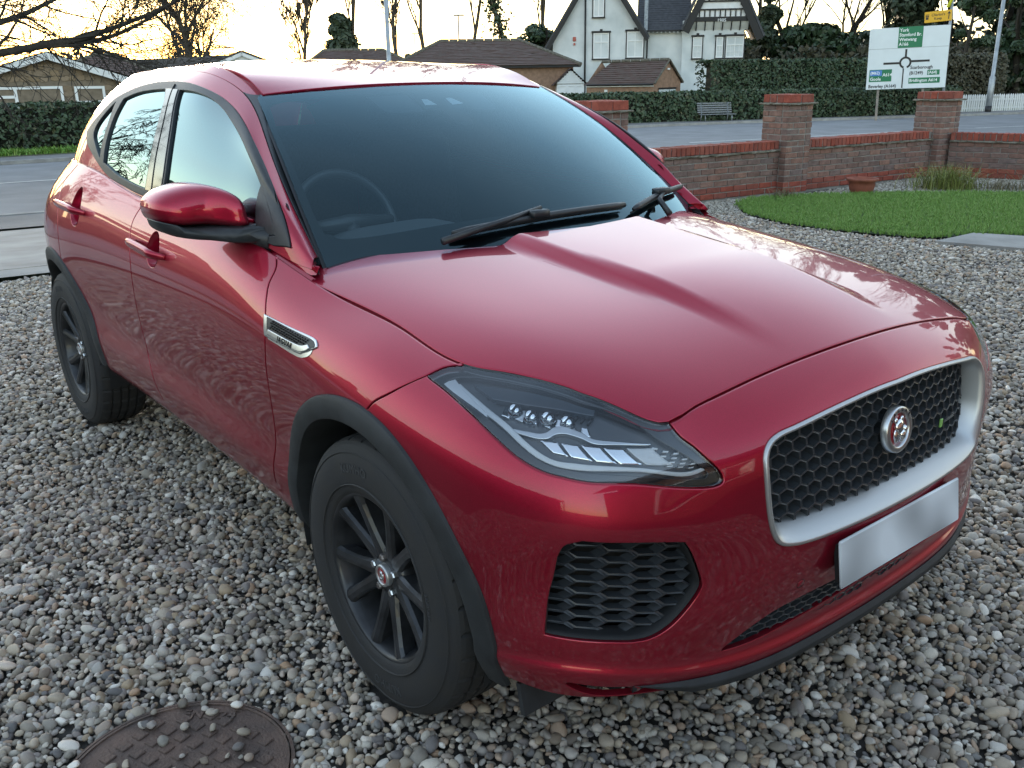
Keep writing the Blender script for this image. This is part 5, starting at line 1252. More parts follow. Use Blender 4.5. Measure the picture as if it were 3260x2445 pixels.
def gravel():
    r=np.random.default_rng(11);P=[];S=[]
    def layer(x0,x1,y0,y1,sp,zlo,zhi,smin,smax,big=.0):
        nx,ny=int((x1-x0)/sp),int((y1-y0)/sp)
        gx,gy=np.meshgrid(np.arange(nx),np.arange(ny),indexing='ij')
        x=x0+(gx+(gy%2)*.5+r.uniform(-.45,.45,gx.shape))*sp;y=y0+(gy+r.uniform(-.45,.45,gx.shape))*sp
        x,y=x.ravel(),y.ravel();s=r.lognormal(math.log((smin*smax)**.5),.33,len(x)).clip(smin*.7,smax*1.25)
        if big: k=r.random(len(x))<big;s[k]=r.uniform(.034,.055,k.sum())
        z=r.uniform(zlo,zhi,len(x))
        return np.stack([x,y,z],1),s
    A=[layer(-2.2,2.6,-3.2,1.6,.0195,-.014,-.002,.013,.034,.02),layer(-2.2,2.6,-3.2,1.6,.030,-.006,.004,.014,.040,.035),
       layer(-6.5,-2.2,-4.5,1.2,.024,-.014,-.001,.016,.036,.02),layer(-6.5,2.6,1.6,7.9,.0265,-.014,.0,.017,.038,.02),layer(-2.2,1.5,1.6,5,.05,-.004,.004,.018,.038,.05),
       layer(-6.5,-2.2,-4.5,1.2,.048,-.004,.004,.018,.038,.05),layer(-5.3,2.5,7.9,12.2,.034,-.014,.0,.02,.045,.02)]
    P=np.concatenate([a[0] for a in A]);S=np.concatenate([a[1] for a in A])*.88
    keep=np.ones(len(P),bool)
    keep&=~poly_in(P[:,:2],LAWN);keep&=~poly_in(P[:,:2],SLAB)
    # garden bed by the wall has its own pale shingle
    u=-((P[:,0]-WP[0])*WN[0]+(P[:,1]-WP[1])*WN[1]);keep&=u<.02
    dm=np.hypot(P[:,0]-MAN_C[0],P[:,1]-MAN_C[1]);keep&=(dm>MAN_R+.006-.014*(r.random(len(P))<.35))
    for cx in (0,-2.681):
        for cy in (-.812,.812):
            keep&=~((np.abs(P[:,0]-cx)<.085)&(np.abs(P[:,1]-cy)<.115))
    # nothing needed deep under the car
    keep&=~((np.abs(P[:,1])<.45)&(P[:,0]<.1)&(P[:,0]>-3.2))
    # keep only a wedge the camera (or a step to its side) can see
    d=P[:,:2]-np.array(CAM_POS[:2]);az=np.arctan2(d[:,1],d[:,0]);az0=math.pi/2+CAM_YAW;da=(az-az0+math.pi)%(2*math.pi)-math.pi
    keep&=(np.abs(da)<math.radians(47))|(np.hypot(d[:,0],d[:,1])<2.2)
    P,S=P[keep],S[keep]
    P[:,2]+=gz(P[:,0],P[:,1])
    bed=poly_in(P[:,:2],[(-6,5),(-4.6,7.0),(-5.0,8.4),(-4.3,9.7),(-3.3,10.6),(-1.8,11.1),(3,11.0),(3,14),(-6,14)])
    n=len(P);rot=np.stack([r.normal(0,.30,n),r.normal(0,.30,n),r.uniform(0,6.28,n)],1)
    fl=(r.random(n)<.13);rot[fl,0]=r.uniform(-1.4,1.4,fl.sum())
    scl=np.stack([S*r.uniform(.85,1.45,n),S*r.uniform(.75,1.05,n),S*r.uniform(.5,.85,n)],1)
    idx=r.integers(0,len(STK),n)
    nb=~bed
    gn_scatter('gravel',P[nb],rot[nb],scl[nb],idx[nb],STK,PEB)
    gn_scatter('pale_shingle',P[bed],rot[bed],scl[bed],idx[bed],STK,PEBW)
    return len(P)
NPEB=gravel()
# manhole cover
mh=empty('manhole_cover',(MAN_C[0],MAN_C[1],.0));tag(mh,'round rusty cast iron manhole cover half buried in the gravel','manhole cover')
mh.rotation_euler=(0,0,math.radians(20))
v,f=lathe([(0,.004),(.250,.004),(.2505,.008),(.257,.008),(.258,-.004)],72,'z');MB().add(v,f).build('cover_plate',IRON,mh,False)
v,f=lathe([(.2605,-.004),(.261,.007),(.269,.006),(.271,-.02)],72,'z');MB().add(v,f).build('cover_frame',IRON,mh,False)
st=MB()
for i in range(-5,6):
    for j in range(-5,6):
        x,y=i*.047,j*.047
        if (i+j)%1==0 and math.hypot(x,y)<.228 and not (-.20<x<-.0 and .09<y<.20 and False): st.box((x,y,.0058),(.030,.030,.006),bev=.002)
st.build('cover_stud',IRON,mh)
textobj('cover_lettering','EN 124',.042,IRON,mh,Matrix.Translation((-.10,.185,.005))@Matrix.Rotation(math.radians(28),4,'Z'),.003,1.1,.001)
r=np.random.default_rng(5)
km=[]
for i in range(6):
    V,F=STK[[1,5,9,13,16,20][i]];me=bpy.data.meshes.new('loose_stone');me.from_pydata([tuple(v) for v in V],[],F);me.materials.append(PEB);me.shade_smooth();km.append(me)
for i in range(46):
    a,d=r.uniform(0,6.28),.255*math.sqrt(r.random());o=bpy.data.objects.new('loose_stone',km[i%6]);COL.objects.link(o)
    s=r.uniform(.012,.029);o.scale=(s*1.3,s,s*.7);o.location=(MAN_C[0]+d*math.cos(a),MAN_C[1]+d*math.sin(a),.009+s*.30);o.rotation_euler=(r.normal(0,.2),r.normal(0,.2),r.uniform(0,6.28))
    tag(o,'small loose stone lying on the rusty round manhole cover','stone','loose stones on the manhole cover')
# slab path
for k in range(3):
    f0,f1=k/3+.004,(k+1)/3-.004;A_,B_,C_,D_=[np.array(q) for q in SLAB];P=[A_+(D_-A_)*f0,A_+(D_-A_)*f1,B_+(C_-B_)*f1,B_+(C_-B_)*f0];tag(MB().prism([tuple(q) for q in P],'z',-.02,.022+.002*k).build('garden_path_slab',CONC),kind='structure')
# lawn
lp=resample(lambda u,v:np.stack([u,v,0*u],1),LAWN,.12)
tag(meshobj('lawn',[(p[0],p[1],.012) for p in lp],[tuple(range(len(lp)))],mat('lawn soil',(.028,.05,.014),.95,noise=.4,nscale=20)),kind='structure')
def tuft_kinds(n,blades,h,w,seed,lean=.5):
    r=np.random.default_rng(seed);out=[]
    for k in range(n):
        V=[];F=[]
        for b in range(blades):
            a=r.uniform(0,6.28);d=np.array([math.cos(a),math.sin(a)]);L=h*r.uniform(.6,1.15);ln=lean*r.uniform(.2,1.1);px_,py_=r.normal(0,w*2.2,2);b0=len(V);s=np.array([-d[1],d[0]])*w
            for i,f in enumerate((0,.4,.75,1)):
                o=d*L*ln*f*f;z=L*f*(1-.25*ln*f);ww=(1-f)**.6
                V.append((px_+o[0]+s[0]*ww,py_+o[1]+s[1]*ww,z));V.append((px_+o[0]-s[0]*ww,py_+o[1]-s[1]*ww,z))
            F+=[(b0+2*i,b0+2*i+1,b0+2*i+3,b0+2*i+2) for i in range(3)]
        out.append((V,F))
    return out
def lawn_grass():
    r=np.random.default_rng(4);n=52000;P=np.stack([r.uniform(-5.5,.5,n),r.uniform(6.2,11,n)],1);P=P[poly_in(P+r.normal(0,.022,P.shape),LAWN)];n=len(P)
    s=r.uniform(.7,1.25,n);gn_scatter('lawn_grass',np.c_[P,np.full(n,.008)],np.c_[r.normal(0,.1,n),r.normal(0,.1,n),r.uniform(0,6.28,n)],np.c_[s,s,s],r.integers(0,6,n),tuft_kinds(6,9,.045,.0022,2,.7),BLADE)
    # rough grass on the far verge and along the hedge foot
    q=[]
    fa=off(FAR,-2.2);fb=off(FAR,-3.4)
    for k in range(9000):
        t=r.uniform(4,9.6);i=int(t);f=t-i;a=fa[i]*(1-f)+fa[i+1]*f;b=fb[i]*(1-f)+fb[i+1]*f;p=a+(b-a)*r.random();q.append((p[0],p[1],-.40))
    for k in range(3500):
        t=r.uniform(2.2,4.5);i=int(t);f=t-i;a=fa[i]*(1-f)+fa[i+1]*f;b=fb[i]*(1-f)+fb[i+1]*f;p=a+(b-a)*r.random()*1.3;q.append((p[0],p[1],-.40))
    q=np.array(q);n=len(q);s=r.uniform(.8,2.2,n)
    gn_scatter('verge_grass',q,np.c_[r.normal(0,.1,n),r.normal(0,.1,n),r.uniform(0,6.28,n)],np.c_[s*1.8,s*1.8,s],r.integers(0,6,n),tuft_kinds(6,9,.09,.006,8,.6),BLADE)
lawn_grass()
# ============================================================ boundary wall
def brickmesh(L,W,H,m,seed):
    r=np.random.default_rng(seed);mb=MB();mb.box((0,0,0),(L,W,H),bev=.005);V=np.array(mb.V)+r.normal(0,.0016,(len(mb.V),3))
    me=bpy.data.meshes.new('brick');me.from_pydata([tuple(v) for v in V],[],mb.F);me.materials.append(m);return me
BM=[brickmesh(.213,.213,.063,BRK,i) for i in range(6)];BMR=[brickmesh(.213,.213,.063,BRR,20+i) for i in range(4)]
BH=[brickmesh(.101,.213,.063,BRK,40+i) for i in range(3)];BHR=[brickmesh(.101,.213,.063,BRR,60+i) for i in range(2)]
BC=[brickmesh(.064,.225,.105,BRR,50+i) for i in range(5)]
BQ=[brickmesh(.213,.101,.063,BRK,70+i) for i in range(4)];BQR=[brickmesh(.213,.101,.063,BRR,80+i) for i in range(3)];BCS=[brickmesh(.213,.101,.10,BRR,90+i) for i in range(4)]
rb_=np.random.default_rng(21)
def put(name,me,parent,loc,rz=0.,j=.0015):
    o=bpy.data.objects.new(name,me);COL.objects.link(o);o.parent=parent;o.location=(loc[0]+rb_.normal(0,j),loc[1]+rb_.normal(0,j*1.6),loc[2]+rb_.normal(0,j));o.rotation_euler=(rb_.normal(0,.004),rb_.normal(0,.004),rz+rb_.normal(0,.006));return o
def wall(p0,d,L,label,top=.535,base=0.):
    a=math.atan2(d[1],d[0]);w=empty('garden_wall',(p0[0],p0[1],base),a);tag(w,label,'wall',)
    MB().box((L/2,0,top/2-.05),(L,.190,top+.10)).build('mortar_core',MORT,w)
    nc=7;ch=top/nc
    for k in range(nc):
        z=(k+.5)*ch;x=-.0 if k%2 else -.112;red=k==0 or (k==1)
        while x<L-.02:
            x0=max(0,x);x1=min(L,x+.2245)
            if x1-x0>.14: put('brick',(BMR if red else BM)[rb_.integers(4)],w,((x+.112) if x1-x0>.2 else (x0+x1)/2,0,z)).scale.x=min(1,(x1-x0-.011)/.213)
            elif x1-x0>.06: put('brick',(BHR if red else BH)[rb_.integers(2)],w,((x0+x1)/2,0,z)).scale.x=(x1-x0-.011)/.101
            x+=.2245
    # tile creasing ledge under the coping, ragged
    n=int(L/.05);V=[];F=[]
    for i in range(n+1):
        x=L*i/n
        for (y,z) in ((-.135,top-.004),(-.140,top+.014),(-.12,top+.020),(.12,top+.020),(.140,top+.014),(.135,top-.004)):
            V.append((x,y+rb_.normal(0,.006),z+rb_.normal(0,.003)))
    F=[(i*6+j,(i+1)*6+j,(i+1)*6+(j+1)%6,i*6+(j+1)%6) for i in range(n) for j in range(6)]
    meshobj('creasing_ledge',V,F,MORT2,w)
    x=.037
    MB().box((L/2,0,top+.065),(L-.02,.20,.085)).build('coping_mortar',MORT,w)
    while x<L-.03:
        put('coping_brick',BC[rb_.integers(5)],w,(x,0,top+.072));x+=.0748
    return w
def pillar(corner,label,H=1.10,base=0.,flush=0.):
    """corner = garden-side, near corner"""
    a=math.atan2(WD[1],WD[0]);c=np.array(corner)+WD*.22-WN*.22;p=empty('brick_pillar',(c[0],c[1],base),a);tag(p,label,'pillar')
    MB().box((0,0,H/2-.05),(.425,.425,H+.1)).build('mortar_core',MORT,p)
    nc=int(round(H/.0755));ch=H/nc
    for k in range(nc):
        z=(k+.5)*ch;red=k<2
        Q=BQR if red else BQ
        for s in range(4):
            rz=s*math.pi/2+(math.pi if False else 0)
            R2=Matrix.Rotation(rz,2)
            offs=(-.168,.056) if (k+s)%2 else (-.056,.168)
            seq=[(-.111,.213),(.113,.213)] if k%2==0 else [(-.168,.101),(.0,.213),(.168,.101)]
            # running bond round the square : each side owns one corner
            x=-.2195
            L_=[.213,.1015] if (k%2==0) else [.1015,.213]
            for ln in L_:
                m_=Q[rb_.integers(3)] if ln>.2 else None
                xc=x+ln/2;v=R2@Vector((xc,-.1685))
                o=put('brick',Q[rb_.integers(3)],p,(v[0],v[1],z),rz,.0012);o.scale.x=ln/.213
                x+=ln+.0105
    def ledge(z,w,nm,h=.022):
        V=[];F=[];n=12
        pts=[]
        for s in range(4):
            for i in range(n): 
                t=-w+2*w*i/n;q=Matrix.Rotation(s*math.pi/2,2)@Vector((t,-w));pts.append(q)
        m=len(pts)
        for (k,zz) in ((1,0),(1.012,h*.6),(.97,h)):
            for q in pts: V.append((q[0]*k+rb_.normal(0,.005),q[1]*k+rb_.normal(0,.005),z+zz+rb_.normal(0,.002)))
        for j in range(2):
            for i in range(m): F.append((j*m+i,j*m+(i+1)%m,(j+1)*m+(i+1)%m,(j+1)*m+i))
        F.append(tuple(2*m+i for i in range(m)));F.append(tuple(range(m))[::-1]);meshobj(nm,V,F,MORT2,p)
    ledge(H,.258,'creasing_ledge')
    MB().box((0,0,H+.067),(.42,.42,.090)).build('cap_mortar',MORT,p)
    for i in range(4):
        for j in range(2):
            put('cap_brick',BCS[rb_.integers(4)],p,(-.112+.2245*j,-.168+.112*i,H+.074),0,.0015)
    return p
sd=lambda s: WP+WD*s
pillar(sd(-3.0),'square brick pillar with red cap at the left end of the wall, behind the windscreen')
pillar(sd(0),'square brick pillar with red cap between two low wall sections, middle of the row')
C3=np.array([-5.08,11.52]);pillar(C3,'square brick corner pillar with red cap in front of the road sign',1.065)
wm=-WN*.22
wall(sd(-2.56)+wm,WD,2.56,'low brick wall with red soldier coping between the left pillar and the middle pillar')
wall(sd(.44)+wm,WD,np.linalg.norm(C3-WP)-.44,'low brick wall with red soldier coping between the middle pillar and the corner pillar',.525)
e0=C3+WD*.30-WN*.0
wall(e0,ED,6.0,'low brick wall with red soldier coping running right from the corner pillar',.50)
# pot
def lathobj(name,prof,m,parent=None,n=36): 
    v,f=lathe(prof,n,'z');o=MB().add(v,f).build(name,m,parent,True);return o
pot=lathobj('terracotta_pot',[(0,.0),(.115,.0),(.14,.05),(.155,.11),(.150,.155),(.185,.175),(.19,.20),(.175,.205),(.16,.195),(.14,.15),(0,.13)],TERRA);pot.location=(-4.80,9.15,.0);pot.scale=(1.05,1.05,.95)
tag(pot,'round terracotta pot at the foot of the brick wall','pot')
# ornamental grasses
def clump(loc,h,n,seed,m,name,label,spread=.35,sc=1.):
    V,F=tuft_kinds(1,n,h,.0045,seed,spread)[0];V=np.array(V)
    k=int(len(V)/8);r=np.random.default_rng(seed)
    for b in range(k):
        o=r.normal(0,.085*sc,2);V[b*8:b*8+8,:2]+=o
    o=meshobj(name,V,F,m);o.location=(*loc,0.0);return tag(o,label,'plant')
clump((-4.30,10.35),.36,620,3,TUFTY,'grass_clump','yellow green ornamental grass clump beside the corner pillar',1.25,2.1)
clump((-2.75,11.0),.52,800,4,TUFTY,'grass_clump','large yellow green ornamental grass clump before the wall at the right edge',1.15,2.5)
clump((-3.32,10.95),.36,300,5,TUFTD,'grass_clump','low dry brown grass tuft left of the large yellow clump',1.0,1.4)
clump((-3.80,10.75),.16,160,6,TUFTD,'low_plant','low grey green plant between the two yellow grass clumps',1.3,1.6)
clump((-5.20,8.05),.16,90,9,TUFTD,'low_plant','small grey green plant at the wall foot near the middle pillar',1.3,1.0)
# ============================================================ foliage builders
def leafcloud(P,N,size,r,asp=1.7,fold=.25):
    """small folded leaf quads at points P with rough normals N"""
    n=len(P);N=N/np.linalg.norm(N,axis=1)[:,None];t=r.normal(size=(n,3));t-=N*(t*N).sum(1)[:,None];t/=np.linalg.norm(t,axis=1)[:,None];b=np.cross(N,t)
    s=(size*r.uniform(.6,1.3,n))[:,None]
    V=np.stack([P-t*s*asp*.5,P+b*s*.5+N*s*fold,P+t*s*asp*.5,P-b*s*.5+N*s*fold],1).reshape(-1,3)
    i=np.arange(n)*4;F=np.stack([i,i+1,i+2,i+3],1);return V,F
def fastmesh(name,V,F,m,parent=None):
    me=bpy.data.meshes.new(name);V=np.asarray(V,np.float32);F=np.asarray(F,np.int32);k=F.shape[1]
    me.vertices.add(len(V));me.vertices.foreach_set('co',V.ravel());me.loops.add(F.size);me.loops.foreach_set('vertex_index',F.ravel());me.polygons.add(len(F));me.polygons.foreach_set('loop_start',np.arange(0,F.size,k,dtype=np.int32));me.materials.append(m);me.update(calc_edges=True)
    o=bpy.data.objects.new(name,me);COL.objects.link(o)
    if parent is not None:o.parent=parent
    return o
def hedge(pts,h,w,n,size,m,label,seed,z0=None,name='hedge',rough=.10,core=HEDGE,lean=0):
    r=np.random.default_rng(seed);L=np.array(pts,float);d=np.concatenate([[0],np.cumsum(np.hypot(*np.diff(L,axis=0).T))])
    t=r.uniform(0,d[-1],n);i=np.clip(np.searchsorted(d,t)-1,0,len(L)-2);f=(t-d[i])/(d[i+1]-d[i]);c=L[i]+(L[i+1]-L[i])*f[:,None];tg=(L[i+1]-L[i]);tg/=np.linalg.norm(tg,axis=1)[:,None];nr=np.stack([tg[:,1],-tg[:,0]],1)
    side=r.choice([0,1,2],n,p=[.46,.2,.34])
    hv=r.uniform(0,1,n)**.9
    wob=.5+.5*np.sin(t*1.7+hv*3)*np.sin(t*.63+2)
    dep=r.exponential(rough*.55,n)-wob*rough*.8
    off_=np.where(side==0,w/2-dep,np.where(side==1,-w/2+dep,r.uniform(-w/2,w/2,n)));zz=np.where(side==2,h-dep*.6+r.normal(0,.02,n),hv*h)
    P=np.c_[c+nr*off_[:,None],zz]
    N=np.where((side==0)[:,None],np.c_[nr,np.full(n,.5)],np.where((side==1)[:,None],np.c_[-nr,np.full(n,.5)],np.c_[0*nr,np.ones(n)]))+r.normal(0,.75,(n,3))
    zb=np.array([float(gz(*p)) if z0 is None else z0 for p in c]);P[:,2]+=zb
    V,F=leafcloud(P,N,size,r);o=empty(name,(L[0][0],L[0][1],zb[0]));tag(o,label,'hedge')
    V=V-np.array([L[0][0],L[0][1],zb[0]]);q=fastmesh('foliage',V,F,m,o)
    # woody core
    CV=[];CF=[]
    for k in range(len(L)):
        tg_=(L[min(k+1,len(L)-1)]-L[max(k-1,0)]);tg_/=np.linalg.norm(tg_);nn=np.array([tg_[1],-tg_[0]]);z=(float(gz(*L[k])) if z0 is None else z0)-zb[0]
        for s,zz in ((-1,-.05),(-1,h-rough),(1,h-rough),(1,-.05)): p=L[k]+nn*s*(w/2-rough*.9)-L[0]+tg_*(.5 if k==0 else (-.5 if k==len(L)-1 else 0));CV.append((p[0],p[1],z+zz))
    CF=[(k*4+j,(k+1)*4+j,(k+1)*4+j+1,k*4+j+1) for k in range(len(L)-1) for j in range(3)]+[(0,1,2,3),tuple((len(L)-1)*4+j for j in (3,2,1,0))]
    meshobj('woody_core',CV,CF,mat('hedge core',(.012,.014,.008),.95) if 'hedge core' not in bpy.data.materials else bpy.data.materials['hedge core'],o)
    return o
hedge([(-27.6,11.5),(-25.9,19),(-24.7,24.6),(-22.35,29.3),(-19.6,35.8),(-18.6,38.6)],1.12,.8,26000,.085,HEDGE,'clipped dark green hedge along the far pavement behind the bench',1)
hedge([(-27.9,-14),(-27.5,-4),(-27.7,3.4),(-27.7,9.6)],1.30,.9,16000,.085,HEDGE,'clipped dark green hedge before the stone bungalow on the left',2)
hedge([(-27.4,32.8),(-25.2,37.6),(-23.4,40.6)],2.35,1.6,14000,.09,HEDGE,'tall clipped green hedge to the right of the brick garage',3,z0=-.5)
hedge([(-23.4,40.8),(-21.9,43.0),(-20.4,45.6)],2.45,2.2,12000,.10,HEDGEB,'tall brownish overgrown hedge behind the road sign',4,z0=-.5,rough=.25)
# ============================================================ trees
def skeleton(r,base,h,levels,spread=.5,up=.25,first=.35,nb=(5,4,4,3),rad=.16,lean=(0,0),curl=.12,shrink=.62,trunkseg=8,droop=0.):
    segs=[]
    def grow(p,d,L,rd,lv):
        n=max(3,int(trunkseg*(.8**lv)));pts=[p.copy()];rr=[rd];q=p.copy();dd=d.copy()
        for i in range(n):
            dd=dd+r.normal(0,curl,3)+np.array([0,0,up*.12*(1 if lv<3 else .6)-droop*(lv>1)]);dd/=np.linalg.norm(dd);q=q+dd*L/n;pts.append(q.copy());rr.append(rd*(1-.72*(i+1)/n))
        segs.append((pts,rr,lv))
        if lv>=levels: return
        k=nb[min(lv,len(nb)-1)]
        for j in range(k):
            f=first+(1-first)*(j+r.uniform(.1,.9))/k if lv==0 else r.uniform(.22,.98)
            i=min(n-1,int(f*n));a=pts[i]+(pts[i+1]-pts[i])*(f*n-i);ax=pts[i+1]-pts[i];ax/=np.linalg.norm(ax)
            w=r.normal(size=3);w-=ax*(w@ax);w/=np.linalg.norm(w)
            ang=r.uniform(.55,1.0)*spread*1.6;nd=ax*math.cos(ang)+w*math.sin(ang);nd[2]+=up;nd/=np.linalg.norm(nd)
            grow(a,nd,L*shrink*r.uniform(.7,1.15)*(1-.25*f if lv==0 else 1),max(rr[i]*r.uniform(.45,.65),.004),lv+1)
    d0=np.array([lean[0],lean[1],1.]);d0/=np.linalg.norm(d0);grow(np.array(base,float),d0,h,rad,0);return segs
def segmesh(segs,minr=.006):
    V=[];F=[];b=0
    for pts,rr,lv in segs:
        n=6 if lv==0 else (5 if lv==1 else 3);P=np.array(pts);D=np.gradient(P,axis=0);D/=np.linalg.norm(D,axis=1)[:,None]+1e-9
        u=np.cross(D,[.31,.17,.93]);u/=np.linalg.norm(u,axis=1)[:,None]+1e-9;w=np.cross(D,u);R=np.maximum(np.array(rr),minr)
        a=2*np.pi*np.arange(n)/n
        ring_=P[:,None]+R[:,None,None]*(np.cos(a)[None,:,None]*u[:,None]+np.sin(a)[None,:,None]*w[:,None])
        V.append(ring_.reshape(-1,3));m=len(P);i=np.arange(m-1)[:,None]*n;k=np.arange(n)[None];k2=(k+1)%n
        f=np.stack([b+i+k,b+i+k2,b+i+n+k2,b+i+n+k],-1).reshape(-1,4);F.append(f);b+=m*n
    return np.concatenate(V),np.concatenate(F)
def bare_tree(name,label,loc,seed,m=BARK,minr=.008,group=None,ivy=0,ivyh=.6,**kw):
    r=np.random.default_rng(seed);sg=skeleton(r,(0,0,0),**kw) if 'r' not in kw else None
    o=empty(name,loc);tag(o,label,'tree',group)
    V,F=segmesh([s for s in sg if s[2]<=1],minr);fastmesh('trunk',V,F,m,o)
    V,F=segmesh([s for s in sg if s[2]>1],minr);fastmesh('crown',V,F,m,o)
    if ivy:
        P=[];
        for pts,rr,lv in sg:
            if lv<=1:
                for p in pts:
                    if p[2]<kw['h']*ivyh:
                        for q in range(ivy if lv==0 else ivy//3): P.append(p+r.normal(0,.55 if lv==0 else .35,3)*np.array([1,1,1.1]))
        P=np.array(P);V,F=leafcloud(P,r.normal(size=P.shape),.22,r);fastmesh('ivy',V,F,IVY,o)
    return o
def evergreen(name,label,loc,h,w,n,seed,m=EVER,shape='cone',size=.22,trunk=.18,group=None,lumps=26,base=.06):
    r=np.random.default_rng(seed);o=empty(name,loc);tag(o,label,'tree',group)
    c=[];s=[]
    for i in range(lumps):
        z=r.uniform(base,.97);k=(1-z)**.75 if shape=='cone' else math.sqrt(max(.02,1-(2*z-1)**2)) if shape=='round' else (1.0 if z<.75 else (1-z)/.25)**.6
        a=r.uniform(0,6.28);q=r.uniform(.25,.82)*k*w/2;c.append((q*math.cos(a),q*math.sin(a),z*h));s.append((.18+.34*k)*w*r.uniform(.45,.8)*.62)
    c=np.array(c);s=np.array(s);k=r.integers(0,lumps,n);d=r.normal(size=(n,3));d/=np.linalg.norm(d,axis=1)[:,None];rad=s[k]*r.uniform(.35,1.15,n)**.5
    P=c[k]+d*rad[:,None]*np.array([1,1,.62]);N=d+r.normal(0,.6,(n,3))+np.array([0,0,.5]);P[:,2]=np.maximum(P[:,2],.05*h*r.random(n))
    V,F=leafcloud(P,N,size,r,2.0);fastmesh('crown',V,F,m,o)
    sg=skeleton(r,(0,0,0),h*.92,1,.6,.1,.15,(10,),trunk,curl=.05,shrink=.32);V,F=segmesh(sg,.02);fastmesh('trunk',V,F,BARKD,o);return o
ZR=-.5
# the big bare tree whose boughs reach in at the top left
def big_left():
    r=np.random.default_rng(31);o=empty('bare_tree',(-19.4,-1.6,-.45));tag(o,'large bare tree whose thick boughs reach in at the top left','tree')
    sg=[]
    def limb(P,rd,lv,L=None,d=None,curl=.09):
        if P is None: pass
        pts=P;n=len(pts)-1;rr=[rd*(1-.78*i/n) for i in range(n+1)];sg.append((pts,rr,lv))
        if lv>=4:return
        k=(5,15,6,4)[lv]
        for j in range(k):
            f=.10+.89*(j+r.random())/k;i=min(n-1,int(f*n));a=pts[i]+(pts[i+1]-pts[i])*(f*n-i);ax=pts[i+1]-pts[i];ax=ax/np.linalg.norm(ax);w=r.normal(size=3);w-=ax*(w@ax);w/=np.linalg.norm(w);ang=r.uniform(.35,1.0);nd=ax*math.cos(ang)+w*math.sin(ang)
            Ln={1:r.uniform(.9,2.0),2:r.uniform(.45,1.0),3:r.uniform(.22,.5)}[lv]
            m=6 if lv<3 else 4;q=a.copy();dd=nd.copy();Q=[q.copy()]
            for s in range(m):
                dd=dd+r.normal(0,.14,3)+np.array([0,0,.02 if lv<2 else -.05]);dd/=np.linalg.norm(dd);q=q+dd*Ln/m;Q.append(q.copy())
            limb(Q,max(rr[i]*.50,.0055),lv+1)
    B=np.array([-19.4,-1.6,-.45])
    def bough(l,rd): limb([q-B for q in smooth_seg(np.array(l,float),4)],rd,1)
    sg.append(([np.array([0,0,0.]),np.array([.05,.1,1.1]),np.array([.15,.45,1.9])],[.36,.31,.27],0))
    sg.append(([np.array([.05,.1,1.1]),np.array([-.1,-.3,3.5]),np.array([-.2,-.2,7])],[.26,.2,.1],0))
    bough([(-19.3,-1.2,1.4),(-19.05,.51,1.58),(-18.92,1.45,1.85),(-18.77,2.25,2.02),(-18.63,2.89,2.13),(-18.45,3.61,2.26),(-18.2,4.2,2.46),(-17.8,4.9,2.75),(-17.5,5.6,3.1)],.115)
    bough([(-19.3,-1.2,1.5),(-19.04,.61,2.07),(-18.9,1.53,2.28),(-19.05,2.33,2.55),(-19.3,2.94,2.76),(-19.5,3.7,3.11),(-19.6,4.6,3.5)],.10)
    bough([(-19.4,-1.3,1.7),(-19.2,.3,2.35),(-19.4,1.4,2.7),(-19.5,2.4,3.05),(-19.6,3.5,3.5),(-19.7,4.4,4.1)],.09)
    bough([(-18.7,2.6,2.10),(-18.44,3.5,2.14),(-18.2,4.1,2.0),(-18.0,4.6,1.78),(-17.8,5.0,1.55)],.045)
    bough([(-18.6,3.2,2.2),(-18.4,3.9,2.24),(-18.1,4.5,2.45),(-17.9,5.2,2.85),(-17.6,5.9,3.3)],.06)
    bough([(-19.2,-.6,1.9),(-18.4,1.0,2.6),(-17.9,2.2,3.2),(-17.6,3.2,3.9)],.08)
    V,F=segmesh([s for s in sg if s[2]<=1],.010);fastmesh('trunk',V,F,BARKD,o);V,F=segmesh([s for s in sg if s[2]>1],.0062);fastmesh('crown',V,F,BARKD,o)
big_left()
bare_tree('bare_tree','broad bare many-limbed tree behind the dark roofed bungalow on the left',(-73.0,26.2,ZR),7,BARK,.013,h=7.6,levels=5,spread=.62,up=.26,first=.14,nb=(12,6,5,4,3),rad=.40,curl=.10,shrink=.72,trunkseg=9)
bare_tree('bare_tree','small bare tree at the right of the broad bare tree on the left skyline',(-74.0,28.6,ZR),8,TWIG and BARK,.012,h=5.2,levels=4,spread=.7,up=.2,first=.2,nb=(10,6,5,4),rad=.16,curl=.12,shrink=.6)
tall=dict(levels=5,spread=.36,up=.42,first=.22,nb=(10,6,5,4,3),curl=.085,shrink=.52)
for k,(x,y,h,sd_,lab) in enumerate([(-69.3,33.8,9.0,12,'bare twiggy tree behind the left of the dark conifer'),(-68.6,38.6,14.5,13,'tall bare tree just left of the near lamp post'),(-66.6,41.6,13.0,14,'slim bare tree just right of the near lamp post'),(-66.4,44.2,15.0,15,'tall forked bare tree left of the small street lamp'),(-64.6,47.0,16.5,16,'tall bare tree immediately right of the small street lamp'),(-60.4,51.8,15.5,18,'tall bare tree between the ivy clad tree and the white house')]):
    bare_tree('tall_bare_tree',lab,(x,y,ZR),sd_,BARK,.019,h=h,rad=.20,**tall)
bare_tree('ivy_clad_tree','bare tree with dark ivy climbing its trunk behind the brown roofed bungalow',(-62.6,49.4,ZR),17,BARK,.019,ivy=85,ivyh=.55,h=15,rad=.25,**tall)
evergreen('conifer','dark ragged conifer on the skyline above the middle bungalow roof',(-64.5,35.0,ZR),6.3,5.6,7000,41,EVER,'cone',.24,lumps=34)
evergreen('holly_bush','round dark evergreen bush against the left corner of the white house',(-51.0,43.4,ZR),5.4,3.6,5000,42,IVY,'round',.20,base=.0)
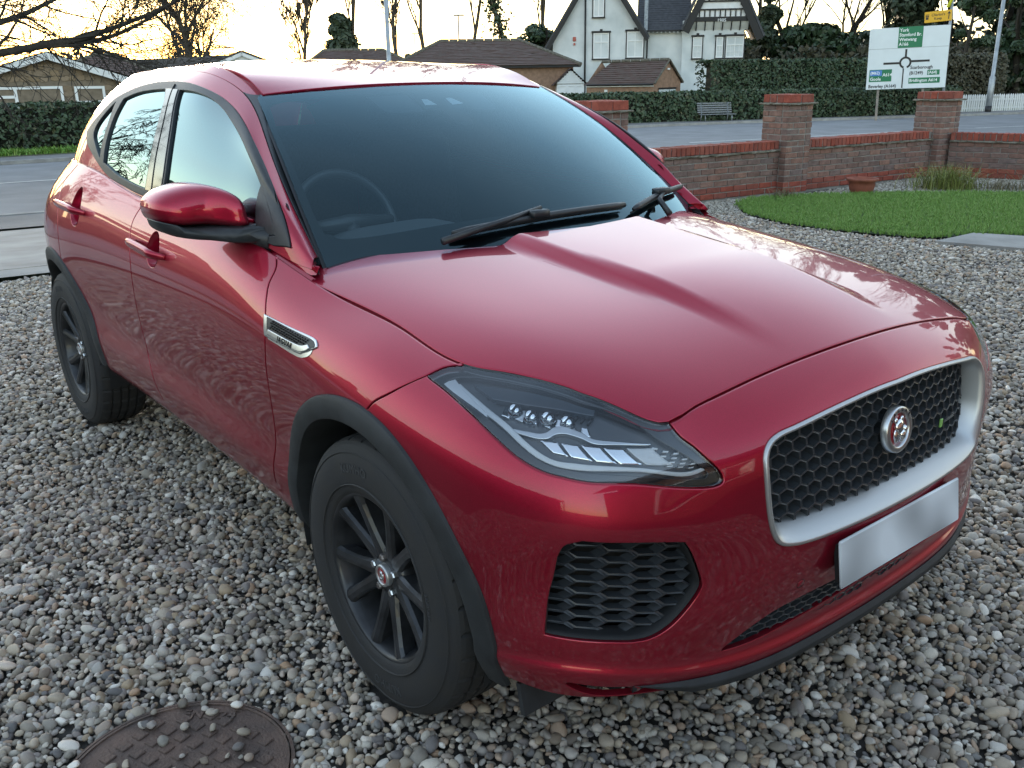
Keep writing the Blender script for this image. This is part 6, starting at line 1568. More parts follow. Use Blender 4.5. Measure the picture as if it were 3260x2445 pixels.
evergreen('small_conifer','small dark conifer showing between the two brown roofs',(-62.5,39.6,ZR),3.4,2.2,1500,43,EVER,'cone',.2)
# distant scrub line on the left skyline: one far mass
def scrub():
    r=np.random.default_rng(55);n=5200;t=r.uniform(0,1,n);a=np.array([-96,24.]);b=np.array([-88,46.]);P=np.c_[a+(b-a)*t[:,None]+r.normal(0,1.2,(n,2)),ZR+r.uniform(0,1,n)**1.2*(2.6+1.3*np.sin(t*31)+1.*np.sin(t*13+1))]
    V,F=leafcloud(P,r.normal(size=P.shape),.30,r,2.6);tag(fastmesh('distant_scrub',V,F,TWIG),kind='stuff')
scrub()
# the wood on the right
wood=dict(levels=5,spread=.50,up=.28,first=.10,nb=(11,6,5,3,3),curl=.10,shrink=.50)
for k,(x,y,h,sd_,lab) in enumerate([(-44.5,58.2,13,61,'bare branching tree right of the white house against the pale sky'),(-41.5,60.0,14,62,'bare tangled tree above the brownish hedge'),(-38.6,60.5,14,63,'bare dark tree behind the left edge of the road sign'),(-36.2,63.0,16,64,'bare dark tree above the middle of the road sign')]):
    bare_tree('woodland_tree',lab,(x,y,ZR),sd_,BARKD,.014,h=h,rad=.22,**wood)
for k,(x,y,h,w,n,sd_,sh,m_,lab) in enumerate([(-41.3,55.3,9.5,4.6,9000,71,'cone',EVER,'dark yew tree rising at the right side of the white house'),(-38.3,56.6,4.6,6.5,8000,72,'round',IVY,'low dark evergreen at the right foot of the white house'),(-33.8,60.5,9.0,5.5,8500,73,'round',EVER,'dark evergreen just left of the tall road sign'),(-30.4,60.5,15,7.0,12000,74,'round',EVER,'tall dark evergreen directly behind the road sign'),(-27.2,60.5,16,5.0,12000,75,'col',EVER,'dark evergreen behind the flag on the road sign'),(-24.6,58.0,11.5,3.2,9000,76,'col',IVY,'ivy covered column of a tree between the sign and the right lamp post'),(-22.6,61,16,5.0,11000,77,'col',EVER,'tall dark evergreen behind the right lamp post'),(-19.0,60.5,16,5.5,11000,78,'col',EVER,'tall dark evergreen at the right edge of the view')]):
    evergreen('evergreen_tree',lab,(x,y,ZR),h,w,n,sd_,m_,sh,.26,.25,lumps=30,base=.03)
evergreen('ivy_tree','lower ivy covered tree trunk behind the left of the white picket fence',(-23.8,50.5,ZR),6.2,1.9,5000,79,IVY,'col',.16,lumps=22,base=.0)
def trunkonly(lab,x,y,h,rd,seed):
    r=np.random.default_rng(seed);o=empty('pine_tree',(x,y,ZR));tag(o,lab,'tree');V,F=segmesh(skeleton(r,(0,0,0),h,0,rad=rd,curl=.03),.02);fastmesh('trunk',V,F,BARK,o)
    V,F=segmesh(skeleton(r,(0,0,h*.55),h*.5,3,.5,.2,.1,(9,6,4),rd*.5),.012);fastmesh('crown',V,F,BARKD,o)
trunkonly('straight brown trunk behind the right part of the picket fence, nearest the right edge',-18.0,49.5,12,.26,81);trunkonly('thin brown trunk behind the fence left of the thick trunk',-19.7,50.5,11,.17,82)
def woodmass():
    r=np.random.default_rng(91);n=34000;a=np.array([-47.,68.]);b=np.array([-8.,72.]);t=r.random(n);top=3.4+1.0*np.sin(t*17)+.8*np.sin(t*41+1)+np.where(t>.42,8.5*np.clip((t-.42)/.1,0,1),0)
    P=np.c_[a+(b-a)*t[:,None]+r.normal(0,1.4,(n,2)),ZR+r.random(n)**.85*top];V,F=leafcloud(P,r.normal(size=P.shape),.42,r,1.8);tag(fastmesh('far_wood',V,F,EVER),kind='stuff')
    n=9000;t=r.random(n);a=np.array([-42.,52.]);b=np.array([-25.5,57.]);P=np.c_[a+(b-a)*t[:,None]+r.normal(0,.8,(n,2)),ZR+r.random(n)*(2.6+.8*np.sin(t*23))];V,F=leafcloud(P,r.normal(size=P.shape),.24,r,1.8);tag(fastmesh('undergrowth',V,F,HEDGEB),kind='stuff')
woodmass()
# ============================================================ road furniture
def facing(p): return math.atan2(CAM_POS[1]-p[1],CAM_POS[0]-p[0])
# direction sign
sp_=np.array([-17.65,33.02]);sg=empty('direction_sign',(sp_[0],sp_[1],-.45),0.30);tag(sg,'large white and green road direction sign with roundabout map','road sign')
# local: x right along the face, -y towards viewer ; rotate so that face looks at the camera side
yaw=math.atan2(CAM_POS[1]-sp_[1],CAM_POS[0]-sp_[0])+math.pi/2;sg.rotation_euler=(0,math.radians(-1.6),yaw)
GREEN=mat('sign green',(.008,.17,.072),.4);SBLUE=mat('sign blue',(.06,.20,.52),.4);SBLK=mat('sign black',(.012,.012,.014),.4);SWH=mat('sign white',(.68,.74,.75),.4,noise=.06,nscale=2);SYEL=mat('tourist yellow',(.72,.40,.015),.4);LETW=mat('sign letters white',(.80,.84,.82),.4)
SW,SH,SB=2.79,2.20,1.18;KX=.815;DZ=.10;SG=sg
MB().box((0,.0,SB+SH/2),(SW,.03,SH),bev=.006).build('sign_panel',SWH,sg)
MB().box((0,-.017,SB+SH*.665),(SW-.02,.006,.014)).build('panel_joint',mat('panel joint',(.35,.38,.38),.6),sg)
for x in (-.95,.64): MB().box((x,.09,(SB+SH-.2)/2-.1),(.09,.09,SB+SH+.0),bev=.008).build('post',POSTW,sg)
MB().tube([(1.36,.10,-.1),(1.36,.10,4.25)],.05,14).build('post',GALV,sg,True)
def SX(u): return (u-1362)/570*SW      # from crop pixel columns to metres on the face
def SZ(v): return SB+(640-v)/412*SH
def plate(x0,x1,z0,z1,m,nm,y=-.0195):
    x0*=KX;x1*=KX;z0+=DZ;z1+=DZ
    MB().box(((x0+x1)/2,y,(z0+z1)/2),(x1-x0,.004,z1-z0),bev=.0008).build(nm,m,sg)
plate(-.46,.58,1.62+.93,1.62+1.67,GREEN,'green_panel')
def txt(t,x,z,s,m,al='L',nm='sign_lettering'):
    x*=KX;z+=DZ;V,F=textmesh(t,s*.90,.0,.98,s*.014);V=np.array(V)*[.93,1,1];
    if al=='L': V[:,0]-=V[:,0].min()
    meshobj(nm,[(x+v[0],-.0245,z+v[1]) for v in V],F,m,sg)
for i,t in enumerate(('York','Stamford Br.','Wetwang','A166')): txt(t,-.42,3.17-i*.165,.185,LETW)
# map: ring and arms
v,f=lathe([(.155,0),(.155,.004),(.215,.004),(.215,0)],40,'y');n=len(v)//40
keep=[q for q in range(len(f))]
arc_=MB();pts=[];a0,a1=math.radians(-70),math.radians(255)
V=[];F=[];m_=40
for i in range(m_+1):
    a=a0+(a1-a0)*i/m_
    for rr in (.145,.215): V.append((rr*math.cos(a),-.0235,rr*math.sin(a)))
F=[(2*i,2*i+2,2*i+3,2*i+1) for i in range(m_)]
cx,cz=-.06,2.12
arc_.add([(x+cx,y,z+cz) for x,y,z in V],F);arc_.box((cx-.47,-.0225,cz-.01),(.60,.003,.075));arc_.box((cx+.50,-.0225,cz+.04),(.68,.003,.075));arc_.box((cx,-.0225,cz+.34),(.07,.003,.28));arc_.box((cx-.05,-.0225,cz-.56),(.042,.003,.70))
arc_.build('roundabout_map',SBLK,sg)
plate(-1.60,-.62,1.36,1.80,GREEN,'green_panel');plate(-1.57,-1.05,1.575,1.775,SBLUE,'blue_panel',-.0215);txt('(M62)',-1.55,1.675,.17,LETW);txt('A614',-1.02,1.60,.185,LETW);txt('Goole',-1.55,1.455,.185,LETW)
txt('Beverley (A164)',-1.60,1.19,.185,SBLK)
txt('Scarborough',.16,1.83,.185,SBLK);txt('(B1249)',.14,1.63,.185,SBLK);plate(.90,1.42,1.545,1.725,GREEN,'green_panel');txt('(A64)',.93,1.635,.17,LETW)
plate(.13,1.46,1.255,1.46,GREEN,'green_panel');txt('Bridlington A614',.17,1.36,.172,LETW)
# tourist sign and flag on the pole
ts=MB();ts.box((.93,.04,3.69),(.92,.03,.38),R=Matrix.Rotation(math.radians(-3),3,'Y'),bev=.01);tso=ts.build('tourist_sign',SYEL,None);tso.location=sg.location;tso.rotation_euler=sg.rotation_euler
tag(tso,'small yellow tourist sign with an arrow fixed above the road sign','sign')
def txt2(t,x,z,s): 
    V,F=textmesh(t,s,0,1.,s*.012);meshobj('sign_lettering',[(x+v[0],.022,z+v[1]+.05*(x+v[0]-.93)) for v in V],F,SBLK,tso)
txt2("Chariot's",.93,3.75,.125);txt2('Keep',.93,3.62,.125)
ar=MB();ar.box((1.29,.0225,3.68),(.03,.003,.20));ar.add([(1.23,.0215,3.77),(1.35,.0215,3.77),(1.29,.0215,3.85)],[(0,1,2)]);ar.box((.56,.0225,3.70),(.12,.003,.04));ar.box((.56,.0225,3.63),(.09,.003,.08));ar.box((.56,.0225,3.755),(.12,.003,.03));ar.build('sign_symbol',SBLK,tso)
fl=MB();V=[];F=[];nx,nz=10,16
for i in range(nx):
    for j in range(nz): 
        u,w=i/(nx-1),j/(nz-1);V.append((1.37+.05*math.sin(w*5+u*2)+u*(.14+.22*w)-.20*(1-w)*u*2.0,.06+.06*math.sin(w*7+u*5),3.98+w*1.10-u*.22*w))
F=[(i*nz+j,(i+1)*nz+j,(i+1)*nz+j+1,i*nz+j+1) for i in range(nx-1) for j in range(nz-1)]
def flagmat():
    m,t,b=newmat('yellow and blue patterned flag cloth');b.inputs['Roughness'].default_value=.8;tc=t.nodes.new('ShaderNodeTexCoord');s=t.nodes.new('ShaderNodeSeparateXYZ');t.links.new(tc.outputs['Object'],s.inputs[0])
    v=t.nodes.new('ShaderNodeTexVoronoi');v.inputs['Scale'].default_value=9;t.links.new(tc.outputs['Object'],v.inputs['Vector']);r=t.nodes.new('ShaderNodeValToRGB');r.color_ramp.interpolation='CONSTANT';e=r.color_ramp.elements;e[0].color=(.03,.05,.30,1);e[1].position=.55;e[1].color=(.60,.62,.62,1);q=e.new(.75);q.color=(.45,.03,.05,1)
    t.links.new(v.outputs['Color'],r.inputs[0]);c=t.nodes.new('ShaderNodeMath');c.operation='GREATER_THAN';c.inputs[1].default_value=4.45;t.links.new(s.outputs['Z'],c.inputs[0]);mx=t.nodes.new('ShaderNodeMix');mx.data_type='RGBA';mx.inputs[6].default_value=(.50,.50,.02,1);t.links.new(c.outputs[0],mx.inputs[0]);t.links.new(r.outputs[0],mx.inputs[7]);t.links.new(mx.outputs[2],b.inputs['Base Color']);return m
fo=MB().add(V,F).build('flag',flagmat(),None,True);fo.location=sg.location;fo.rotation_euler=sg.rotation_euler;tag(fo,'yellow flag with a blue and white pattern hanging from the sign pole','flag')
# lamp posts
def lamp(label,x,y,h,r0,tilt=(0,0),band=False,arm=0,group=None,az=0):
    o=empty('lamp_post',(x,y,-.47));tag(o,label,'lamp post',group);o.rotation_euler=(tilt[0],tilt[1],az)
    hb=min(1.5,h*.3);MB().tube([(0,0,-.3),(0,0,hb),(0,0,hb+.06),(0,0,h)],[r0,r0,r0*.66,r0*.5],14).build('pole',GALV,o,True)
    if band: MB().tube([(0,0,.0),(0,0,.34)],r0*1.04,14).build('base_band',SBLK,o,True)
    if arm:
        MB().tube([(0,0,h-.05),(arm*.5,0,h+.05),(arm,0,h+.06)],r0*.35,8).build('arm',GALV,o,True)
        MB().box((arm,0,h+.06),(.62,.22,.09),bev=.03).build('lantern',GALV,o)
    return o
lamp('tall galvanised lamp post rising beyond the car roof, nearest on the left',-23.9,14.0,9.5,.105)
lamp('galvanised lamp post leaning before the white picket fence on the right',-17.75,40.15,9.5,.13,band=True,tilt=(0,0))
lamp('small street lamp with a flat lantern above the brown hipped roof',-42.8,30.3,4.95,.085,arm=.03,az=.9)
lamp('smallest far street lamp between the two brown roofs',-66.0,42.6,5.0,.07,arm=.05,az=.9)
lamp('thin distant lamp post at the left beside the dark roofed bungalow',-70.0,28.4,4.0,.05,arm=.1,az=.9)
# picket fence
A_=np.array([-18.95,39.5]);B_=np.array([-15.2,47.6]);pd=(B_-A_)/np.linalg.norm(B_-A_);pf=empty('picket_fence',(A_[0],A_[1],-.45),math.atan2(pd[1],pd[0]));tag(pf,'white painted picket fence along the far pavement on the right','fence')
pk=MB();pk.prism([(-.040,0),(.040,0),(.040,.70),(0,.76),(-.040,.70)],'y',-.012,.012);pk0=pk.build('picket',WHITE,pf);PL=float(np.linalg.norm(B_-A_));npk=int(PL/.115)
pk0.location=(0,0,.02)
for i in range(1,npk):
    o=pk0.copy();COL.objects.link(o);o.parent=pf;o.location=(i*.115,rb_.normal(0,.004),.02+rb_.normal(0,.006));o.rotation_euler=(0,rb_.normal(0,.008),0)
for z in (.20,.55): MB().box((PL/2,.035,z),(PL,.04,.07)).build('rail',WHITE,pf)
for i in range(6): MB().box((PL*i/5,.08,.35),(.08,.08,.80)).build('fence_post',WHITE,pf)
MB().box((2.05,-.03,.66),(.42,.01,.09)).build('name_board',mat('faded board',(.45,.46,.44),.7),pf)
# bench
bc=np.array([-22.45,27.75]);bn=empty('park_bench',(bc[0],bc[1],-.38),math.atan2(.86,.5));bn.rotation_euler=(0,0,math.atan2(29.3-24.6,-22.35+24.7));tag(bn,'grey slatted bench standing before the clipped hedge','bench')
for i in range(4): MB().box((0,-.10-.085*i+.0,.26),(1.42,.062,.022),bev=.004).build('seat_slat',WOODG,bn)
for i in range(5): MB().box((0,.055+.024*i,.33+.082*i),(1.42,.02,.055),R=Matrix.Rotation(math.radians(-16),3,'X'),bev=.004).build('back_slat',WOODG,bn)
for s in (-.55,.55):
    MB().tube([(s,-.36,-.02),(s,-.34,.24),(s,.02,.24),(s,.16,.70)],.018,8).build('side_frame',GALV,bn,True);MB().tube([(s,.03,.24),(s,.10,-.02)],.018,8).build('leg',GALV,bn,True)
# ============================================================ houses
def frame_at(p,q):
    """empty whose x axis runs from p to q (right as seen from the camera), y away from the camera"""
    d=np.array(q)-np.array(p);return math.atan2(d[1],d[0])
def rooftiles(name,quad,rows,m,parent,th=.03,cols=0,jit=.004,seed=0):
    """quad: eave-left, eave-right, ridge-right, ridge-left. overlapping courses as one part"""
    r=np.random.default_rng(seed);a,b,c,d=[np.array(q,float) for q in quad];nrm=np.cross(b-a,d-a);nrm/=np.linalg.norm(nrm)
    if nrm[2]<0:nrm=-nrm
    V=[];F=[]
    for i in range(rows):
        f0,f1=i/rows,min(1,(i+1.12)/rows);L0,R0,L1,R1=a+(d-a)*f0,b+(c-b)*f0,a+(d-a)*f1,b+(c-b)*f1;k=max(2,cols)
        for j in range(k):
            for (P,Qq,h) in ((L0,R0,0.),(L0,R0,th),(L1,R1,.004)):
                V.append(P+(Qq-P)*j/(k-1)+nrm*(h+(r.normal(0,jit) if h else 0)))
        b0=len(V)-3*k
        for j in range(k-1):
            for s in range(2): F.append((b0+j*3+s,b0+(j+1)*3+s,b0+(j+1)*3+s+1,b0+j*3+s+1))
    return tag(meshobj(name,V,F,m,parent),kind='stuff')
def ridge(parent,P,Q,r=.11,m=RIDGE,name='ridge_tile',n=None):
    P,Q=np.array(P,float),np.array(Q,float);L=np.linalg.norm(Q-P);k=n or max(2,int(L/.42));mb=MB()
    for i in range(k): mb.tube([P+(Q-P)*(i+.02)/k,P+(Q-P)*(i+.98)/k],[r*1.04,r*.97],7)
    return tag(mb.build(name,m,parent),kind='stuff')
def window(parent,x,z,w,h,y=-.0,panes=(2,1),fm=UPVC,frame=.07,sill=None,inner='curtain',top=None,hood=None,bars=None):
    """x,z lower left on the wall plane y (outer face), faces -y"""
    mb=MB();t=.05
    mb.box((x+w/2,y-.005,z+frame/2),(w,t,frame));mb.box((x+w/2,y-.005,z+h-frame/2),(w,t,frame));mb.box((x+frame/2,y-.005,z+h/2),(frame,t,h-2*frame));mb.box((x+w-frame/2,y-.005,z+h/2),(frame,t,h-2*frame))
    zt=z+h*(1-top) if top else z+h
    for i in range(1,panes[0]): mb.box((x+w*i/panes[0],y-.003,z+h/2),(frame*.75,t*.9,h-2*frame))
    if top: mb.box((x+w/2,y-.004,zt),(w-2*frame,t*.95,frame*.8))
    if bars:
        for i in range(1,bars[0]): mb.box((x+w*i/bars[0],y,z+(zt-z)/2),(.022,.03,zt-z-frame))
        for j in range(1,bars[1]): mb.box((x+w/2,y,z+(zt-z)*j/bars[1]),(w-2*frame,.03,.022))
    wf=mb.build('window',fm,parent)
    meshobj('pane',[(x+frame*.5,y+.012,z+frame*.5),(x+w-frame*.5,y+.012,z+frame*.5),(x+w-frame*.5,y+.012,z+h-frame*.5),(x+frame*.5,y+.012,z+h-frame*.5)],[(0,1,2,3)],PANE,wf)
    meshobj('room_beyond',[(x,y+.5,z),(x+w,y+.5,z),(x+w,y+.5,z+h),(x,y+.5,z+h),(x,y+.02,z),(x+w,y+.02,z),(x+w,y+.02,z+h),(x,y+.02,z+h)],[(0,1,2,3),(0,4,5,1),(1,5,6,2),(2,6,7,3),(3,7,4,0)],DARKIN,wf)
    if inner=='curtain':
        for s in (0,1):
            V=[];F=[];n=14;cw=w*.30
            for i in range(n):
                xx=(x+frame+cw*i/(n-1)) if s==0 else (x+w-frame-cw*i/(n-1));yy=y+.10+.025*math.sin(i*1.7);V+=[(xx,yy,z+frame),(xx,yy,z+h-frame)]
            F=[(2*i,2*i+2,2*i+3,2*i+1) for i in range(n-1)];meshobj('curtain',V,F,CURT,wf)
    elif inner=='net':
        meshobj('curtain',[(x+frame,y+.07,z+frame),(x+w-frame,y+.07,z+frame),(x+w-frame,y+.07,z+h-frame),(x+frame,y+.07,z+h-frame)],[(0,1,2,3)],CURT,wf)
    elif inner=='blind':
        k=int(w/.105)
        for i in range(k):
            b=MB().box((x+frame+.05+(w-2*frame-.1)*i/(k-1),y+.09,z+h/2),(.075,.006,h-2*frame),R=Matrix.Rotation(math.radians(38),3,'Z'));b.build('blind_slat',BLIND,wf)
    if sill: MB().box((x+w/2,y-.05,z-.045),(w+.16,.16,.07)).build('sill',sill,wf)
    if hood: MB().box((x+w/2,y-.03,z+h+.06),(w+.22,.11,.11)).box((x-.03,y-.02,z+h/2),(.06,.07,h)).box((x+w+.03,y-.02,z+h/2),(.06,.07,h)).box((x+w/2,y-.05,z+h+.16),(.16,.10,.12)).build('window_surround',hood,wf)
    return wf
# ---------- white rendered house
hL=np.array([-44.78,38.98]);hR=np.array([-36.3,46.98]);hs=empty('white_house',(hL[0],hL[1],-.6),frame_at(hL,hR));tag(hs,'white rendered house with dark slate roof and half-timbered gable','house')
def g(poly,y,m,nm,par=hs): return meshobj(nm,[(x,y,z) for x,z in poly],[tuple(range(len(poly)))],m,par)
ez=4.07;az_=8.6
MB().prism([(0,-.3),(5.62,-.3),(5.62,4.35),(2.82,az_),(0,ez)],'y',0,7).build('wall',RENDER,hs)
MB().prism([(5.62,-.3),(7.98,-.3),(7.98,4.42),(5.62,4.42)],'y',.35,6.5).build('wall',RENDER,hs)
MB().prism([(7.98,-.3),(11.66,-.3),(11.66,4.95),(7.98,4.95)],'y',-.25,6.5).build('wall',RENDER,hs)
# main gable roof slopes and barge boards
def slab(P,m,nm,th=.12):
    P=[np.array(p,float) for p in P];n=np.cross(P[1]-P[0],P[3]-P[0]);n/=np.linalg.norm(n);n=n if n[2]>0 else -n
    V=[tuple(p) for p in P]+[tuple(p+n*th) for p in P];return meshobj(nm,V,[(3,2,1,0),(4,5,6,7),(0,1,5,4),(1,2,6,5),(2,3,7,6),(3,0,4,7)],m,hs)
slab([(-.42,-.35,ez-.62),(-.42,7.2,ez-.62),(2.82,7.2,az_+.04),(2.82,-.35,az_+.04)],SLATE,'roof_slab')
slab([(5.9,-.35,4.02),(5.9,7.2,4.02),(2.82,7.2,az_+.04),(2.82,-.35,az_+.04)],SLATE,'roof_slab')
rooftiles('roof_slates',[(5.9,-.35,4.14),(5.9,7.2,4.14),(2.82,7.2,az_+.16),(2.82,-.35,az_+.16)],26,SLATE,hs,.018,12,.003,1)
rooftiles('roof_slates',[(5.2,.10,4.42),(8.5,.10,4.42),(8.5,3.3,7.9),(5.2,3.3,7.9)],26,SLATE,hs,.02,14,.003,2)
MB().prism([(.10,4.36),(3.3,7.84),(3.3,4.36)],'x',5.3,8.4).build('roof_slab',SLATE,hs)
for a,b in (((-.46,ez-.66),(2.82,az_+.04)),((5.95,3.96),(2.82,az_+.04))):
    a,b=np.array(a),np.array(b);d=(b-a)/np.linalg.norm(b-a);n=np.array([-d[1],d[0]]);n=n if n[1]<0 else -n
    MB().prism([tuple(a),tuple(b),tuple(b+n*.24),tuple(a+n*.24)],'y',-.42,-.36).build('barge_board',BTIM,hs)
MB().box((5.74,-.02,6.2),(.22,.03,3.9)).build('lead_flashing',mat('lead flashing',(.32,.36,.40),.6,noise=.4,nscale=9),hs)
MB().box((7.0,.02,4.40),(2.9,.13,.11)).build('gutter',BTIM,hs)
for i in range(9): MB().box((5.95+i*.25,.10,4.32),(.07,.25,.07)).build('rafter_end',WHITE,hs)
# right half-timbered gable
gx0,gx1=8.12,12.55;gc=10.15;gz0=4.9;gt=9.6
MB().prism([(8.35,gz0-.0),(11.95,gz0-.0),(gc,8.6)],'y',-.62,6.4).build('gable_panel',WHITE,hs)
tm=MB()
for x0,z0,x1,z1,w in ((8.2,4.98,12.1,4.98,.26),(8.5,5.52,11.85,5.52,.09),(8.9,5.98,11.45,5.98,.09)):
    tm.box(((x0+x1)/2,-.65,z0),(x1-x0,.08,w))
for i in range(11): tm.box((8.62+i*.305,-.645,5.32),(.07,.07,.40))
for x in (8.95,11.35): tm.box((x,-.645,6.2),(.09,.07,.9))
for x in (9.45,10.87): tm.box((x,-.65,6.7),(.09,.08,1.5))
for s in (-1,1):
    P=[(gc+s*(.75+.55*math.sin(a)),-.645,6.0+ .95*math.cos(a)-.0) for a in np.linspace(0,1.57,9)];tm.tube(P,.05,6)
tm.build('timber_framing',BTIM,hs)
for i in range(11): MB().box((8.77+i*.305,-.66,5.50),(.20,.02,.05)).build('scalloped_trim',WHITE,hs)
window(hs,9.52,6.05,1.28,1.25,-.66,(4,1),UPVC,.07,None,'dark')
for a,b in (((7.95,4.35),(gc,9.1)),((12.75,3.9),(gc,9.1))):
    a,b=np.array(a),np.array(b);d=(b-a)/np.linalg.norm(b-a);n=np.array([-d[1],d[0]]);n=n if n[1]<0 else -n
    MB().prism([tuple(a),tuple(b),tuple(b+n*.42),tuple(a+n*.42)],'y',-.80,-.70).build('barge_board',BTIM,hs)
slab([(7.95,-.80,4.4),(7.95,6.5,4.4),(gc,6.5,9.15),(gc,-.80,9.15)],SLATE,'roof_slab');slab([(12.75,-.80,3.95),(12.75,6.5,3.95),(gc,6.5,9.15),(gc,-.80,9.15)],SLATE,'roof_slab')
MB().prism([(-.62,4.84),(-.25,4.38),(-.25,4.84)],'x',8.15,11.9).build('coved_jetty',WHITE,hs)
for i in range(8):
    x=8.25+i*.52;MB().tube([(x,-.63,4.84),(x,-.52,4.60),(x,-.27,4.36)],.035,6).build('jetty_rib',BTIM,hs)
V_,F_=textmesh('1905',.26,.0,1.05,.004);meshobj('date_lettering',[(10.25+v[0],-.70,4.90+v[1]) for v in V_],F_,WHITE,hs)
window(hs,2.52,2.85,.98,1.50,-.005,(2,1),UPVC,.07,BTIM,'net',.36,BTIM)
window(hs,4.60,2.88,1.02,1.52,-.005,(2,1),UPVC,.07,BTIM,'net',.36,BTIM)
window(hs,2.50,5.28,.66,1.10,-.005,(2,1),UPVC,.07,BTIM,'net',None,BTIM)
window(hs,8.62,2.78,.56,1.22,-.255,(1,1),UPVC,.06,BTIM,'dark',.42,BTIM,(2,2))
window(hs,10.02,2.78,.42,1.20,-.255,(1,1),UPVC,.06,BTIM,'dark',.42,BTIM,(2,2))
window(hs,10.62,2.78,1.05,1.22,-.255,(2,1),UPVC,.06,BTIM,'curtain',.40,BTIM,(4,2))
MB().tube([(2.02,-.07,-.2),(2.02,-.07,7.3)],.055,8).build('soil_pipe',BTIM,hs,True)
MB().tube([(5.62,-.30,4.30),(5.85,-.10,4.15),(5.85,-.06,3.9),(5.85,-.06,-.2)],.05,8).build('downpipe',BTIM,hs,True)
ab=MB();ab.box((1.35,-.05,4.02),(.20,.09,.26),bev=.03);ab.build('alarm_box',mat('faded red box',(.42,.10,.07),.5),hs);MB().box((1.35,-.05,3.72),(.12,.09,.14),bev=.02).build('alarm_bell',mat('faded red box',(.42,.10,.07),.5),hs)
MB().box((2.8,3,9.2),(.7,.9,1.6)).build('chimney',BRW,hs)
# ---------- brick garage
gl=np.array([-29.51,27.54]);gr2=np.array([-27.44,29.59]);gr3=np.array([-26.29,30.63])
GD=np.array([.707,.70]);ga=frame_at(gl,gr2);gh=empty('brick_garage',(gl[0],gl[1],-.45),ga);tag(gh,'brick garage with brown tiled roof behind the clipped hedge','garage')
LX=float(np.linalg.norm(gr2-gl))
# long wall along x ; gable wall turns away at the right end
gdir=np.array([.74,.42])   # gable direction in local axes (recedes slightly)
GW=1.62
def gp(x,w): return (x+w*.78,w*1.05)
a0=gp(0,0);b0=(LX,0);c0=gp(LX,GW);d0=gp(0,GW);m1=gp(LX,GW/2);m0=gp(0,GW/2)
ev=1.44;rd=2.36
MB().add([(*a0,-.2),(*b0,-.2),(*c0,-.2),(*d0,-.2),(*a0,ev),(*b0,ev),(*c0,ev+.02),(*d0,ev),(*m1,rd),(*m0,rd)],[(0,1,5,4),(1,2,6,8,5),(2,3,7,6),(3,0,4,9,7)]).build('wall',BRW,gh)
def ex(p,dx,dy): return (p[0]+dx,p[1]+dy)
rooftiles('roof_tiles',[(a0[0]-.12,a0[1]-.12,ev-.06),(b0[0]-.02,b0[1]-.14,ev-.06),(m1[0]+.06,m1[1]-.08,rd+.03),(m0[0]+.42,m0[1]+.0,rd-.05)],11,TILEB,gh,.035,16,.006,3)
rooftiles('roof_tiles',[(d0[0],d0[1]+.1,ev-.04),(c0[0]+.1,c0[1]+.1,ev-.04),(m1[0]+.06,m1[1]-.08,rd+.03),(m0[0]+.42,m0[1],rd-.05)],11,TILEB,gh,.035,16,.006,4)
MB().box(((a0[0]+b0[0])/2,-.10,ev-.10),(LX,.03,.075)).build('fascia',WHITE,gh);MB().tube([(a0[0],-.17,ev-.05),(b0[0],-.17,ev-.05)],.045,8).build('gutter',BTIM,gh,True)
ridge(gh,(*m0,rd+.0),(m1[0]+.06,m1[1]-.08,rd+.06),.07)
# verge on the gable
mb=MB();mb.tube([(b0[0]+.05,-.10,ev-.02),(m1[0]+.07,m1[1]-.10,rd+.05),(c0[0]+.12,c0[1]+.02,ev)],.045,6);mb.build('verge',RIDGE,gh)
gvx,gvy=(c0[0]-b0[0])/GW,(c0[1]-b0[1])/GW
def gw(w,o=0.0): return (LX+gvx*w+gvy*o*.6,gvy*w-gvx*o*.6)
dv=[]
for w in (.30,1.30):
    for z in (-.1,1.16): dv.append((*gw(w,.03),z))
meshobj('garage_door',[dv[0],dv[2],dv[3],dv[1]],[(0,1,2,3)],mat('pale garage door',(.55,.60,.62),.5),gh)
lv=[(*gw(.26,.045),1.17),(*gw(1.34,.045),1.17),(*gw(1.34,.045),1.24),(*gw(.26,.045),1.24)];meshobj('door_lintel',lv,[(0,1,2,3)],BTIM,gh)
p=gw(.80,.06);MB().box((p[0],p[1],2.02),(.12,.08,.07),R=Matrix.Rotation(.5,3,'Z')).build('security_light',UPVC,gh)
MB().box((.85,-.02,1.12),(.14,.02,.14)).build('wall_vent',WHITE,gh)
# ---------- brown hipped bungalow
def hip_house(name,label,P,Q,zb,ev,rd,depth,inset,m,rows,wallm=BRW,seed=0,ovx=.35):
    h=empty(name,(P[0],P[1],zb),frame_at(P,Q));tag(h,label,'bungalow');L=float(np.linalg.norm(np.array(Q)-np.array(P)))
    MB().box((L/2,depth/2,ev/2-.1),(L-2*ovx,depth-2*ovx,ev+.2)).build('wall',wallm,h)
    a,b,c,d=(0,0,ev),(L,0,ev),(L,depth,ev),(0,depth,ev);e,f=(inset[0],depth/2,rd),(L-inset[1],depth/2,rd)
    rooftiles('roof_tiles',[a,b,f,e],rows,m,h,.035,24,.007,seed);rooftiles('roof_tiles',[b,c,f,f],rows,m,h,.035,12,.007,seed+1);rooftiles('roof_tiles',[d,a,e,e],rows,m,h,.035,12,.007,seed+2);rooftiles('roof_tiles',[c,d,e,f],rows,m,h,.035,8,.007,seed+3)
    for p,q in ((e,f),(a,e),(b,f)): ridge(h,p,q,.11)
    MB().box((L/2,.10,ev-.06),(L,.05,.13)).build('fascia',BTIM,h)
    return h,L
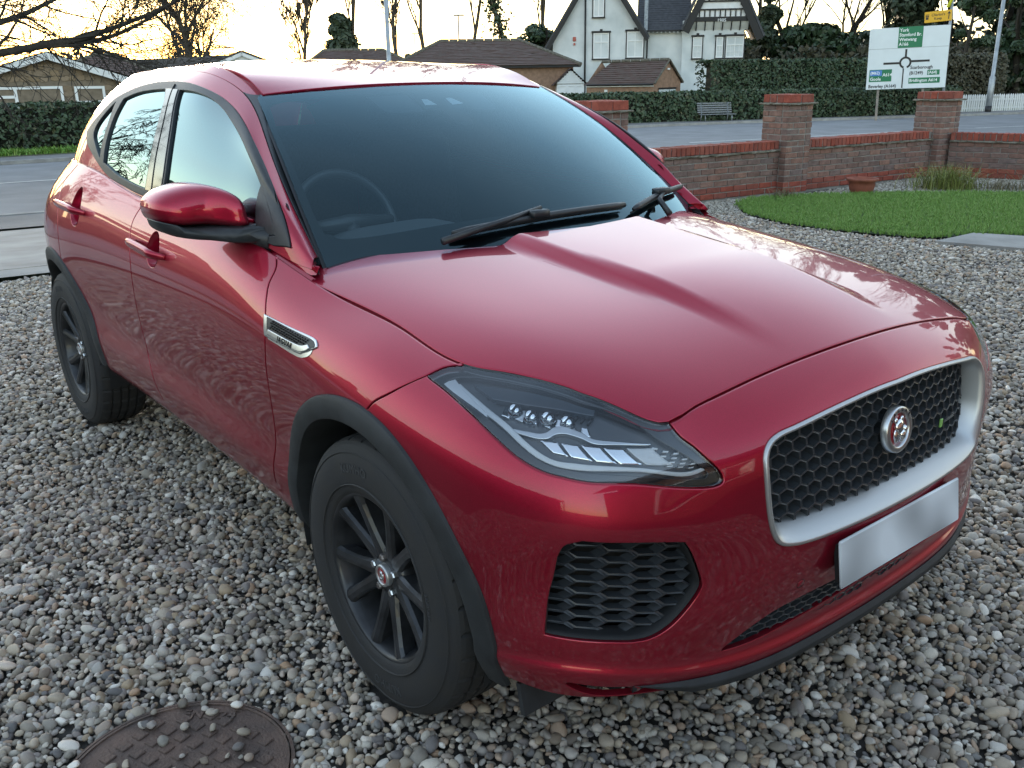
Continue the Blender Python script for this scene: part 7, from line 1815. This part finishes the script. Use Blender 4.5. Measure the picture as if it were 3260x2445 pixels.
bh,bl=hip_house('hipped_bungalow','bungalow with large brown hipped roof left of the white house',(-40.6,24.4),(-34.9,32.2),-.5,2.35,3.62,5.4,(2.5,3.0),TILEB,17,seed=30)
# its white boarded porch gable
pc=empty('porch',(-34.9,31.5,-.5),frame_at((-40.6,24.4),(-34.9,32.2)));tag(pc,'small white boarded gable porch between the brown roof and the garage','porch')
MB().prism([(-.72,1.42),(.72,1.42),(0,2.06)],'y',-.05,3).build('gable_core',WHITE,pc)
for k in range(6):
    z=1.44+k*.10;w=.70*(1-(z-1.42)/.64)
    if w>.05: MB().box((0,-.06,z+.045),(2*w,.03,.088)).build('gable_board',WHITE,pc)
MB().prism([(-.70,-.2),(.70,-.2),(.70,1.40),(-.70,1.40)],'y',0,2.9).build('wall',UPVC,pc)
for x in (-.62,-.17,.28): window(pc,x,.55,.40,.80,-.005,(1,1),UPVC,.05,None,'dark')
rooftiles('roof_tiles',[(-.90,-.2,1.34),(-.90,3,1.34),(0,3,2.16),(0,-.2,2.16)],8,TILEB,pc,.03,8,.005,5);rooftiles('roof_tiles',[(.90,-.2,1.34),(.90,3,1.34),(0,3,2.16),(0,-.2,2.16)],8,TILEB,pc,.03,8,.005,6)
mh2,_=hip_house('low_bungalow','low brown roofed bungalow just above the car roof, left of the near lamp post',(-50.2,24.2),(-46.5,30.2),-.5,2.35,3.40,4.6,(1.3,2.2),TILEB,15,seed=40)
# ---------- left bungalows
lb0=np.array([-35.0,-1.2]);lb1=np.array([-32.54,8.83]);lb=empty('stone_bungalow',(lb0[0],lb0[1],-.55),frame_at(lb0,lb1));tag(lb,'sandstone bungalow with a wide gable and white windows on the left','bungalow')
BL=float(np.linalg.norm(lb1-lb0));apx=BL-2.38
def lz(z): return z+.55
gxL=apx-5.0
MB().prism([(gxL,-.3),(BL-.28,-.3),(BL-.28,lz(1.46)),(apx,lz(2.22)),(gxL,lz(.93)+.0)],'y',0,8).build('stone_backing',STONEM,lb)
# irregular stones: a jittered running pattern, each one its own piece
def stonewall():
    r=np.random.default_rng(77);z=lz(.35);k=0;row=0
    kinds=[]
    for i in range(10):
        n=r.integers(7,10);a=np.sort(r.uniform(0,6.28,n)+0);a=np.linspace(0,6.28,n,endpoint=False)+r.normal(0,.12,n);P=[(max(-.5,min(.5,.62*math.cos(t)*r.uniform(.85,1.05))),max(-.5,min(.5,.62*math.sin(t)*r.uniform(.85,1.05)))) for t in a]
        V=[(x,.05,y) for x,y in P]+[(x,-.012,y) for x,y in P]+[(x*.86,-.028,y*.84) for x,y in P];F=[]
        for j in range(n):
            q=(j+1)%n;F+=[(j,q,n+q,n+j),(n+j,n+q,2*n+q,2*n+j)]
        F.append(tuple(2*n+j for j in range(n)));me=bpy.data.meshes.new('stone');me.from_pydata(V,[],F);me.materials.append(STONE);kinds.append(me)
    wins=[(apx-5.2,apx+.42,lz(.05),lz(1.36)),(apx+.62,apx+1.66,lz(.05),lz(1.36))]
    while z<lz(2.2):
        h=r.uniform(.15,.24);x=gxL-.1
        while x<BL-.3:
            w=r.uniform(.20,.46);cx,cz=x+w/2,z+h/2;x+=w
            lim=lz(1.46)+(2.22-1.46)*(1-abs(cx-apx)/2.1) if cx>apx-9 else 0
            if cx<apx: lim=lz(2.22)-(apx-cx)*.30
            if cz+h*.4>lim-.05 or cx-w/2<apx-3.6: continue
            if any(a-.05<cx<b+.05 and c-.06<cz<d+.06 for a,b,c,d in wins): continue
            if k>=300: continue
            o=bpy.data.objects.new('stone',kinds[r.integers(10)]);COL.objects.link(o);o.parent=lb;o.location=(cx+r.normal(0,.012),-.0,cz+r.normal(0,.012));o.scale=(w*.98,1,h*1.02);o.rotation_euler=(0,r.normal(0,.07),0);k+=1
        z+=h*.96
stonewall()
for a,b in (((apx-5.4,lz(2.30)-1.56),(apx,lz(2.36))),((BL+.12,lz(1.52)),(apx,lz(2.36)))):
    a,b=np.array(a),np.array(b);d=(b-a)/np.linalg.norm(b-a);n=np.array([-d[1],d[0]]);n=n if n[1]<0 else -n
    MB().prism([tuple(a),tuple(b),tuple(b+n*.21),tuple(a+n*.21)],'y',-.34,-.30).build('barge_board',WHITE,lb)
rooftiles('roof_tiles',[(apx-5.4,-.36,lz(2.32)-1.56),(apx-5.4,8,lz(2.32)-1.56),(apx,8,lz(2.38)),(apx,-.36,lz(2.38))],16,TILED,lb,.03,20,.006,8);rooftiles('roof_tiles',[(BL+.14,-.36,lz(1.55)),(BL+.14,8,lz(1.55)),(apx,8,lz(2.38)),(apx,-.36,lz(2.38))],9,TILED,lb,.03,20,.006,9)
w1=window(lb,apx-1.95,lz(.02),2.28,1.28,-.005,(1,1),UPVC,.085,WHITE,'blind')
MB().box((apx-1.10,-.012,lz(.66)),(.10,.05,1.16)).box((apx-1.50,-.012,lz(.98)),(.75,.05,.09)).build('window_bar',UPVC,lb)
window(lb,apx+.68,lz(.02),.95,1.26,-.005,(1,1),UPVC,.085,WHITE,'dark',.40)
# second roof behind, with hip, and the dark roof with white gable to the right
h3,_=hip_house('hidden_bungalow','brown tiled roof peeping over the right slope of the stone bungalow',(-45.8,9.2),(-43.9,13.9),-.5,2.1,3.05,4.5,(2.1,2.1),TILEB,12,seed=60)
d0_=np.array([-46.6,11.9]);d1_=np.array([-43.3,18.9]);dk=empty('dark_roof_bungalow',(d0_[0],d0_[1],-.5),frame_at(d0_,d1_));tag(dk,'long dark roofed bungalow with a white gable end on the left','bungalow');DL=float(np.linalg.norm(d1_-d0_))
rooftiles('roof_tiles',[(-.5,0,2.28),(DL-1.9,0,2.36),(DL-1.0,2.4,3.08),(1.6,2.4,2.88)],9,TILED,dk,.05,20,.006,10);MB().prism([(0,0),(DL-1.8,0),(DL-1.8,2.30),(0,2.25)],'y',.25,4.5).build('wall',BRW,dk)
MB().prism([(DL-3.0,2.3),(DL+.55,2.3),(DL-1.05,3.02)],'y',-.3,4).build('gable',WHITE,dk)
for a,b in (((DL-3.3,2.26),(DL-1.05,3.12)),((DL+.95,2.34),(DL-1.05,3.12))):
    a,b=np.array(a),np.array(b);d=(b-a)/np.linalg.norm(b-a);n=np.array([-d[1],d[0]]);n=n if n[1]<0 else -n
    MB().prism([tuple(a),tuple(b),tuple(b+n*.16),tuple(a+n*.16)],'y',-.44,-.40).build('barge_board',WHITE,dk);MB().prism([tuple(a-n*.02),tuple(b-n*.02),tuple(b-n*.10),tuple(a-n*.10)],'y',-.46,3).build('verge_tiles',TILED,dk)
# ============================================================ places the paint reflects: the owner's house, side boundary
oh=empty('brick_bungalow',(5.6,3.5,0));tag(oh,'brick bungalow standing behind the camera at the head of the drive','bungalow')
MB().box((3.5,0,1.25),(7,13,2.6)).build('wall',BRK if False else mat('house brick',(.22,.105,.072),.9,noise=.3,nscale=9,bump=.4,bscale=40),oh)
rooftiles('roof_tiles',[(-.4,-7,2.5),(-.4,7,2.5),(3.5,7,4.9),(3.5,-7,4.9)],18,TILEB,oh,.035,10,.006,70);rooftiles('roof_tiles',[(7.4,-7,2.5),(7.4,7,2.5),(3.5,7,4.9),(3.5,-7,4.9)],18,TILEB,oh,.035,10,.006,71)
wq_=MB()
for y in (-3.6,2.2): wq_.box((-.02,y,1.35),(.06,1.9,1.2))
wq_.build('window_frame',UPVC,oh);wp=MB()
for y in (-3.6,2.2): wp.box((-.04,y-.46,1.35),(.05,.80,1.06)).box((-.04,y+.46,1.35),(.05,.80,1.06))
wp.build('pane',mat('dark pane',(.02,.025,.03),.05),oh)
hedge([(-8.5,-8.4),(-3,-7.6),(1.5,-7.4),(5,-7.2)],1.75,.9,9000,.10,HEDGE,'side boundary hedge along the drive, out of view to the left',15,z0=0)
bare_tree('weeping_tree','weeping bare tree by the drive entrance, mirrored in the rear side window',(-18.5,-4.5,-.4),19,BARKD,.008,h=5.0,levels=4,spread=.55,up=.10,first=.3,nb=(10,7,6,4),rad=.14,curl=.12,shrink=.50,droop=.30)

# the far side of the road beyond the left of the view, mirrored in the doors
for k,(y0,y1) in enumerate(((-12,-3.2),(-24,-14.5),(-37,-27))):
    hip_house('street_bungalow','%s hipped bungalow across the road out of view to the left'%('nearest','middle','furthest')[k],(-37.5,y0),(-37.0,y1),-.5,2.5,5.0,7,(3,3),TILEB if k%2 else TILED,14,seed=80+3*k)
hedge([(-28.6,-42),(-28.2,-28),(-27.9,-15)],1.5,.9,6000,.12,HEDGE,'clipped hedge across the road continuing out of view to the left',16)
for k,(x,y) in enumerate(((-44,-8),(-46,-19),(-44,-33))): evergreen('evergreen_tree','dark evergreen %s behind the bungalows out of view to the left'%('first','second','third')[k],(x,y,-.5),7.5,6,5000,95+k,EVER,'round',.3)

for k,(x,y,h,w) in enumerate(((-13.5,52,15.5,5.5),(-8.5,50,17,6.5),(-3.5,53,15,6),(2.5,51,17,7),(8.5,50,14,6))):
    evergreen('evergreen_tree','tall dark evergreen %s along the wood beyond the right edge of view'%('first','second','third','fourth','fifth')[k],(x,y,-.5),h,w,6500,120+k,EVER,'cone' if k%2 else 'col',.30,.25,lumps=30,base=.03)
